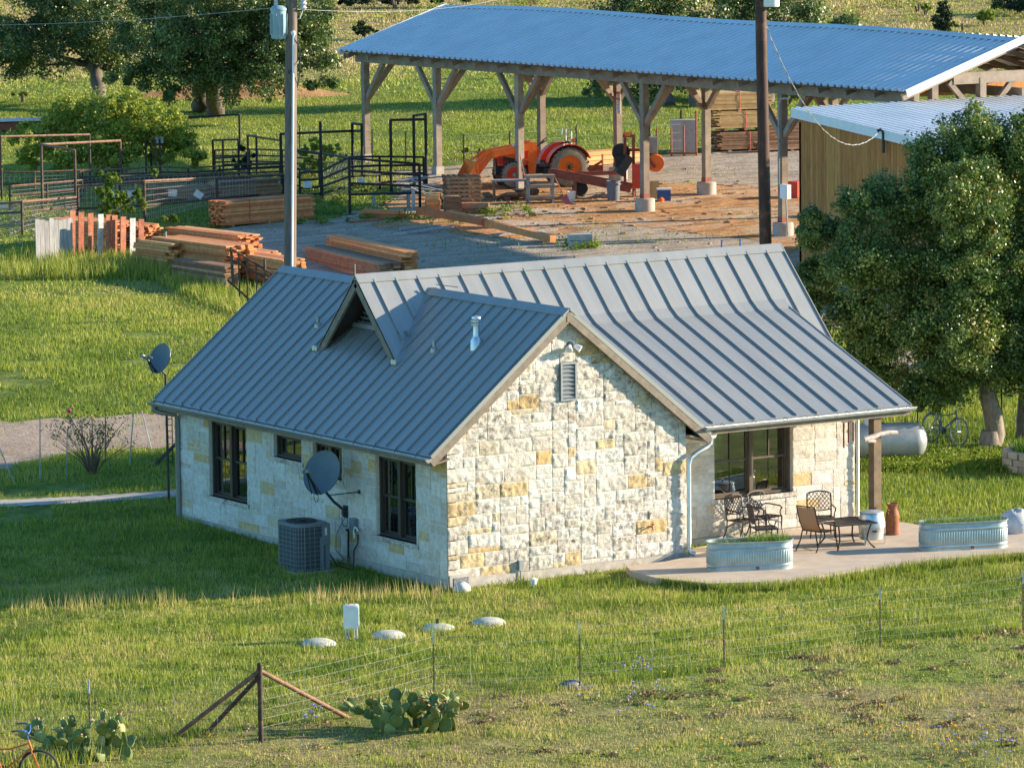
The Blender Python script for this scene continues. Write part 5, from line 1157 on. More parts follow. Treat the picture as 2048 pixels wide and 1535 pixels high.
for y in (63.5, 58.5, 53.0, 45.6):
    bpost(XM, y, 6.47, True)
    for s in (-1, 1): MB().beam((XM, y+s*.1, 5.35), (XM, y+s*1.1, 6.47), .15, .17).build('brace', M['timber'], barn)
    MB().beam((XM-.1, y, 5.35), (XM-1.2, y, 6.6), .15, .17).build('brace', M['timber'], barn)
# gable end towards the shed
YG = 35.75; m = MB(); z0 = float(ony(1900, 158, YG)[2]); m.beam((39.0+(z0+.42-ZEV)/SLP, YG, z0), (48, YG, z0), .2, .36); m.build('tie_beam', M['timber'], barn)
m = MB(); m.beam((39.05, YG-.25, zP(39.05)-.20), (XRG, YG-.25, ZRG-.20), .08, .22); m.beam((XRG, YG-.25, ZRG-.20), (47.5, YG-.25, zP(47.5)-.2), .08, .22); m.build('rake_rafter', M['timber'], barn)
for px in (1866, 1962): x = float(ony(px, 180, YG)[0]); MB().box((x, YG, (1.6+z0)/2), (.24, .24, z0-1.6)).build('post', M['timber'], barn)
for px, s in ((1938, -1), (1985, 1)): x = float(ony(1962, 180, YG)[0]); MB().beam((x+.12*s, YG, z0-1.3), (x+1.3*s, YG, z0-.1), .15, .17).build('brace', M['timber'], barn)
m = MB(); m.box((44.5, 40.0, 6.6), (8, .06, .55)); m.build('gable_boards', M['board'], barn)
# warning signs on a middle post
p = onx(1237, 205, XM-.14); t = thing('warning_sign', 'tall white warning sign with red bands nailed to a barn post', 'sign', p); m = MB(); m.box(p, (.012, .26, .80)); m.build('board', M['white'], t); m = MB()
m.box(p+np.array([-.012, 0, .34]), (.012, .24, .07)); m.box(p+np.array([-.012, 0, .12]), (.012, .24, .06)); m.build('red_band', M['red'], t); m = MB()
for k in range(9): m.box(p+np.array([-.012, random.uniform(-.03, .03), .26-.075*k+(-.05 if k > 1 else 0)]), (.01, random.uniform(.10, .18), .022))
m.build('lettering', M['black'], t)
# conduit and grey cabinet on the near post
t = thing('breaker_box', 'pale grey breaker cabinet with conduit on the nearest barn post', 'utility box', (39.42, 42.5, 3.4)); p = onx(1571, 383, 39.38); m = MB(); m.box(p, (.16, .40, .46)); m.build('cabinet', M['white'], t)
m = MB(); q = onx(1558, 300, 39.4); m.pipe([(39.4, q[1], p[2]+.2), (39.4, q[1], 6.1), (39.42, q[1]-.08, 6.3), (39.42, q[1]-.6, 6.35)], .03, 6); m.tube((39.4, p[1], p[2]-.2), (39.4, p[1]-.1, 1.9), .03, n=6); m.build('conduit', M['alucable'], t)

# ---- shed
YH, XS = 35.6, 35.0
zt, zb = float(onx(1592, 215, XS)[2]), float(onx(1830, 272, XS)[2]); yb_ = float(onx(1830, 272, XS)[1]); yt_ = float(onx(1592, 215, XS)[1]); ssl = (zt-zb)/(yt_-yb_)
zSh = lambda y: zt-.12+ssl*(y-yt_)
shed = thing('board_shed', 'tall brown board sided shed with low blue reflecting metal roof', 'shed', (XS, 30, g1(XS, 30)))
YE2 = 26.0
ribbed('roof', YE2, yt_+.05, XS-.12, 50, lambda y: zSh(y)+.06, M['galvroof'], shed, along='y', rib=.305)
m = MB(); m.beam((XS-.13, yt_+.06, zSh(yt_)-.03), (XS-.13, YE2, zSh(YE2)-.03), .04, .30, .5); m.build('fascia', M['whitemetal'], shed)
m = MB(); y = yt_-.15; yy = y
while yy > YE2+.3: m.prism([(XS, yy-.005, 1), (XS, yy-.135, 1), (XS, yy-.135, zSh(yy-.135)-.1), (XS, yy-.005, zSh(yy)-.1)], (.02+random.random()*.006, 0, 0)); yy -= .14
m.prism([(XS+.03, y, 1), (XS+.03, YE2+.3, 1), (XS+.03, YE2+.3, zSh(YE2+.3)-.12), (XS+.03, y, zSh(y)-.12)], (.06, 0, 0), 0)
m.build('wall', M['board'], shed); m = MB(); m.box((42.4, y-.05, 3.2), (14.8, .1, 5.8)); m.build('wall', M['board'], shed); m = MB(); m.box((42.4, YE2+.4, 2.9), (14.8, .1, 5)); m.build('wall', M['board'], shed)
p = onx(1772, 272, XS-.05); m = MB(); m.pipe([p+np.array([-.1, 0, -.5]), p+np.array([-.1, 0, .1]), p+np.array([-.15, .05, .2]), p+np.array([-.25, .1, .15])], .05, 8); m.build('mast', M['darkmetal'], shed)
svc = p+np.array([-.2, .1, .1])

# ---- poles
def dpole(px, D, top, r, mat, label):
    q = atd(px[1], 530, D); z = g1(q[0], q[1]); tp = atd(px[0], 0, D); u = (tp-q)/(tp[2]-q[2]); b = q+u*(z-q[2]); e = q+u*(top-q[2]); t = thing('utility_pole', label, 'utility pole', b)
    MB().tube(b, e, r*1.1, r*.86, 14).build('shaft', mat, t, smooth=50); return t, b, e, u
t, b, e, u = dpole((583, 580), 112.0, 17.5, .145, M['pole'], 'grey wooden utility pole with conduit and blue-green transformer')
at = lambda h: b+u*(h-b[2])
o = -_fw*.15+RT*.055; m = MB(); zc = float(atd(583, 72, 112)[2]); m.tube(at(0)+o, at(zc)+o, .028, n=8); m.lathe([(.035, 0), (.055, .02), (.06, .08), (.03, .11)], at(zc)+o, 10); m.build('conduit', M['whitemetal'], t, smooth=50)
zt_ = float(atd(565, 78, 112)[2]); tc = at(zt_)-RT*.29-_fw*.05
tr_ = MB().lathe([(.0, 0), (.17, 0), (.185, .03), (.185, .66), (.2, .67), (.2, .71), (.12, .78), (0, .79)], tc, 20).build('transformer', M['transformer'], t, smooth=40)
m = MB()
for k in range(8): a = k*.785; m.box(tc+np.array([math.cos(a)*.195, math.sin(a)*.195, .34]), (.05, .012, .5), a)
m.build('fins', M['transformer'], tr_)
m = MB(); m.lathe([(.03, .78), (.05, .82), (.03, .85), (.05, .88), (.03, .91), (.02, .98)], tc-RT*.06, 10); m.build('bushing', M['porcelain'], tr_); m = MB(); m.beam(tc+np.array([0, 0, .5]), at(zt_+.5), .08, .06); m.beam(tc+np.array([0, 0, .2]), at(zt_+.2), .08, .06); m.build('bracket', M['darkmetal'], t)
m = MB(); zz = float(atd(605, 20, 112)[2]); m.pipe([at(zz-.25), at(zz-.2)+RT*.2, at(zz)+RT*.27], .015, 5); m.lathe([(.05, 0), (.09, .05), (.05, .1), (.1, .15), (.06, .2), (.1, .25), (.07, .3), (.11, .42), (0, .45)], at(zz)+RT*.28, 12); m.build('insulator', M['porcelain'], t)
m = MB(); m.pipe([tc+np.array([0, 0, .75])-RT*.1, tc-RT*.30+np.array([0, 0, .3]), tc-RT*.28-np.array([0, 0, .3]), tc-np.array([0, 0, .65])+RT*.05, at(zt_-.8)-RT*.16], .012, 5); m.pipe([at(zc-.05)+o, at(zc-.3)+o+RT*.16, at(zc-.8)+o+RT*.17, at(zc-1.2)+RT*.15], .014, 5); m.pipe([at(zc)+o+RT*.1, at(zc-.6)+o+RT*.1, at(zc-.9)+o-RT*.1, at(zc-.4)+RT*-.1], .012, 5); m.build('wires', M['cable'], t)
t2, b2, e2, u2 = dpole((1521, 1532), 116.0, 16.5, .148, M['polered'], 'dark reddish brown utility pole in front of the open barn'); at2 = lambda h: b2+u2*(h-b2[2])
zz = float(atd(1540, 14, 116)[2]); m = MB(); m.lathe([(0, 0), (.19, 0), (.2, .02), (.2, .6), (0, .62)], at2(zz)+RT*.26-_fw*.1, 16); m.build('transformer', M['whitemetal'], t2, smooth=40)
def catenary(name, A, B, sag, r, mat, label, tw=0):
    A = np.asarray(A, float); B = np.asarray(B, float); m = MB(); P = [A+(B-A)*q-np.array([0, 0, 4*sag*q*(1-q)]) for q in np.linspace(0, 1, 25)]; m.pipe(P, r, 5)
    if tw:
        P2 = [A+(B-A)*q-np.array([0, 0, 4*sag*q*(1-q)])+RT*math.sin(q*90)*tw+UP*math.cos(q*90)*tw for q in np.linspace(0, 1, 160)]; m.pipe(P2, r*.8, 4)
    return tag(m.build(name, mat), label, 'cable')
catenary('service_cable', at2(float(atd(1535, 50, 116)[2]))+RT*.12, svc, 1.35, .009, M['alucable'], 'twisted service cable sagging from the brown pole to the shed', .014)
catenary('power_line', atd(-300, 44, 150), at(float(atd(583, 12, 112)[2])), .25, .006, M['alucable'], 'thin overhead power line running left from the grey pole')
catenary('power_line', at(float(atd(583, 18, 112)[2])), atd(1010, -4, 190), .25, .006, M['alucable'], 'thin overhead power line running back right from the grey pole')

# ---- lumber
def stack(label, corner, ang, L, wd, hh, mat, ply=.05, bw=.14, straps=0, ragged=.12, seed=0, lift=.1, group='lumber stacks in the yard', base=True, slope=0):
    """bundle of boards: corner = near end left foot; boards run along ang; every board has its own length"""
    rs = random.Random(seed); t = thing('lumber_stack', label, 'lumber', corner, ang, group, tilt=(0, slope) if slope else None); m = MB(); n = int(hh/ply); k = max(1, int(wd/bw))
    for j in range(n):
        for i in range(k):
            a = rs.uniform(-ragged, ragged*.4); b = L+rs.uniform(-ragged, ragged); m.box(((a+b)/2, (i+.5)*wd/k+rs.uniform(-.01, .01), lift+(j+.5)*ply), (b-a, wd/k*.96, ply*.9), t=rs.random())
    m.build('boards', mat, t, world=False)
    if base:
        for q in np.linspace(.3, L-.3, 3): MB().box((q, wd/2, lift/2), (.12, wd, lift)).build('bearer', M['lumberdark'], t, world=False)
    for s in range(straps): q = L*(s+.6)/(straps+.2); MB().pipe([(q, -.012, lift), (q, wd+.012, lift), (q, wd+.012, lift+n*ply+.012), (q, -.012, lift+n*ply+.012)], .014, 4, closed=True).build('strap', M['strap'], t, world=False)
    return t
A = lambda a, b: math.atan2(b[1]-a[1], b[0]-a[0])
def px_stack(label, p0, p1, wd, hpx, mat, **kw):
    """p0 -> p1: pixel feet of the long side seen from the camera"""
    a, b = gp(*p0), gp(*p1); L = np.linalg.norm((b-a)[:2]); return stack(label, a, A(a, b), L, wd, mpx(a, hpx), mat, **kw)
px_stack('long orange lumber bundle with two red straps beside the corral fence', (452, 457), (627, 437), .85, 50, M['lumber'], straps=2, seed=1)
# run of bundles behind the pickets: the boards run away from the camera
YDIR = lambda p: R(90)
def ystack(label, px, py, L, wd, hpx, mat, ang=96, **kw):
    a = gp(px, py); return stack(label, a, R(ang), L, wd, mpx(a, hpx), mat, **kw)
px_stack('grey brown lumber bundle at the front of the pile, dark ragged end', (490, 572), (372, 538), 1.0, 52, M['lumberdark'], seed=2, ply=.09, bw=.2) if False else None
ystack('lumber bundle with bright orange sawn ends, tallest behind the pickets', 510, 556, 4.2, 1.05, 64, M['lumber'], ang=93, seed=3, ragged=.25, ply=.06)
ystack('weathered lumber bundle lying in front of the orange one', 478, 578, 3.2, .5, 46, M['lumberdark'], ang=91, seed=4, ply=.09, bw=.25)
ystack('short bundle of dark rough sawn blocks with orange ends by the steel post', 385, 540, 1.8, .9, 56, M['lumber'], ang=93, seed=5, ragged=.4, ply=.1, bw=.12)
ystack('low orange lumber bundle lying between the tall bundle and the grey pole', 560, 540, 4.0, .9, 34, M['lumber'], ang=94, seed=15, ragged=.25)
ystack('flat topped lumber bundle beyond the tall one, nearest the gravel', 520, 518, 4.2, .8, 46, M['lumber'], ang=95, seed=16, ragged=.2)
ystack('orange lumber bundle directly behind the right hand pickets', 322, 497, 3.2, 1.0, 44, M['lumber'], ang=96, seed=6, ragged=.2)
ystack('lumber bundle behind the middle pickets', 262, 499, 2.8, 1.1, 54, M['lumber'], ang=103, seed=12, ragged=.3)
ystack('orange lumber bundle right of the tall one, running to the grey pole', 610, 572, 3.6, .8, 52, M['lumber'], ang=88, seed=7)
for i, (px, py, hh, mt, lb) in enumerate(((800, 566, 40, 'lumberdark', 'weathered board bundle sloping down right behind the cottage roof'), (835, 560, 56, 'lumber', 'orange topped board bundle sloping down right behind the cottage ridge'))):
    ystack(lb, px, py, 6.5, .7 if i == 0 else .5, hh, M[mt], ang=80, seed=20+i, ply=.09, bw=.2, ragged=.25)
# right hand bundles beyond the barn
c0 = gp(1445, 305); c1 = gp(1590, 298); an = A(c0, c1); L0 = np.linalg.norm((c1-c0)[:2])
for j, (lb, z, mt, dx) in enumerate((('bottom lumber bundle of the strapped stack beyond the barn', 0, 'lumberdark', 0), ('middle lumber bundle of the strapped stack beyond the barn', .80, 'lumbery', -.15), ('top lumber bundle of the strapped stack beyond the barn', 1.5, 'lumbery', -.4))):
    c = c0+np.array([math.cos(an), math.sin(an), 0])*dx+np.array([0, 0, z]); stack(lb, c, an, 2.2, 1.1, .66, M[mt], straps=1, seed=30+j, ragged=.25)
c = gp(1530, 300); stack('low grey lumber bundle right of the strapped stack', c, an, 1.6, 1.0, 1.05, M['lumberdark'], straps=1, seed=36)
c = gp(1520, 306); stack('brown planks lying in front of the grey bundle beside the shed', c, an, 2.6, .5, .35, M['lumberdark'], seed=37, ply=.1, bw=.25)
px_stack('long yellow planks stacked behind the tractor', (1115, 342), (1290, 322), .7, 34, M['orangeplank'], seed=40, ply=.17, bw=.35, lift=.1)
px_stack('short orange beams lying at the foot of the pallets', (1440-715, 437), (797, 441), .5, 24, M['lumber'], seed=42, ply=.14, bw=.2, lift=.02, base=False)
# long beam lying on slats
p, q = gp(838, 440), gp(1106, 490); tag(MB().beam(p+np.array([0, 0, .32]), (p+q)/2+np.array([0, 0, .34]), .24, .22).build('timber_beam', M['lumber']), 'long squared timber lying on slats, far half', 'timber')
tag(MB().beam(gp(898, 449)+np.array([0, 0, .36]), q+np.array([0, 0, .2]), .22, .22).build('timber_beam', M['lumber']), 'long squared timber lying on slats, nearer end', 'timber')
for i, (a, b, lb) in enumerate((((840, 440), (928, 432), 'pale grey slat under the far end of the long timber'), ((800, 462), (880, 455), 'pale slat left of the long timber'), ((905, 446), (1000, 438), 'pale slat crossing under the middle of the timber'), ((980, 474), (1115, 462), 'long grey slat under the near end of the timber'), ((790, 472), (905, 456), 'grey slat nearest the gravel'), ((700, 447), (830, 436), 'brown slat beside the short orange beams'))):
    p, q = gp(*a), gp(*b); tag(MB().beam(p+np.array([0, 0, .06]), q+np.array([0, 0, .06]), .12, .08).build('slat', M['greywood'] if i != 5 else M['lumberdark']), lb, 'slat', 'slats on the ground')
px_stack('dark weathered boards stacked behind the front mesh fence', (445, 402), (562, 392), .8, 34, M['lumberdark'], seed=50, ply=.07, bw=.2)
px_stack('dark rough boards heaped inside the mesh pen, left of the chute', (330, 405), (428, 398), .8, 26, M['lumberdark'], seed=51, ply=.07, bw=.2, ragged=.4)
# ---- picket panel
G0 = gp(72, 528); G1 = gp(146, 520); u_ = G1-G0; t = thing('plank_screen', 'weathered grey board panel standing left of the coloured pickets', 'fence', G0); m = MB(); n = 8
for k in range(n):
    p = G0+u_*(k+.5)/n; h = mpx(G0, 96)+random.uniform(-.12, .05); m.box((p[0], p[1], p[2]+h/2-.1), (np.linalg.norm(u_[:2])/n*.94, .03, h), A(G0, G1))
m.build('boards', M['greywood'], t); m = MB(); m.beam(G0+np.array([.05, .06, 1.2]), G1+np.array([.05, .06, 1.2]), .04, .1); m.beam(G0+np.array([.05, .06, .4]), G1+np.array([.05, .06, .4]), .04, .1); m.build('rails', M['greywood'], t)
pk = [(146, 508, 421, 'r'), (163, 510, 424, 'o'), (182, 511, 426, 'r'), (202, 512, 428, 'w'), (218, 513, 429, 'r'), (230, 512, 430, 'r'), (247, 512, 433, 'r'), (266, 510, 436, 'w'), (283, 508, 438, 'o')]
labs = ['full height rust red picket next to the grey board panel', 'rust picket with white scuffs, second from the board panel', 'third picket from the board panel, red with a pale top', 'chipped white picket between red ones, left of centre', 'red picket right of the first white picket', 'plain red picket in the middle of the row', 'dark red picket left of the second white picket', 'chipped white picket near the right end of the row', 'pale scuffed red picket at the right end of the row']
for (px, yb, yt, c), lb in zip(pk, labs):
    p = gp(px, yb+6); h = mpx(p, yb+6-yt); o = MB().box((p[0], p[1], p[2]+h/2), (.20, .035, h), A(G0, G1), ry=.03).build('picket', {'r': M['paintred'], 'o': M['paintred'], 'w': M['paintwhite']}[c]); tag(o, lb, 'picket', 'coloured pickets in front of the lumber')
p = gp(333, 535); stick('steel_post', p, p+np.array([0, 0, mpx(p, 72)]), .035, M['greymetal'], 'grey steel post standing in front of the rough sawn blocks', 'post')
# leaning gate panel
t = thing('pipe_gate', 'leaning rusty pipe gate with pickets beside the lumber pile', 'gate', gp(480, 590)); m = MB()
Q = lambda x, y, D=137.5: atd(x, y, D)
m.tube(Q(462, 494), Q(466, 566), .045); m.tube(Q(462, 497), Q(545, 548), .03); m.tube(Q(466, 520), Q(548, 565), .03); m.tube(Q(455, 560), Q(502, 602), .03)
for a, b in (((477, 505), (479, 592)), ((494, 515), (495, 602)), ((512, 528), (514, 600))): m.tube(Q(*a), Q(*b), .025)
m.tube(Q(529, 518), Q(531, 570), .04); m.build('rails', M['iron'], t)

# ---- corral
def cor(name, label, posts, rails, mat, r=.045, mesh=None, rr=None):
    base = gp(posts[0][0], posts[0][1]); t = thing('pipe_fence' if name is None else name, label, 'fence', base, 0, 'pipe corral fences'); P = []
    for px, yb, yt in posts:
        p = gp(px, yb); h = mpx(p, yb-yt); P.append((p, h)); MB().tube(p-np.array([0, 0, .1]), p+np.array([0, 0, h]), r, n=8).build('post', mat, t, smooth=50)
    for i, fi, j, fj in rails:
        a = P[i][0]+np.array([0, 0, P[i][1]*fi]); b = P[j][0]+np.array([0, 0, P[j][1]*fj]); MB().tube(a, b, rr or r*.9, n=7).build('rail', M['rustpipe'] if fi > .9 and mat is M['iron'] else mat, t, smooth=50)
    for i, j, f0, f1 in (mesh or []):
        m = MB(); a0 = P[i][0]; b0 = P[j][0]; n = max(3, int(np.linalg.norm((b0-a0)[:2])/.16)); lo = P[i][1]*f0, P[j][1]*f0; hi = P[i][1]*f1, P[j][1]*f1
        for k in range(n+1): q = k/n; c = a0*(1-q)+b0*q; m.tube(c+np.array([0, 0, lo[0]*(1-q)+lo[1]*q]), c+np.array([0, 0, hi[0]*(1-q)+hi[1]*q]), .008, n=3)
        for k in range(7): q = k/6; m.tube(a0+np.array([0, 0, lo[0]*(1-q)+hi[0]*q]), b0+np.array([0, 0, lo[1]*(1-q)+hi[1]*q]), .008, n=3)
        m.build('wire_panel', M['meshwire'], t)
    return t
I = M['iron']; K = M['blackpipe']
cor(None, 'tall rusty pipe gateway at the far left of the corral', [(4, 402, 273), (181, 378, 269)], [(0, 1, 1, 1)], I)
cor(None, 'tall pipe gateway corner frame in front of the green bush', [(85, 418, 289), (152, 432, 300), (242, 372, 281)], [(0, 1, 1, 1), (0, 1, 2, 1)], I, .05)
cor(None, 'low rusty rail fence at the left edge in front of the corral', [(-30, 448, 409), (45, 470, 402), (155, 432, 394)], [(0, 1, 1, .98), (1, .98, 2, 1), (0, .5, 1, .68), (1, .68, 2, .5)], I, mesh=[(0, 1, .1, .95), (1, 2, .1, .95)])
cor(None, 'front mesh panel fence of the corral running to the grey pole', [(157, 440, 372), (290, 446, 362), (434, 408, 355), (567, 388, 348)], [(0, 1, 1, 1), (1, 1, 2, 1), (2, 1, 3, 1), (0, .33, 1, .42), (1, .42, 2, .2), (2, .2, 3, .1)], I, mesh=[(0, 1, .05, .95), (1, 2, .05, .95), (2, 3, .05, .95)])
cor(None, 'second row of rusty pipe rails behind the front mesh fence', [(160, 385, 343), (322, 372, 333), (377, 368, 336), (440, 362, 332), (560, 356, 327)], [(i, f, i+1, f) for i in range(4) for f in (1, .72, .45)], I, .035, mesh=[(0, 1, .05, .95), (1, 2, .05, .9)])
cor(None, 'left back mesh fence of the corral behind the gateways', [(-10, 392, 345), (70, 390, 344), (166, 384, 340), (240, 378, 338)], [(i, f, i+1, f) for i in range(3) for f in (1, .5)], I, .035, mesh=[(0, 1, .05, .95), (1, 2, .05, .95)])
cor(None, 'cluster of four close pipe posts by the green bush', [(293, 362, 277), (303, 360, 276), (312, 364, 279), (321, 362, 279)], [(0, 1, 2, 1)], I, .04)
cor(None, 'pipe chute frame in the middle of the corral', [(427, 354, 280), (447, 362, 281), (478, 352, 279), (497, 366, 271), (514, 350, 271), (563, 372, 281)], [(0, 1, 1, 1), (0, 1, 2, 1), (3, 1, 4, 1), (3, 1, 5, 1), (1, .4, 5, .5), (0, .5, 4, .5), (1, .1, 5, .12)], I, .042)
cor(None, 'tall dark pipe gateway under the spreading oak', [(355, 300, 236), (480, 305, 229)], [(0, 1, 1, 1)], K, .045)
cor(None, 'tall dark pipe gateway left of the barn, with long crossbar', [(563, 372, 268), (643, 395, 243), (706, 352, 247), (725, 356, 249)], [(2, 1, 3, 1), (0, 1, 2, .86), (2, .86, 3, .88)], K, .055)
cor(None, 'tall dark pipe gateway in front of the second barn post', [(783, 385, 240), (829, 372, 231), (853, 380, 228)], [(0, 1, 2, .93), (1, 1, 2, 1)], K, .055)
cor(None, 'black pipe alley with stacked rails left of the barn', [(588, 352, 299), (640, 372, 306), (700, 428, 316), (840, 416, 328)], [(0, 1, 1, 1), (1, 1, 2, 1), (2, 1, 3, 1), (2, .78, 3, .75), (2, .55, 3, .5), (0, .3, 1, .4), (2, .35, 3, .35)], K, .05)
cor(None, 'black pipe rails across the mouth of the alley', [(600, 402, 345), (645, 398, 342), (700, 385, 314), (760, 378, 313), (848, 372, 314)], [(i, f, i+1, f) for i in range(4) for f in (1, .72, .45, .2)], K, .045, mesh=[(1, 2, .05, .95), (2, 3, .05, .9)])
cor(None, 'inner rusty pipe rails between the sapling and the chute', [(240, 402, 352), (320, 398, 350), (410, 394, 347), (500, 388, 343)], [(i, f, i+1, f) for i in range(3) for f in (1, .68, .36)], I, .035, mesh=[(0, 1, .05, .95), (1, 2, .05, .95), (2, 3, .05, .95)])
cor(None, 'inner dark rails behind the left gateway', [(20, 420, 372), (95, 412, 366), (165, 404, 360)], [(i, f, i+1, f) for i in range(2) for f in (1, .6, .25)], I, .035, mesh=[(0, 1, .05, .95), (1, 2, .05, .95)])
cor(None, 'thin back rails between the chute and the tall crossbar gateway', [(430, 340, 300), (500, 338, 298), (566, 340, 300), (640, 345, 308)], [(i, f, i+1, f) for i in range(3) for f in (1, .7, .4)], I, .03, mesh=[(0, 1, .05, .95), (1, 2, .05, .95), (2, 3, .05, .95)])
cor(None, 'dark cross rails behind the strapped lumber bundle', [(436, 392, 340), (500, 388, 336), (566, 384, 332), (600, 388, 338)], [(i, f, i+1, f) for i in range(3) for f in (1, .66, .33)], K, .035)
pls = [((6, 410), 0, 'pale plate hung at the far left edge of the corral'), ((222, 389), .1, 'pale plate partly hidden by the sapling'), ((263, 388), 0, 'pale plate on the front mesh, right of the sapling'), ((345, 386), .05, 'pale plate on the front mesh, left of the tilted one'), ((397, 389), .6, 'tilted pale plate hanging askew on the front mesh'), ((615, 369), 0, 'pale plate just right of the grey pole'), ((722, 363), .05, 'pale plate on the black alley rails'), ((318, 280), 0, 'small pale plate high on the close posts by the bush')]
for (px, py), rot, lb in pls:
    p = gp(px, py+45 if py > 300 else py+82); d = depth(p)-.12; q = atd(px, py, d); o = MB(); o.M = Matrix.Translation(Vector(q)) @ Matrix.Rotation(-YAW, 4, 'Z') @ Matrix.Rotation(rot, 4, 'Y'); o.box((0, 0, 0), (.30, .012, .23)); o.box((0, -.01, .09), (.26, .008, .02), t=.5); tag(o.build('plate', M['plate']), lb, 'plate', 'pale plates hung on the corral')
# cattle panels and scrap behind the alley
for i, (px, py, w_, h_, lb) in enumerate(((690, 345, 36, 42, 'leaning pale slatted panel behind the black alley'), (660, 350, 30, 28, 'slatted panel lying low behind the alley'))):
    p = gp(px, py); t = thing('slatted_panel', lb, 'panel', p); m = MB()
    for k in range(8): q = p+RTH*(k-4)*.11; m.beam(q, q+np.array([.0, .0, mpx(p, h_)])+RTH*.28, .05, .03)
    m.build('slats', M['greywood'], t)

# ---- pallets, timber blocks, shelf, tools
t0 = None
for j in range(8):
    p = gp(924, 415); lb = ['bottom wooden pallet of the stack by the barn post', 'second pallet from the bottom of the stack', 'third pallet from the bottom of the stack', 'fourth pallet from the bottom of the stack', 'fifth pallet from the bottom of the stack', 'sixth pallet from the bottom of the stack', 'seventh pallet, next to the top of the stack', 'topmost wooden pallet of the stack by the barn post'][j]
    loc = p+np.array([random.uniform(-.03, .03), random.uniform(-.03, .03), .14*j])
    if t0 is None:
        t0 = thing('pallet', lb, 'pallet', loc, -YAW+.16, 'stacked wooden pallets'); m = MB()
        for k in range(7): m.box((-.55+k*.183, .0, .125), (.10, 1.1, .02))
        m.build('deck_boards', M['lumberdark'], t0, world=False); m = MB()
        for s in (-.5, 0, .5): m.box((0, s, .065), (1.2, .045, .09))
        m.build('stringers', M['lumberdark'], t0, world=False); m = MB()
        for k in range(3): m.box((-.5+k*.5, 0, .01), (.1, 1.1, .02))
        m.build('base_boards', M['lumberdark'], t0, world=False)
    else: copytree(t0, None, loc, None, lb)
bl = [((905, 428), (.55, .6, .62), 'large block of squared timbers in front of the pallets'), ((943, 426), (1.2, .4, .36), 'dark sawn timbers lying against the pallet stack'), ((866, 420), (.5, .5, .55), 'square orange ended timber block left of the pallets'), ((905, 414), (.32, .3, 1.0), 'upright orange timber block on the near pile')]
for (px, py), sz, lb in bl:
    p = gp(px, py); t = thing('timber_block', lb, 'timber', p, -YAW+random.uniform(-.1, .2), 'timber blocks by the pallets'); m = MB(); a_, b_, c_ = sz; k = max(1, int(c_/.18))
    for j in range(k):
        for i in range(3): m.box((random.uniform(-.03, .03), -b_/2+b_*(i+.5)/3, (j+.5)*c_/k), (a_+random.uniform(-.05, .05), b_/3*.96, c_/k*.95))
    m.build('timbers', M['lumber'] if 'orange' in lb else M['lumberdark'], t, world=False)
for (px, yb, yt, lb) in ((817, 416, 383, 'short upright board stub between the alley and the pallets'), (827, 420, 380, 'taller upright board stub leaning by the alley'), (748, 410, 390, 'short upright stub behind the orange beams')): p = gp(px, yb); tag(MB().box(p+np.array([0, 0, mpx(p, yb-yt)/2]), (.12, .05, mpx(p, yb-yt)), -YAW).build('board_stub', M['greywood']), lb, 'board')
t = thing('sheet_metal_pile', 'pile of loose bluish sheet metal and boards under the alley', 'scrap pile', gp(815, 395)); m = MB()
for k in range(14): p = gp(805+random.uniform(-15, 40), 388+random.uniform(-12, 12)); m.beam(p+np.array([0, 0, .1+random.random()*.5]), p+RTH*random.uniform(.6, 1.3)+np.array([0, 0, .05+random.random()*.5]), random.uniform(.1, .3), .03)
m.build('sheets', M['greywood'], t)
p = gp(1082, 408); t = thing('board_shelf', 'rough timber rack of three shelves standing before the tractor', 'rack', p, -YAW+.12); h = mpx(p, 56); m = MB()
for x in (-.42, .42):
    for y in (0, .4): MB().box((x, y, h/2), (.07, .07, h)).build('leg', M['greywood'], t, world=False)
for z in (.22, .62, .98): MB().box((0, .2, h*z), (1.0, .5, .10)).build('shelf', M['timber'], t, world=False)
p = gp(1043, 402); t = thing('work_bench', 'low plank bench cluttered with offcuts behind the rack', 'bench', gp(1020, 396), -YAW+.05); m = MB(); m.box((0, 0, .62), (1.3, .5, .06)); m.build('top', M['greywood'], t, world=False)
for x in (-.55, .55): MB().box((x, 0, .3), (.08, .4, .6)).build('leg', M['lumberdark'], t, world=False)
m = MB()
for k in range(16): m.box((random.uniform(-.8, .8), random.uniform(-.5, .3), random.uniform(.08, .35)), (random.uniform(.15, .4), random.uniform(.1, .3), random.uniform(.05, .25)), random.uniform(0, 3), rx=random.uniform(-.5, .5))
tag(m.build('offcuts', M['lumberdark'], None, world=False), 'heap of dark offcuts lying round the low bench', 'offcuts', kind='stuff').location = [float(v) for v in gp(1020, 400)]
def tool(label, px, py, top, blade, hm):
    p = gp(px, py); q = atd(top[0], top[1], depth(p)+.5); t = thing('shovel', label, 'shovel', p); d = (q-p)/np.linalg.norm(q-p)
    MB().tube(p+d*.35, q, .018).build('handle', hm, t); m = MB(); s = RTH; m.prism([p-s*.02, p-s*.12+d*.08, p-s*.12+d*.38, p+s*.12+d*.38, p+s*.12+d*.08, p+s*.02], -FWH*.025, .5); m.build('blade', blade, t)
tool('red shovel leaning on the timber rack, blade down', 1137, 410, (1107, 350), M['pinkcloth'], M['paintred']); tool('long pink handled tool leaning against the barn post', 1058, 395, (1040, 310), M['steel'], M['pinkcloth'])
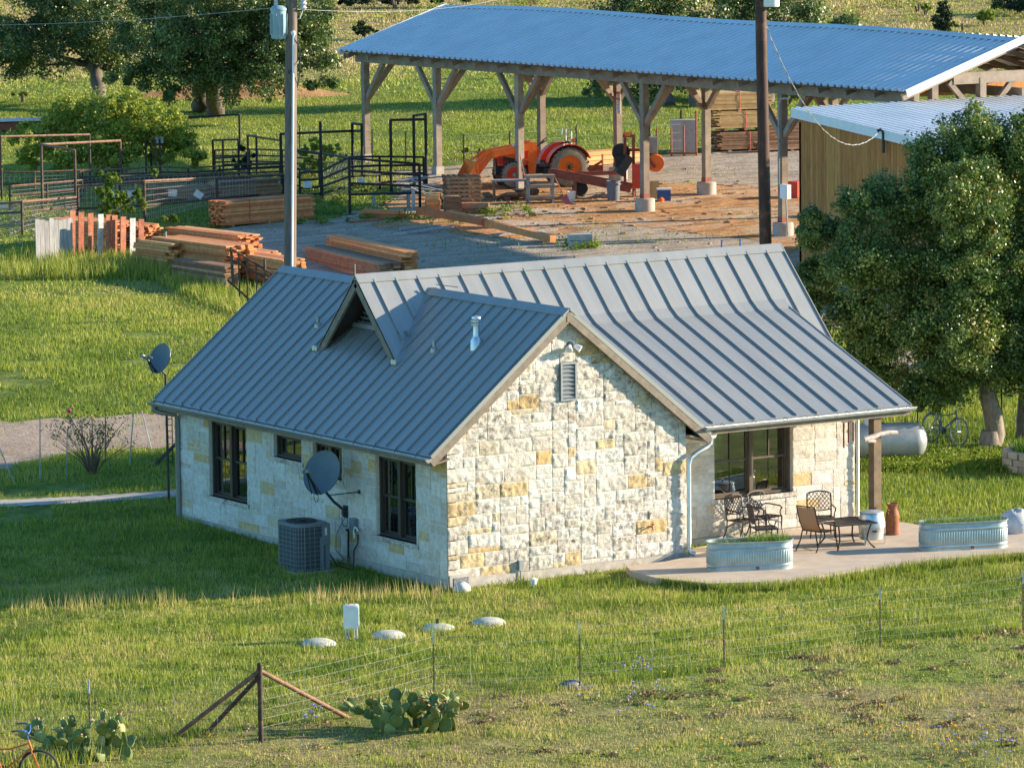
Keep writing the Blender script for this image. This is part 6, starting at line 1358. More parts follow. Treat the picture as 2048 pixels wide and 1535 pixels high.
p = gp(1143, 404); t = thing('paint_bucket', 'small pale bucket behind the red shovel', 'bucket', p); MB().lathe([(.13, 0), (.15, .36), (.155, .37), (.14, .37), (.12, .05), (0, .05)], (0, 0, 0), 16).build('body', M['white'], t, world=False, smooth=40); MB().pipe([(-.15, 0, .34), (0, -.14, .22), (.15, 0, .34)], .006, 4).build('handle', M['steel'], t, world=False)
p = gp(1227, 402); t = thing('plastic_bin', 'grey plastic bin standing under the sawmill rail', 'bin', p, .3); MB().lathe([(.20, 0), (.23, .66), (.255, .67), (.255, .71), (.235, .71), (.21, .1), (0, .1)], (0, 0, 0), 22).build('body', M['bluegrey'], t, world=False, smooth=40)
for s in (-1, 1): MB().box((0, s*.26, .60), (.16, .04, .05)).build('handle', M['bluegrey'], t, world=False)
p = gp(1328, 402); t = thing('crate', 'blue and white plastic crate on the dirt right of the barn post', 'crate', p, -YAW); m = MB(); m.box((0, 0, .2), (.46, .32, .38)); m.build('box', M['blueplastic'], t, world=False); m = MB(); m.box((0, 0, .42), (.5, .36, .05)); m.build('lid', M['whitemetal'], t, world=False); tag(MB().lathe([(.1, 0), (.12, .1), (.05, .16), (0, .17)], gp(1322, 404), 12).build('plastic_jug', M['orange']), 'small orange jug lying before the blue crate', 'jug')
p = gp(1306, 398); tag(MB().box(p+np.array([0, 0, .33]), (.42, .04, .62), -YAW, rx=.12).build('yellow_board', M['lumbery']), 'yellow board leaning right of the barn post', 'board')
for i, (px, py, w_, lb) in enumerate(((1143, 493, .42, 'concrete block at the gravel edge, left of the pair'), (1164, 492, .42, 'concrete block at the gravel edge, right of the pair'))): p = gp(px+6, py); t = thing('concrete_block', lb, 'block', p, -YAW+.1); MB().box((0, 0, .2), (w_, .4, .4)).build('body', M['block'], t, world=False); MB().box((0, -.203, .2), (w_*.9, .004, .012)).build('seam', M['darkmetal'], t, world=False)
for i, (px, w_, lb) in enumerate(((1356, .55, 'grey stone slab leaning in the rack, left one'), (1381, .45, 'grey stone slab leaning in the rack, right one'))): p = gp(px, 308); tag(MB().box(p+np.array([0, 0, 1.3/2]), (w_, .3, 1.3), -YAW, rx=.06).build('stone_slab', M['block']), lb, 'slab')
t = thing('slab_rack', 'rusty steel posts holding the grey stone slabs', 'rack', gp(1365, 312)); m = None
for px, yb, yt in ((1343, 312, 255), (1368, 312, 250), (1393, 312, 222), (1362, 300, 220), (1314, 312, 255)): p = gp(px, yb); MB().tube(p, p+np.array([0, 0, mpx(p, yb-yt)]), .04, n=6).build('post', M['rustred'], t)
MB().beam(gp(1335, 312)+np.array([0, 0, .1]), gp(1395, 312)+np.array([0, 0, .1]), .12, .1).build('rail', M['lumberdark'], t)
p = gp(1596, 395); tag(MB().box(p+np.array([0, 0, .3]), (.6, .5, .55), .2).build('red_tub', M['red']), 'red tub standing at the shed corner', 'tub')
p = atd(1462, 488, 128); t = thing('blue_barrow', 'blue pipe handle of a cart just behind the cottage ridge', 'cart', (p[0], p[1], g1(p[0], p[1]))); z = t.location.z; m = MB(); q = np.array([p[0], p[1], 0.0])
m.pipe([q-RTH*.25+np.array([0, 0, z]), q-RTH*.25+np.array([0, 0, p[2]+.1]), q+RTH*.25+np.array([0, 0, p[2]+.14]), q+RTH*.25+np.array([0, 0, z])], .022); m.build('handle', M['brightblue'], t); m = MB(); m.box(q+np.array([0, 0, z+.2]), (.5, .6, .06), -YAW); m.build('platform', M['darkmetal'], t)

# ---- tractor (x forward)
c = gp(1075, 372); tt = thing('tractor', 'orange and red tractor with front loader parked under the barn', 'tractor', c, R(160))
def wheel(x, y, r, w_, rim, hub):
    s = 1 if y > 0 else -1; c_ = (x, y-w_/2, r); k = r
    o = MB().lathe([(.60*k, 0), (.86*k, -.0), (.97*k, .03), (1.0*k, .08), (1.0*k, w_-.08), (.97*k, w_-.03), (.86*k, w_), (.60*k, w_), (.58*k, w_*.5)], c_, 36, (0, 1, 0)).build('wheel', M['tyredust'], tt, world=False, smooth=35)
    m = MB()
    for q in range(22):
        a = 2*math.pi*q/22
        for hs in (0, 1): a2 = a+hs*.14; A_ = np.array([x+math.cos(a2)*r*.99, y+(-1 if hs else 1)*.0, r+math.sin(a2)*r*.99]); e_ = np.array([x+math.cos(a2+.22)*r*1.0, y+(w_/2-.01)*(1 if hs else -1), r+math.sin(a2+.22)*r*1.0]); m.beam(A_, e_, .05, .05, up=(math.cos(a2), 0, math.sin(a2)))
    m.build('tread', M['tyre'], o, world=False); m = MB(); yo = y+s*w_*.30; m.lathe([(.60*k, 0), (.62*k, .04*s), (.55*k, .03*s), (.50*k, -.05*s), (.30*k, -.06*s), (.22*k, .04*s), (0, .05*s)], (x, yo, r), 28, (0, 1, 0)); m.build('rim', rim, o, world=False, smooth=30); m = MB(); m.lathe([(.13*k, 0), (.12*k, .06*s), (0, .07*s)], (x, yo+s*.03, r), 12, (0, 1, 0))
    for q in range(8): a = q*.785; m.tube((x+math.cos(a)*.2*k, yo+s*.03, r+math.sin(a)*.2*k), (x+math.cos(a)*.2*k, yo+s*.07, r+math.sin(a)*.2*k), .018, n=6)
    m.build('hub', hub, o, world=False)
for s in (1, -1): wheel(-1.0, .62*s, .70, .42, M['orange'], M['darkmetal']); wheel(1.0, .60*s, .47, .28, M['red'], M['greymetal'])
m = MB(); m.prism([(.35, -.26, .78), (1.5, -.24, .78), (1.55, -.24, 1.05), (1.35, -.24, 1.22), (.35, -.26, 1.36)], (0, .5, 0)); m.build('bonnet', M['red'], tt, world=False); m = MB(); m.box((1.54, 0, .9), (.04, .44, .3)); m.box((.95, -.26, 1.02), (.7, .03, .16)); m.box((.95, .26, 1.02), (.7, .03, .16)); m.build('grille', M['black'], tt, world=False)
m = MB(); m.box((.35, 0, .62), (2.4, .34, .34)); m.box((-1.0, 0, .68), (.5, .9, .3)); m.box((1.0, 0, .5), (.14, 1.1, .12)); m.build('chassis', M['darkmetal'], tt, world=False)
for s in (1, -1):
    m = MB(); P = [(-1.0+math.cos(a)*.82, .70+math.sin(a)*.82) for a in np.linspace(.25, 2.75, 12)]; v = [(x, s*.40, z) for x, z in P]+[(x, s*.84, z) for x, z in P]+[(x, s*.40, z-.03) for x, z in P]+[(x, s*.84, z-.03) for x, z in P]; n = 12
    m.add(v, [(i, i+1, n+i+1, n+i) for i in range(n-1)]+[(n+i, n+i+1, 3*n+i+1, 3*n+i) for i in range(n-1)]+[(2*n+i, 3*n+i, 3*n+i+1, 2*n+i+1) for i in range(n-1)]); m.prism([(x, s*.40, z) for x, z in P]+[(-.3, s*.40, .75), (-1.6, s*.40, .75)], (0, .02*s, 0)); m.build('fender', M['red'], tt, world=False, smooth=30)
    m = MB(); m.pipe([(-1.15, s*.42, 1.4), (-1.15, s*.42, 1.95), (-1.02, s*.40, 2.02), (-.98, s*.38, 1.8)], .03, 6); m.build('roll_bar', M['steel'], tt, world=False, smooth=40)
    MB().box((-1.2, s*.5, 1.62), (.08, .12, .12)).build('tail_lamp', M['red'], tt, world=False)
    L = [(.25, .42*s, 1.46), (1.0, .44*s, 1.46), (1.55, .44*s, 1.38), (2.0, .44*s, .72)]
    m = MB(); m.prism([(.22, .38*s, 1.34), (.22, .38*s, 1.58), (1.70, .38*s, 1.34), (1.92, .38*s, 1.18), (2.40, .38*s, .55), (2.22, .38*s, .48), (1.76, .38*s, 1.06), (1.35, .38*s, 1.16)], (0, .11*s, 0)); m.build('loader_arm', M['orange'], tt, world=False)
    m = MB(); m.prism([(.18, .36*s, .5), (.42, .36*s, .5), (.46, .36*s, 1.0), (.36, .36*s, 1.60), (.12, .36*s, 1.60), (.12, .36*s, 1.0)], (0, .12*s, 0)); m.build('loader_mast', M['orange'], tt, world=False)
    m = MB(); m.tube((.42, .53*s, .95), (1.25, .53*s, 1.15), .045, n=8); m.build('cylinder', M['orange'], tt, world=False); m = MB(); m.tube((1.78, .52*s, 1.3), (2.3, .52*s, .95), .04, n=8); m.tube((2.3, .52*s, .95), (2.5, .50*s, .7), .03, n=8); m.build('cylinder', M['orange'], tt, world=False)
m = MB(); m.M = Matrix.Translation((.3, 0, 0)); m.prism([(2.0, -.85, .45), (2.05, -.85, .95), (2.15, -.85, 1.0), (2.12, -.85, .5), (2.55, -.85, .22), (2.5, -.85, .18), (2.1, -.85, .35)], (0, 1.7, 0)); 
for s in (-.85, .83): m.prism([(2.05, s, .4), (2.1, s, .98), (2.55, s, .22)], (0, .02, 0))
m.build('bucket', M['orange'], tt, world=False)
m = MB(); m.box((-.85, 0, 1.12), (.45, .46, .10)); m.box((-1.08, 0, 1.36), (.08, .44, .42), ry=-.2); m.build('seat', M['black'], tt, world=False)
sw = MB(); m0 = [(.0, math.cos(a)*.2, math.sin(a)*.2) for a in np.linspace(0, 6.283, 17)[:-1]]; th = R(35); sw.pipe([(-.25-z*math.sin(th), y, 1.60+z*math.cos(th)*.6) for x, y, z in m0], .016, 6, closed=True); sw.tube((-.25, 0, 1.6), (.15, 0, 1.3), .02); sw.tube((-.25, -.2, 1.6), (-.25, .2, 1.6), .012); sw.build('steering_wheel', M['black'], tt, world=False)
m = MB(); m.box((.15, 0, 1.2), (.3, .46, .35)); m.build('dash', M['red'], tt, world=False); m = MB(); m.box((-.35, .0, .72), (.7, .95, .04)); m.box((-.3, .5, .55), (.4, .12, .25)); m.build('step', M['darkmetal'], tt, world=False)
m = MB()
for k, w_ in enumerate((.05, .05, .05, .05, .05, .05)): m.box((.62+k*.075, .496, 1.53-.002*k), (w_, .006, .07))
m.build('lettering', M['white'], tt, world=False); m = MB()
for s in (-.35, .35): m.beam((-1.35, s, .6), (-1.95, s*.8, .5), .06, .08)
m.box((-1.5, 0, .75), (.2, .3, .4)); m.build('hitch', M['rustred'], tt, world=False)

# ---- sawmill
c = gp(1190, 396); sm = thing('sawmill', 'red oxide portable sawmill with long rail and upright head', 'sawmill', c); D0 = depth(c)
Q = lambda x, y, d=0: atd(x, y, D0+d)
m = MB(); m.beam(Q(1096, 345), Q(1262, 378), .14, .26); m.beam(Q(1100, 342, 1.0), Q(1266, 372, 1.0), .14, .2); m.build('bed_rail', M['rustred'], sm); m = MB()
for x in (1130, 1170, 1210, 1250): y = 345+(x-1096)*.2; m.beam(Q(x, y-1, -.05), Q(x+4, y-4, 1.1), .1, .1)
m.build('cross_bunk', M['rustred'], sm)
for x, dd in ((1150, 0), (1268, 0), (1268, 1.0)): a = Q(x, 360+(x-1150)*.15, dd); MB().beam(a, (a[0], a[1], g1(a[0], a[1])), .09, .09, up=(1, 0, 0)).build('leg', M['rustred'], sm)
a = Q(1160, 376, .3); MB().lathe([(.12, -.09), (.26, -.09), (.28, -.05), (.28, .05), (.26, .09), (.12, .09)], a, 20, FWH).build('wheel', M['tyre'], sm, smooth=40)
hd = MB()
for x, d in ((1250, 0), (1267, 0.1)): hd.beam(Q(x, 272, d), Q(x, 372, d), .10, .10, up=FWH)
hd.beam(Q(1245, 272), Q(1270, 272), .12, .10); hd.build('head_frame', M['rustred'], sm)
m = MB(); m.box(Q(1256, 268), (.25, .2, .14)); m.build('control_box', M['orange'], sm)
m = MB(); m.lathe([(.0, -.1), (.30, -.1), (.32, -.06), (.32, .06), (.30, .1), (0, .1)], Q(1242, 305, .2), 20, FWH); m.box(Q(1243, 322, .1), (.45, .35, .4), -YAW); m.build('engine', M['black'], sm)
m = MB(); m.beam(Q(1236, 348, 0), Q(1258, 312, 0), .5, .3); m.build('guard', M['darkmetal'], sm); m = MB(); m.box(Q(1274, 352, 0), (.32, .4, .85), -YAW); m.build('tank', M['red'], sm)
m = MB(); m.box(Q(1303, 290, .6), (.40, .35, .55), -YAW); m.build('radiator', M['greymetal'], sm); m = MB(); m.lathe([(0, -.08), (.28, -.08), (.31, -.04), (.31, .04), (.28, .08), (0, .08)], Q(1311, 326, .4), 24, FWH); m.build('blade_guard', M['orange'], sm, smooth=40)
m = MB()
for x0, y0, x1, y1 in ((1285, 300, 1300, 320), (1290, 310, 1310, 335), (1270, 330, 1300, 338), (1283, 280, 1292, 300), (1255, 300, 1300, 300)): m.beam(Q(x0, y0, .3), Q(x1, y1, .3), .1, .1)
m.build('linkage', M['rustred'], sm)
m = MB(); m.box(Q(1192, 336, 2.0), (.5, .2, .2), -YAW); m.box(Q(1205, 322, 1.9), (.05, .05, .5)); m.beam(Q(1175, 340, 1.8), Q(1205, 322, 1.8), .08, .08); m.beam(Q(1150, 348, 1.8), Q(1235, 345, 1.8), .14, .14); m.build('log_turner', M['rustred'], sm)

# ---- field fence beyond the barn, metal sheet on a low rack at the left
ff = thing('field_fence', 'thin field fence with black posts in the meadow beyond the barn', 'fence', gp(930, 335)); P = []
for px, yb in ((600, 318), (745, 326), (812, 330), (928, 336), (1020, 330), (1153, 318), (1300, 314), (1420, 306), (1560, 296), (1700, 288)):
    p = gp(px, yb); P.append(p); MB().tube(p, p+np.array([0, 0, 1.25]), .03, n=6).build('post', M['blackpipe'], ff)
m = MB()
for a, b in zip(P[:-1], P[1:]):
    for z in (.25, .55, .85, 1.15): m.tube(a+np.array([0, 0, z]), b+np.array([0, 0, z]), .006, n=3)
m.build('wire', M['wire'], ff)
t = thing('metal_sheets', 'stack of blue reflecting metal sheets on a low rusty rack at the left', 'metal sheets', gp(60, 262)); a, b = gp(-60, 264), gp(178, 258); m = MB(); m.beam((a+np.array([0, 0, .42])), b+np.array([0, 0, .46]), 1.1, .05); m.build('sheet', M['galvroof'], t); m = MB(); m.beam(a+np.array([0, 0, .2]), b+np.array([0, 0, .2]), .8, .3); m.build('rack', M['rustred'], t)

# bark, offcuts and scraps trodden into the dirt: nobody could count them
m = MB()
for k in range(230):
    px, py = random.uniform(900, 1570), random.uniform(362, 470)
    if random.random() < .45: px, py = random.gauss(1130, 130), random.gauss(405, 22)
    p = gp(px, py); l = random.uniform(.06, .32); m.box((p[0], p[1], p[2]+.04), (l, random.uniform(.03, .08), random.uniform(.015, .035)), random.uniform(0, 3.14), rx=random.uniform(-.15, .15))
tag(m.build('wood_scraps', M['lumberdark']), 'scattered offcuts and bark scraps on the dirt', 'scraps', kind='stuff')
m = MB()
for k in range(150):
    px, py = (random.gauss(60, 60), random.gauss(455, 22)) if k < 90 else (random.uniform(560, 1500), random.uniform(440, 540))
    p = gp(px, py); m.sphere((p[0], p[1], p[2]+.02), random.uniform(.03, .09), 6, 4, s=(1, .8, .6), jit=.2)
tag(m.build('loose_stones', M['shale']), 'loose pale stones lying by the corral and the gravel', 'stones', kind='stuff')
# ================================================================== trees, shrubs, far plants
OAK = [(0, (.032, .066, .016)), (.35, (.09, .15, .034)), (.65, (.18, .25, .055)), (.88, (.30, .33, .085)), (1, (.32, .26, .06))]
M['oakleaf'] = leafmat('live_oak_leaves', OAK, trans=.22, ps=.9, pv=.12, rough=.38, spec=.5)
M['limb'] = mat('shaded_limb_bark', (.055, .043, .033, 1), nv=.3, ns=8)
M['oakfar'] = leafmat('dark_oak_leaves', [(0, (.03, .06, .018)), (.4, (.085, .135, .038)), (.75, (.17, .225, .065)), (1, (.27, .30, .10))], trans=.2, ps=.5, pv=.12, rough=.4, spec=.5)
M['bushleaf'] = leafmat('bush_leaves', [(0, (.09, .14, .02)), (.5, (.26, .32, .045)), (1, (.42, .43, .08))], trans=.3, ps=.8, pv=.15)
M['limeleaf'] = leafmat('sapling_leaves', [(0, (.06, .12, .015)), (.5, (.17, .25, .03)), (1, (.30, .36, .05))], trans=.35, ps=.8, pv=.1)
M['darkleaf'] = leafmat('juniper_leaves', [(0, (.015, .032, .016)), (.6, (.035, .06, .025)), (1, (.07, .10, .035))], trans=.15, ps=.8, pv=.1)
M['greyleaf'] = leafmat('grey_green_leaves', [(0, (.07, .10, .05)), (1, (.20, .23, .12))], trans=.25)
def leaves(C, size, n, rad, seed, tb=.5, flat=.8):
    """leaf clusters: C cluster centres, rad radii; every leaf is a small two-triangle blade in its own direction"""
    r = np.random.default_rng(seed); k = len(C); idx = np.repeat(np.arange(k), n); N_ = len(idx)
    d = r.normal(size=(N_, 3)); d /= np.linalg.norm(d, axis=1, keepdims=True); q = r.uniform(.15, 1, N_)**.6
    P = C[idx]+d*q[:, None]*rad[idx][:, None]*np.array([1, 1, flat])
    nrm = r.normal(size=(N_, 3))+np.array([0, 0, .5])+d*.6; nrm /= np.linalg.norm(nrm, axis=1, keepdims=True)
    a = np.cross(nrm, r.normal(size=(N_, 3))); a /= np.linalg.norm(a, axis=1, keepdims=True)+1e-9; b = np.cross(nrm, a)
    s = size*r.uniform(.6, 1.35, N_)[:, None]
    V = np.stack([P-a*s*.5, P+b*s*.30+nrm*s*.06, P+a*s*.5, P-b*s*.30+nrm*s*.06], 1).reshape(-1, 3)
    ct = r.normal(0, .17, k); t = np.clip(tb+ct[idx]+r.normal(0, .16, N_), 0, 1)
    return V, np.arange(N_*4).reshape(-1, 4), np.repeat(t, 4)
def limb(m, a, b, r0, r1, bend, rs, n=6):
    a = np.asarray(a, float); b = np.asarray(b, float); P = []; L = np.linalg.norm(b-a); w = np.clip(np.array([rs.gauss(0, 1), rs.gauss(0, 1), rs.gauss(0, .6)]), -1, 1)*bend*.5*L
    for i in range(n+1): q = i/n; P.append(a+(b-a)*q+w*math.sin(q*math.pi)+np.array([rs.gauss(0, .02), rs.gauss(0, .02), 0])*L*(0 < i < n))
    m.pipe(P, [r0+(r1-r0)*i/n for i in range(n+1)], 8); return P
def crowntree(name, label, cat, base, lobes, D, mat, bark, seed, leaf=.075, dens=1.0, tr=.28, fork=2.0, trunks=None, group=None, tb=.45, deep=1.0, per=150, cr=.5):
    """lobes: (px, py, r px) of the crown as seen, each given its own depth; clusters fill the shells of the lobes"""
    rs = random.Random(seed); base = np.asarray(base, float); t = thing(name, label, cat, base, 0, group); C = []; Rr = []; cen = []
    for (px, py, rp, *dz) in lobes:
        d = D+(dz[0] if dz else rs.uniform(-1, 1)*deep*rp*D/FOC); c = atd(px, py, d); rr = rp*D/FOC; cen.append((c, rr)); n = max(5, int(38*dens*(rr/1.0)**2))
        for _ in range(n):
            u = np.array([rs.gauss(0, 1), rs.gauss(0, 1), rs.gauss(0, 1)]); u /= np.linalg.norm(u); q = rs.uniform(.55, 1.02) if rs.random() < .8 else rs.uniform(.1, .6); C.append(c+u*rr*q*np.array([1, 1, .85])); Rr.append(cr*rs.uniform(.55, 1.2)*min(1, rr))
    C = np.array(C); Rr = np.array(Rr); k = C[:, 2] > gz(C[:, 0], C[:, 1])+.3; C, Rr = C[k], Rr[k]
    V, F, T = leaves(C, leaf, per, Rr, seed, tb); npmesh('crown', V-base, F, mat, T, t)
    m = MB(); fk = base+np.array([rs.gauss(0, .1), rs.gauss(0, .1), fork])
    if trunks:
        for q, fk_ in trunks: limb(m, q, fk_, tr, tr*.7, .04, rs)
    else:
        limb(m, base-np.array([0, 0, .15]), fk, tr, tr*.75, .03, rs); m.lathe([(tr*1.25, -.15), (tr*1.1, .1), (tr*.9, .4)], base, 12)
    m.build('trunk', bark, t, smooth=60); m = MB()
    cen.sort(key=lambda q: -q[1])
    for c, rr in cen:
        f0 = min((q[1] for q in (trunks or [(None, fk)])), key=lambda q: np.linalg.norm(np.asarray(q)-c)); P = limb(m, f0, np.asarray(f0)+(c-f0)*.55, tr*.30*min(1, rr/1.2+.2), tr*.10, .10, rs)
        for _ in range(3): e = P[-1]+np.clip(np.array([rs.gauss(0, .4), rs.gauss(0, .4), rs.gauss(.1, .3)]), -.6, .6)*rr; limb(m, P[5], e, tr*.12, tr*.04, .1, rs, 4)
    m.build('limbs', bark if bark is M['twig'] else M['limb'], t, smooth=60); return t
# big live oak right of the cottage
crowntree('live_oak', 'big bushy live oak right of the cottage, its crown hiding the shed', 'tree', gp(1980, 893),
    [(1945, 265, 62), (1870, 330, 80), (1990, 300, 85), (2060, 300, 90), (1730, 410, 55), (1800, 400, 80), (1930, 410, 110), (2060, 430, 110), (1655, 475, 60), (1625, 450, 40), (1618, 610, 42), (1640, 560, 55), (1720, 520, 85), (1830, 530, 110), (1960, 560, 120), (2080, 580, 110),
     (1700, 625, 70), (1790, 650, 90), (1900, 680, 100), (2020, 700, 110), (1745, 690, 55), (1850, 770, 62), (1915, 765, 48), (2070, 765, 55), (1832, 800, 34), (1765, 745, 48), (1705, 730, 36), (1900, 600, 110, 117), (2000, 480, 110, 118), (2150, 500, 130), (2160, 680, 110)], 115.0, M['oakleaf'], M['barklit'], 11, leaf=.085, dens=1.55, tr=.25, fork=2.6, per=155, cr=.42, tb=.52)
crowntree('live_oak', 'second live oak, its dark trunk standing at the right picture edge', 'tree', gp(2047, 878), [(2130, 250, 110), (2230, 300, 120), (2330, 400, 110), (2130, 430, 110), (2240, 480, 120), (2330, 560, 100), (2130, 620, 90), (2220, 680, 90), (2180, 160, 80), (2280, 200, 90)], 117.0, M['oakleaf'], M['bark'], 12, leaf=.10, dens=.6, tr=.18, fork=3.4, per=120, cr=.45)
# the two spreading oaks at the top left
crowntree('spreading_oak', 'dark spreading oak with leaning trunk at the top left corner', 'tree', gp(200, 222), [(20, 80, 55), (75, 40, 75), (60, 120, 48), (150, 95, 80), (130, 20, 70), (220, 40, 80), (225, 110, 55), (10, 130, 36), (-70, 70, 80), (150, -60, 100), (260, 90, 50)], 197, M['oakfar'], M['bark'], 21, leaf=.13, dens=.42, trunks=[(gp(207, 226), atd(184, 130, 197))], tr=.34, per=130, cr=.55, tb=.46)
crowntree('spreading_oak', 'broad spreading oak with two trunks left of the grey pole', 'tree', gp(428, 232), [(300, 60, 70), (360, 90, 75), (420, 60, 95), (500, 60, 95), (580, 70, 80), (640, 110, 48), (560, 140, 72), (460, 140, 75), (380, 150, 60), (300, 140, 50), (250, 150, 34), (640, 165, 32), (600, 20, 75), (480, -40, 130), (350, -30, 110), (620, 60, 55), (345, 180, 36)], 189, M['oakfar'], M['bark'], 22, leaf=.13, dens=.42, trunks=[(gp(432, 232), atd(425, 150, 189)), (gp(404, 222), atd(410, 150, 190))], tr=.36, per=140, cr=.55, tb=.56)
crowntree('green_bush', 'large yellow green bush behind the corral pipes', 'bush', gp(225, 352), [(60, 280, 40), (105, 255, 48), (150, 222, 46), (215, 212, 48), (275, 215, 44), (330, 245, 40), (300, 260, 46), (350, 280, 40), (385, 300, 28), (250, 280, 52), (180, 285, 52), (120, 310, 38), (60, 318, 26), (320, 310, 34), (220, 320, 40), (395, 318, 18)], 171, M['bushleaf'], M['twig'], 31, leaf=.12, dens=1.2, tr=.10, fork=.7, per=80, cr=.42, tb=.66)
crowntree('sapling', 'bright green sapling growing through the front mesh fence', 'tree', gp(222, 436), [(205, 345, 15), (222, 360, 20), (205, 385, 20), (232, 395, 22), (215, 420, 22), (270, 385, 16), (285, 405, 14), (310, 345, 12), (255, 415, 16)], 152, M['limeleaf'], M['twig'], 33, leaf=.10, dens=3.6, tr=.04, fork=.5, per=55, cr=.3, tb=.55)
crowntree('lime_shrub', 'small bright lime green shrub left of the strapped lumber', 'bush', gp(341, 448), [(330, 438, 8), (345, 436, 9), (355, 440, 7)], 149, M['limeleaf'], M['twig'], 34, leaf=.07, dens=14, tr=.02, fork=.1, per=60, cr=.5)
crowntree('willow_shrub', 'grey green twiggy shrub behind the black gateway', 'bush', gp(625, 350), [(610, 300, 16), (630, 290, 18), (650, 305, 20), (620, 325, 20), (645, 335, 18), (670, 300, 14), (690, 315, 14)], 171, M['bushleaf'], M['twig'], 35, leaf=.10, dens=3.4, tr=.04, fork=.3, per=55, cr=.32, tb=.6)
crowntree('dark_cedar', 'dark green cedar shrub inside the pipe chute', 'bush', gp(490, 345), [(485, 300, 12), (495, 315, 16), (480, 325, 14), (500, 335, 14)], 171, M['darkleaf'], M['twig'], 36, leaf=.10, dens=3, tr=.04, fork=.3, per=70, cr=.32)
# beyond the barn
crowntree('shade_oak', 'dark oak beyond the barn, left one of the pair seen under its roof', 'tree', gp(1395, 216), [(1200, 165, 30), (1250, 145, 40), (1310, 150, 42), (1370, 150, 45), (1240, 85, 55), (1320, 80, 62), (1390, 90, 58), (1235, 22, 45), (1295, 10, 50), (1360, 20, 50), (1420, 40, 50), (1180, 185, 20), (1290, 178, 30), (1330, -40, 55), (1260, -25, 45)], 196, M['oakfar'], M['bark'], 41, leaf=.14, dens=.42, trunks=[(gp(1395, 216), atd(1375, 150, 196)), (gp(1340, 212), atd(1320, 150, 196))], tr=.24, per=110, cr=.6, tb=.5)
crowntree('shade_oak', 'dark oak beyond the barn, right one of the pair seen under its roof', 'tree', gp(1480, 215), [(1440, 150, 42), (1500, 150, 45), (1560, 155, 42), (1615, 160, 40), (1450, 85, 58), (1540, 85, 62), (1620, 95, 55), (1480, 20, 55), (1550, 12, 55), (1620, 28, 50), (1685, 48, 36), (1560, -45, 55), (1470, -30, 50)], 197, M['oakfar'], M['bark'], 42, leaf=.14, dens=.42, trunks=[(gp(1455, 214), atd(1465, 150, 197)), (gp(1535, 208), atd(1545, 150, 197))], tr=.24, per=110, cr=.6, tb=.5)
crowntree('dark_thicket', 'dark thicket row at the top edge beyond the left pole', 'tree', gp(790, 18), [(650, 8, 16), (690, 6, 18), (730, 4, 18), (780, 4, 20), (830, 0, 18), (880, -2, 16), (930, -6, 16), (860, 10, 12)], 243, M['darkleaf'], M['bark'], 43, leaf=.16, dens=2.0, tr=.1, fork=.5, per=70, cr=.5)
jun = [((1888, 72), [(1885, 12, 13), (1890, 28, 18), (1880, 42, 20), (1895, 55, 16)], 'darkleaf', 'slim dark juniper on the far right hillside'), ((1968, 52), [(1962, 34, 14), (1978, 30, 16), (1970, 46, 14)], 'bushleaf', 'rounded green bush right of the slim juniper'), ((2035, 30), [(2010, 6, 24), (2040, 14, 22), (2060, 8, 24)], 'darkleaf', 'dark bush at the top right corner'), ((1925, 64), [(1915, 56, 12), (1935, 58, 12), (1950, 60, 9)], 'darkleaf', 'low dark scrub beside the slim juniper'), ((730, 80), [(715, 62, 12), (728, 55, 16), (745, 64, 12), (730, 70, 14)], 'darkleaf', 'spiky dark bush beyond the left end of the barn roof'),
       ((1838, 24), [(1832, 18, 8), (1845, 16, 9)], 'limeleaf', 'small lime bush near the top right edge'), ((1850, 30), [(1852, 14, 10), (1864, 22, 8)], 'limeleaf', 'second small lime bush left of the slim juniper'), ((690, 120), [(680, 110, 10), (695, 108, 12), (705, 114, 9)], 'bushleaf', 'low green bush just left of the barn eave'), ((960, 318), [(905, 312, 12), (925, 306, 14), (945, 310, 14), (900, 322, 10)], 'bushleaf', 'weedy green shrub line behind the tractor bucket'),
       ((1580, 210), [(1600, 190, 16), (1570, 195, 12)], 'bushleaf', 'green bush under the barn roof by the brown pole'), ((45, 205), [(30, 195, 12), (48, 190, 12), (60, 198, 10)], 'bushleaf', 'small bush in the meadow at the far left'), ((140, 205), [(110, 212, 14), (140, 205, 16), (170, 208, 14)], 'bushleaf', 'low shrubs at the foot of the leaning oak'), ((650, 130), [(632, 186, 12), (655, 180, 13)], 'oakfar', 'dark drooping shrub beside the spreading oak'), ((830, 348), [(855, 346, 7), (870, 350, 6)], 'bushleaf', 'small weed by the second barn post')]
for i, (b, lo, mt, lb) in enumerate(jun):
    bb = gp(*b); crowntree('shrub', lb, 'bush', bb, lo, depth(bb), M[mt], M['twig'], 60+i, leaf=.12, dens=3.5, tr=.06, fork=.3, per=55, cr=.4, tb=.5)
# scrub speckles far up the slope: nobody could count them
r = np.random.default_rng(5); s = r.uniform(205, 275, 900); rr_ = r.uniform(-34, 34, 900); x, y = xy(s, rr_); k = (fbm(x, y, .06, 81)+.25*(s > 225) > .62) | (r.uniform(0, 1, 900) < .05); x, y = x[k], y[k]
C = np.stack([x, y, gz(x, y)+.25], -1); V, F, T = leaves(C, .13, 40, np.full(len(C), .45), 77, .5, .7); tag(npmesh('scrub', V, F, M['bushleaf'], T), 'scattered low scrub on the far slope', 'scrub', kind='stuff')
C = np.stack([x+1.1, y+.7, gz(x+1.1, y+.7)+.15], -1)[::2]; V, F, T = leaves(C, .15, 35, np.full(len(C), .5), 78, .55, .5); tag(npmesh('dry_weeds', V, F, leafmat('dry_weeds', [(0, (.20, .14, .07)), (1, (.42, .32, .17))], trans=.3), T), 'dry straw coloured weeds on the far slope', 'weeds', kind='stuff')
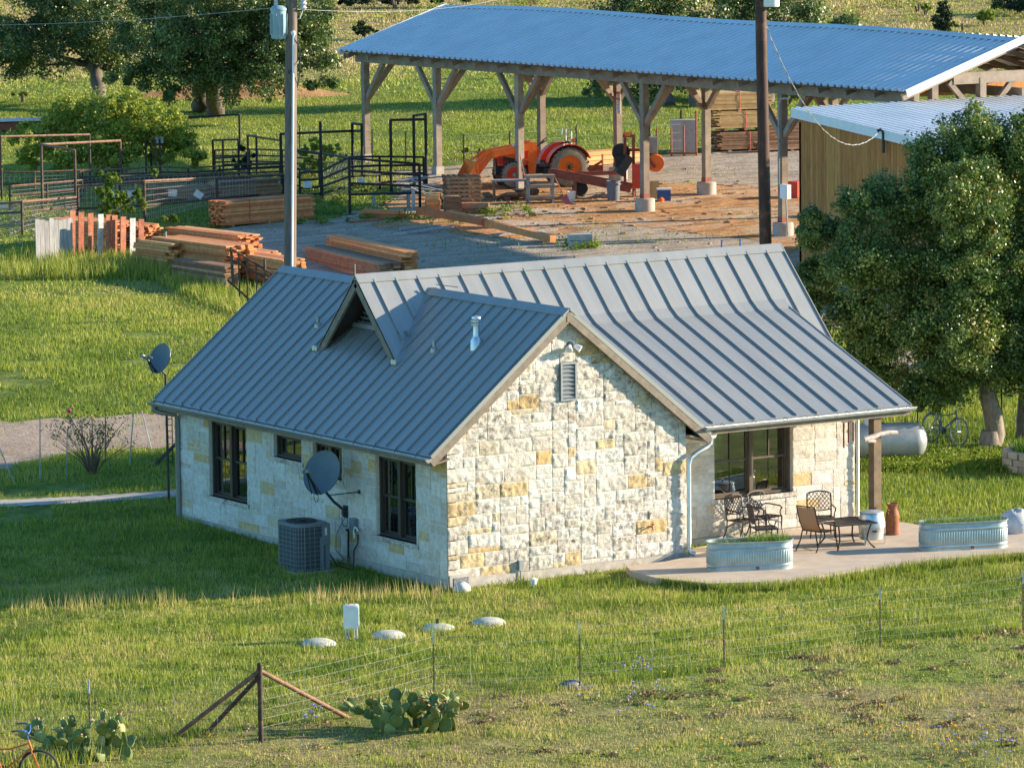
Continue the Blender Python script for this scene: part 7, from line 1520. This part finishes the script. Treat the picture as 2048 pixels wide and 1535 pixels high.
# weeds in the yard and ground cover under the oak
M['weed'] = M['limeleaf']
W = [(gp(600+r.uniform(-60, 330), 405+r.uniform(-30, 45))) for i in range(70)]+[gp(1160+r.normal(0, 25), 492+r.normal(0, 6)) for i in range(14)]+[gp(1000+r.normal(0, 45), 425+r.normal(0, 6)) for i in range(14)]
C = np.array(W)+np.array([0, 0, .1]); V, F, T = leaves(C, .09, 50, r.uniform(.15, .5, len(C)), 79, .45, .45); tag(npmesh('weeds', V, F, M['weed'], T), 'green weeds sprouting through the lumber yard gravel', 'weeds', kind='stuff')
C = np.array([gp(r.uniform(1730, 2060), r.uniform(905, 945)) for i in range(260)])+np.array([0, 0, .08]); V, F, T = leaves(C, .07, 45, r.uniform(.15, .3, len(C)), 80, .6, .5); tag(npmesh('ground_cover', V, F, M['limeleaf'], T), 'bright green ground cover under the oak', 'ground cover', kind='stuff')

# broad leaved weeds and dead thatch in the near lawn
x, y = scatter(77, 100, 1.5); k = keep(x, y); x, y = x[k], y[k]; w_ = fbm(x, y, .6, 95) > .45; x, y = x[w_], y[w_]
C = np.stack([x, y, gz(x, y)+.04], -1); V, F, T = leaves(C, .045, 30, RNG.uniform(.08, .28, len(C)), 81, .35, .35); tag(npmesh('lawn_weeds', V, F, M['bushleaf'], T), 'low broad leaved weeds among the foreground grass', 'weeds', kind='stuff')
x, y = scatter(77, 93, 1.6); k = keep(x, y) & (y < -10.2) & (fbm(x, y, .5, 97)+.1*(x > -4) > .52); x, y = x[k], y[k]
C = np.stack([x, y, gz(x, y)+.03], -1); V, F, T = leaves(C, .07, 40, RNG.uniform(.12, .4, len(C)), 82, .5, .2); tag(npmesh('thatch', V, F, leafmat('dead_thatch', [(0, (.16, .11, .06)), (1, (.42, .32, .18))], trans=.2), T), 'patches of dead straw thatch in the foreground', 'thatch', kind='stuff')
c = gp(60, 1538); n = 420; x = c[0]+RNG.normal(0, .75, n); y = c[1]+RNG.normal(0, .28, n); V, T = blades(x, y, RNG.uniform(.15, .5, n), .02, np.clip(RNG.normal(.45, .15, n), 0, 1)); tag(npmesh('tall_grass', V, np.arange(len(V)).reshape(-1, 3), M['grass'], T), 'tall grass growing up round the orange bicycle', 'grass', kind='stuff')
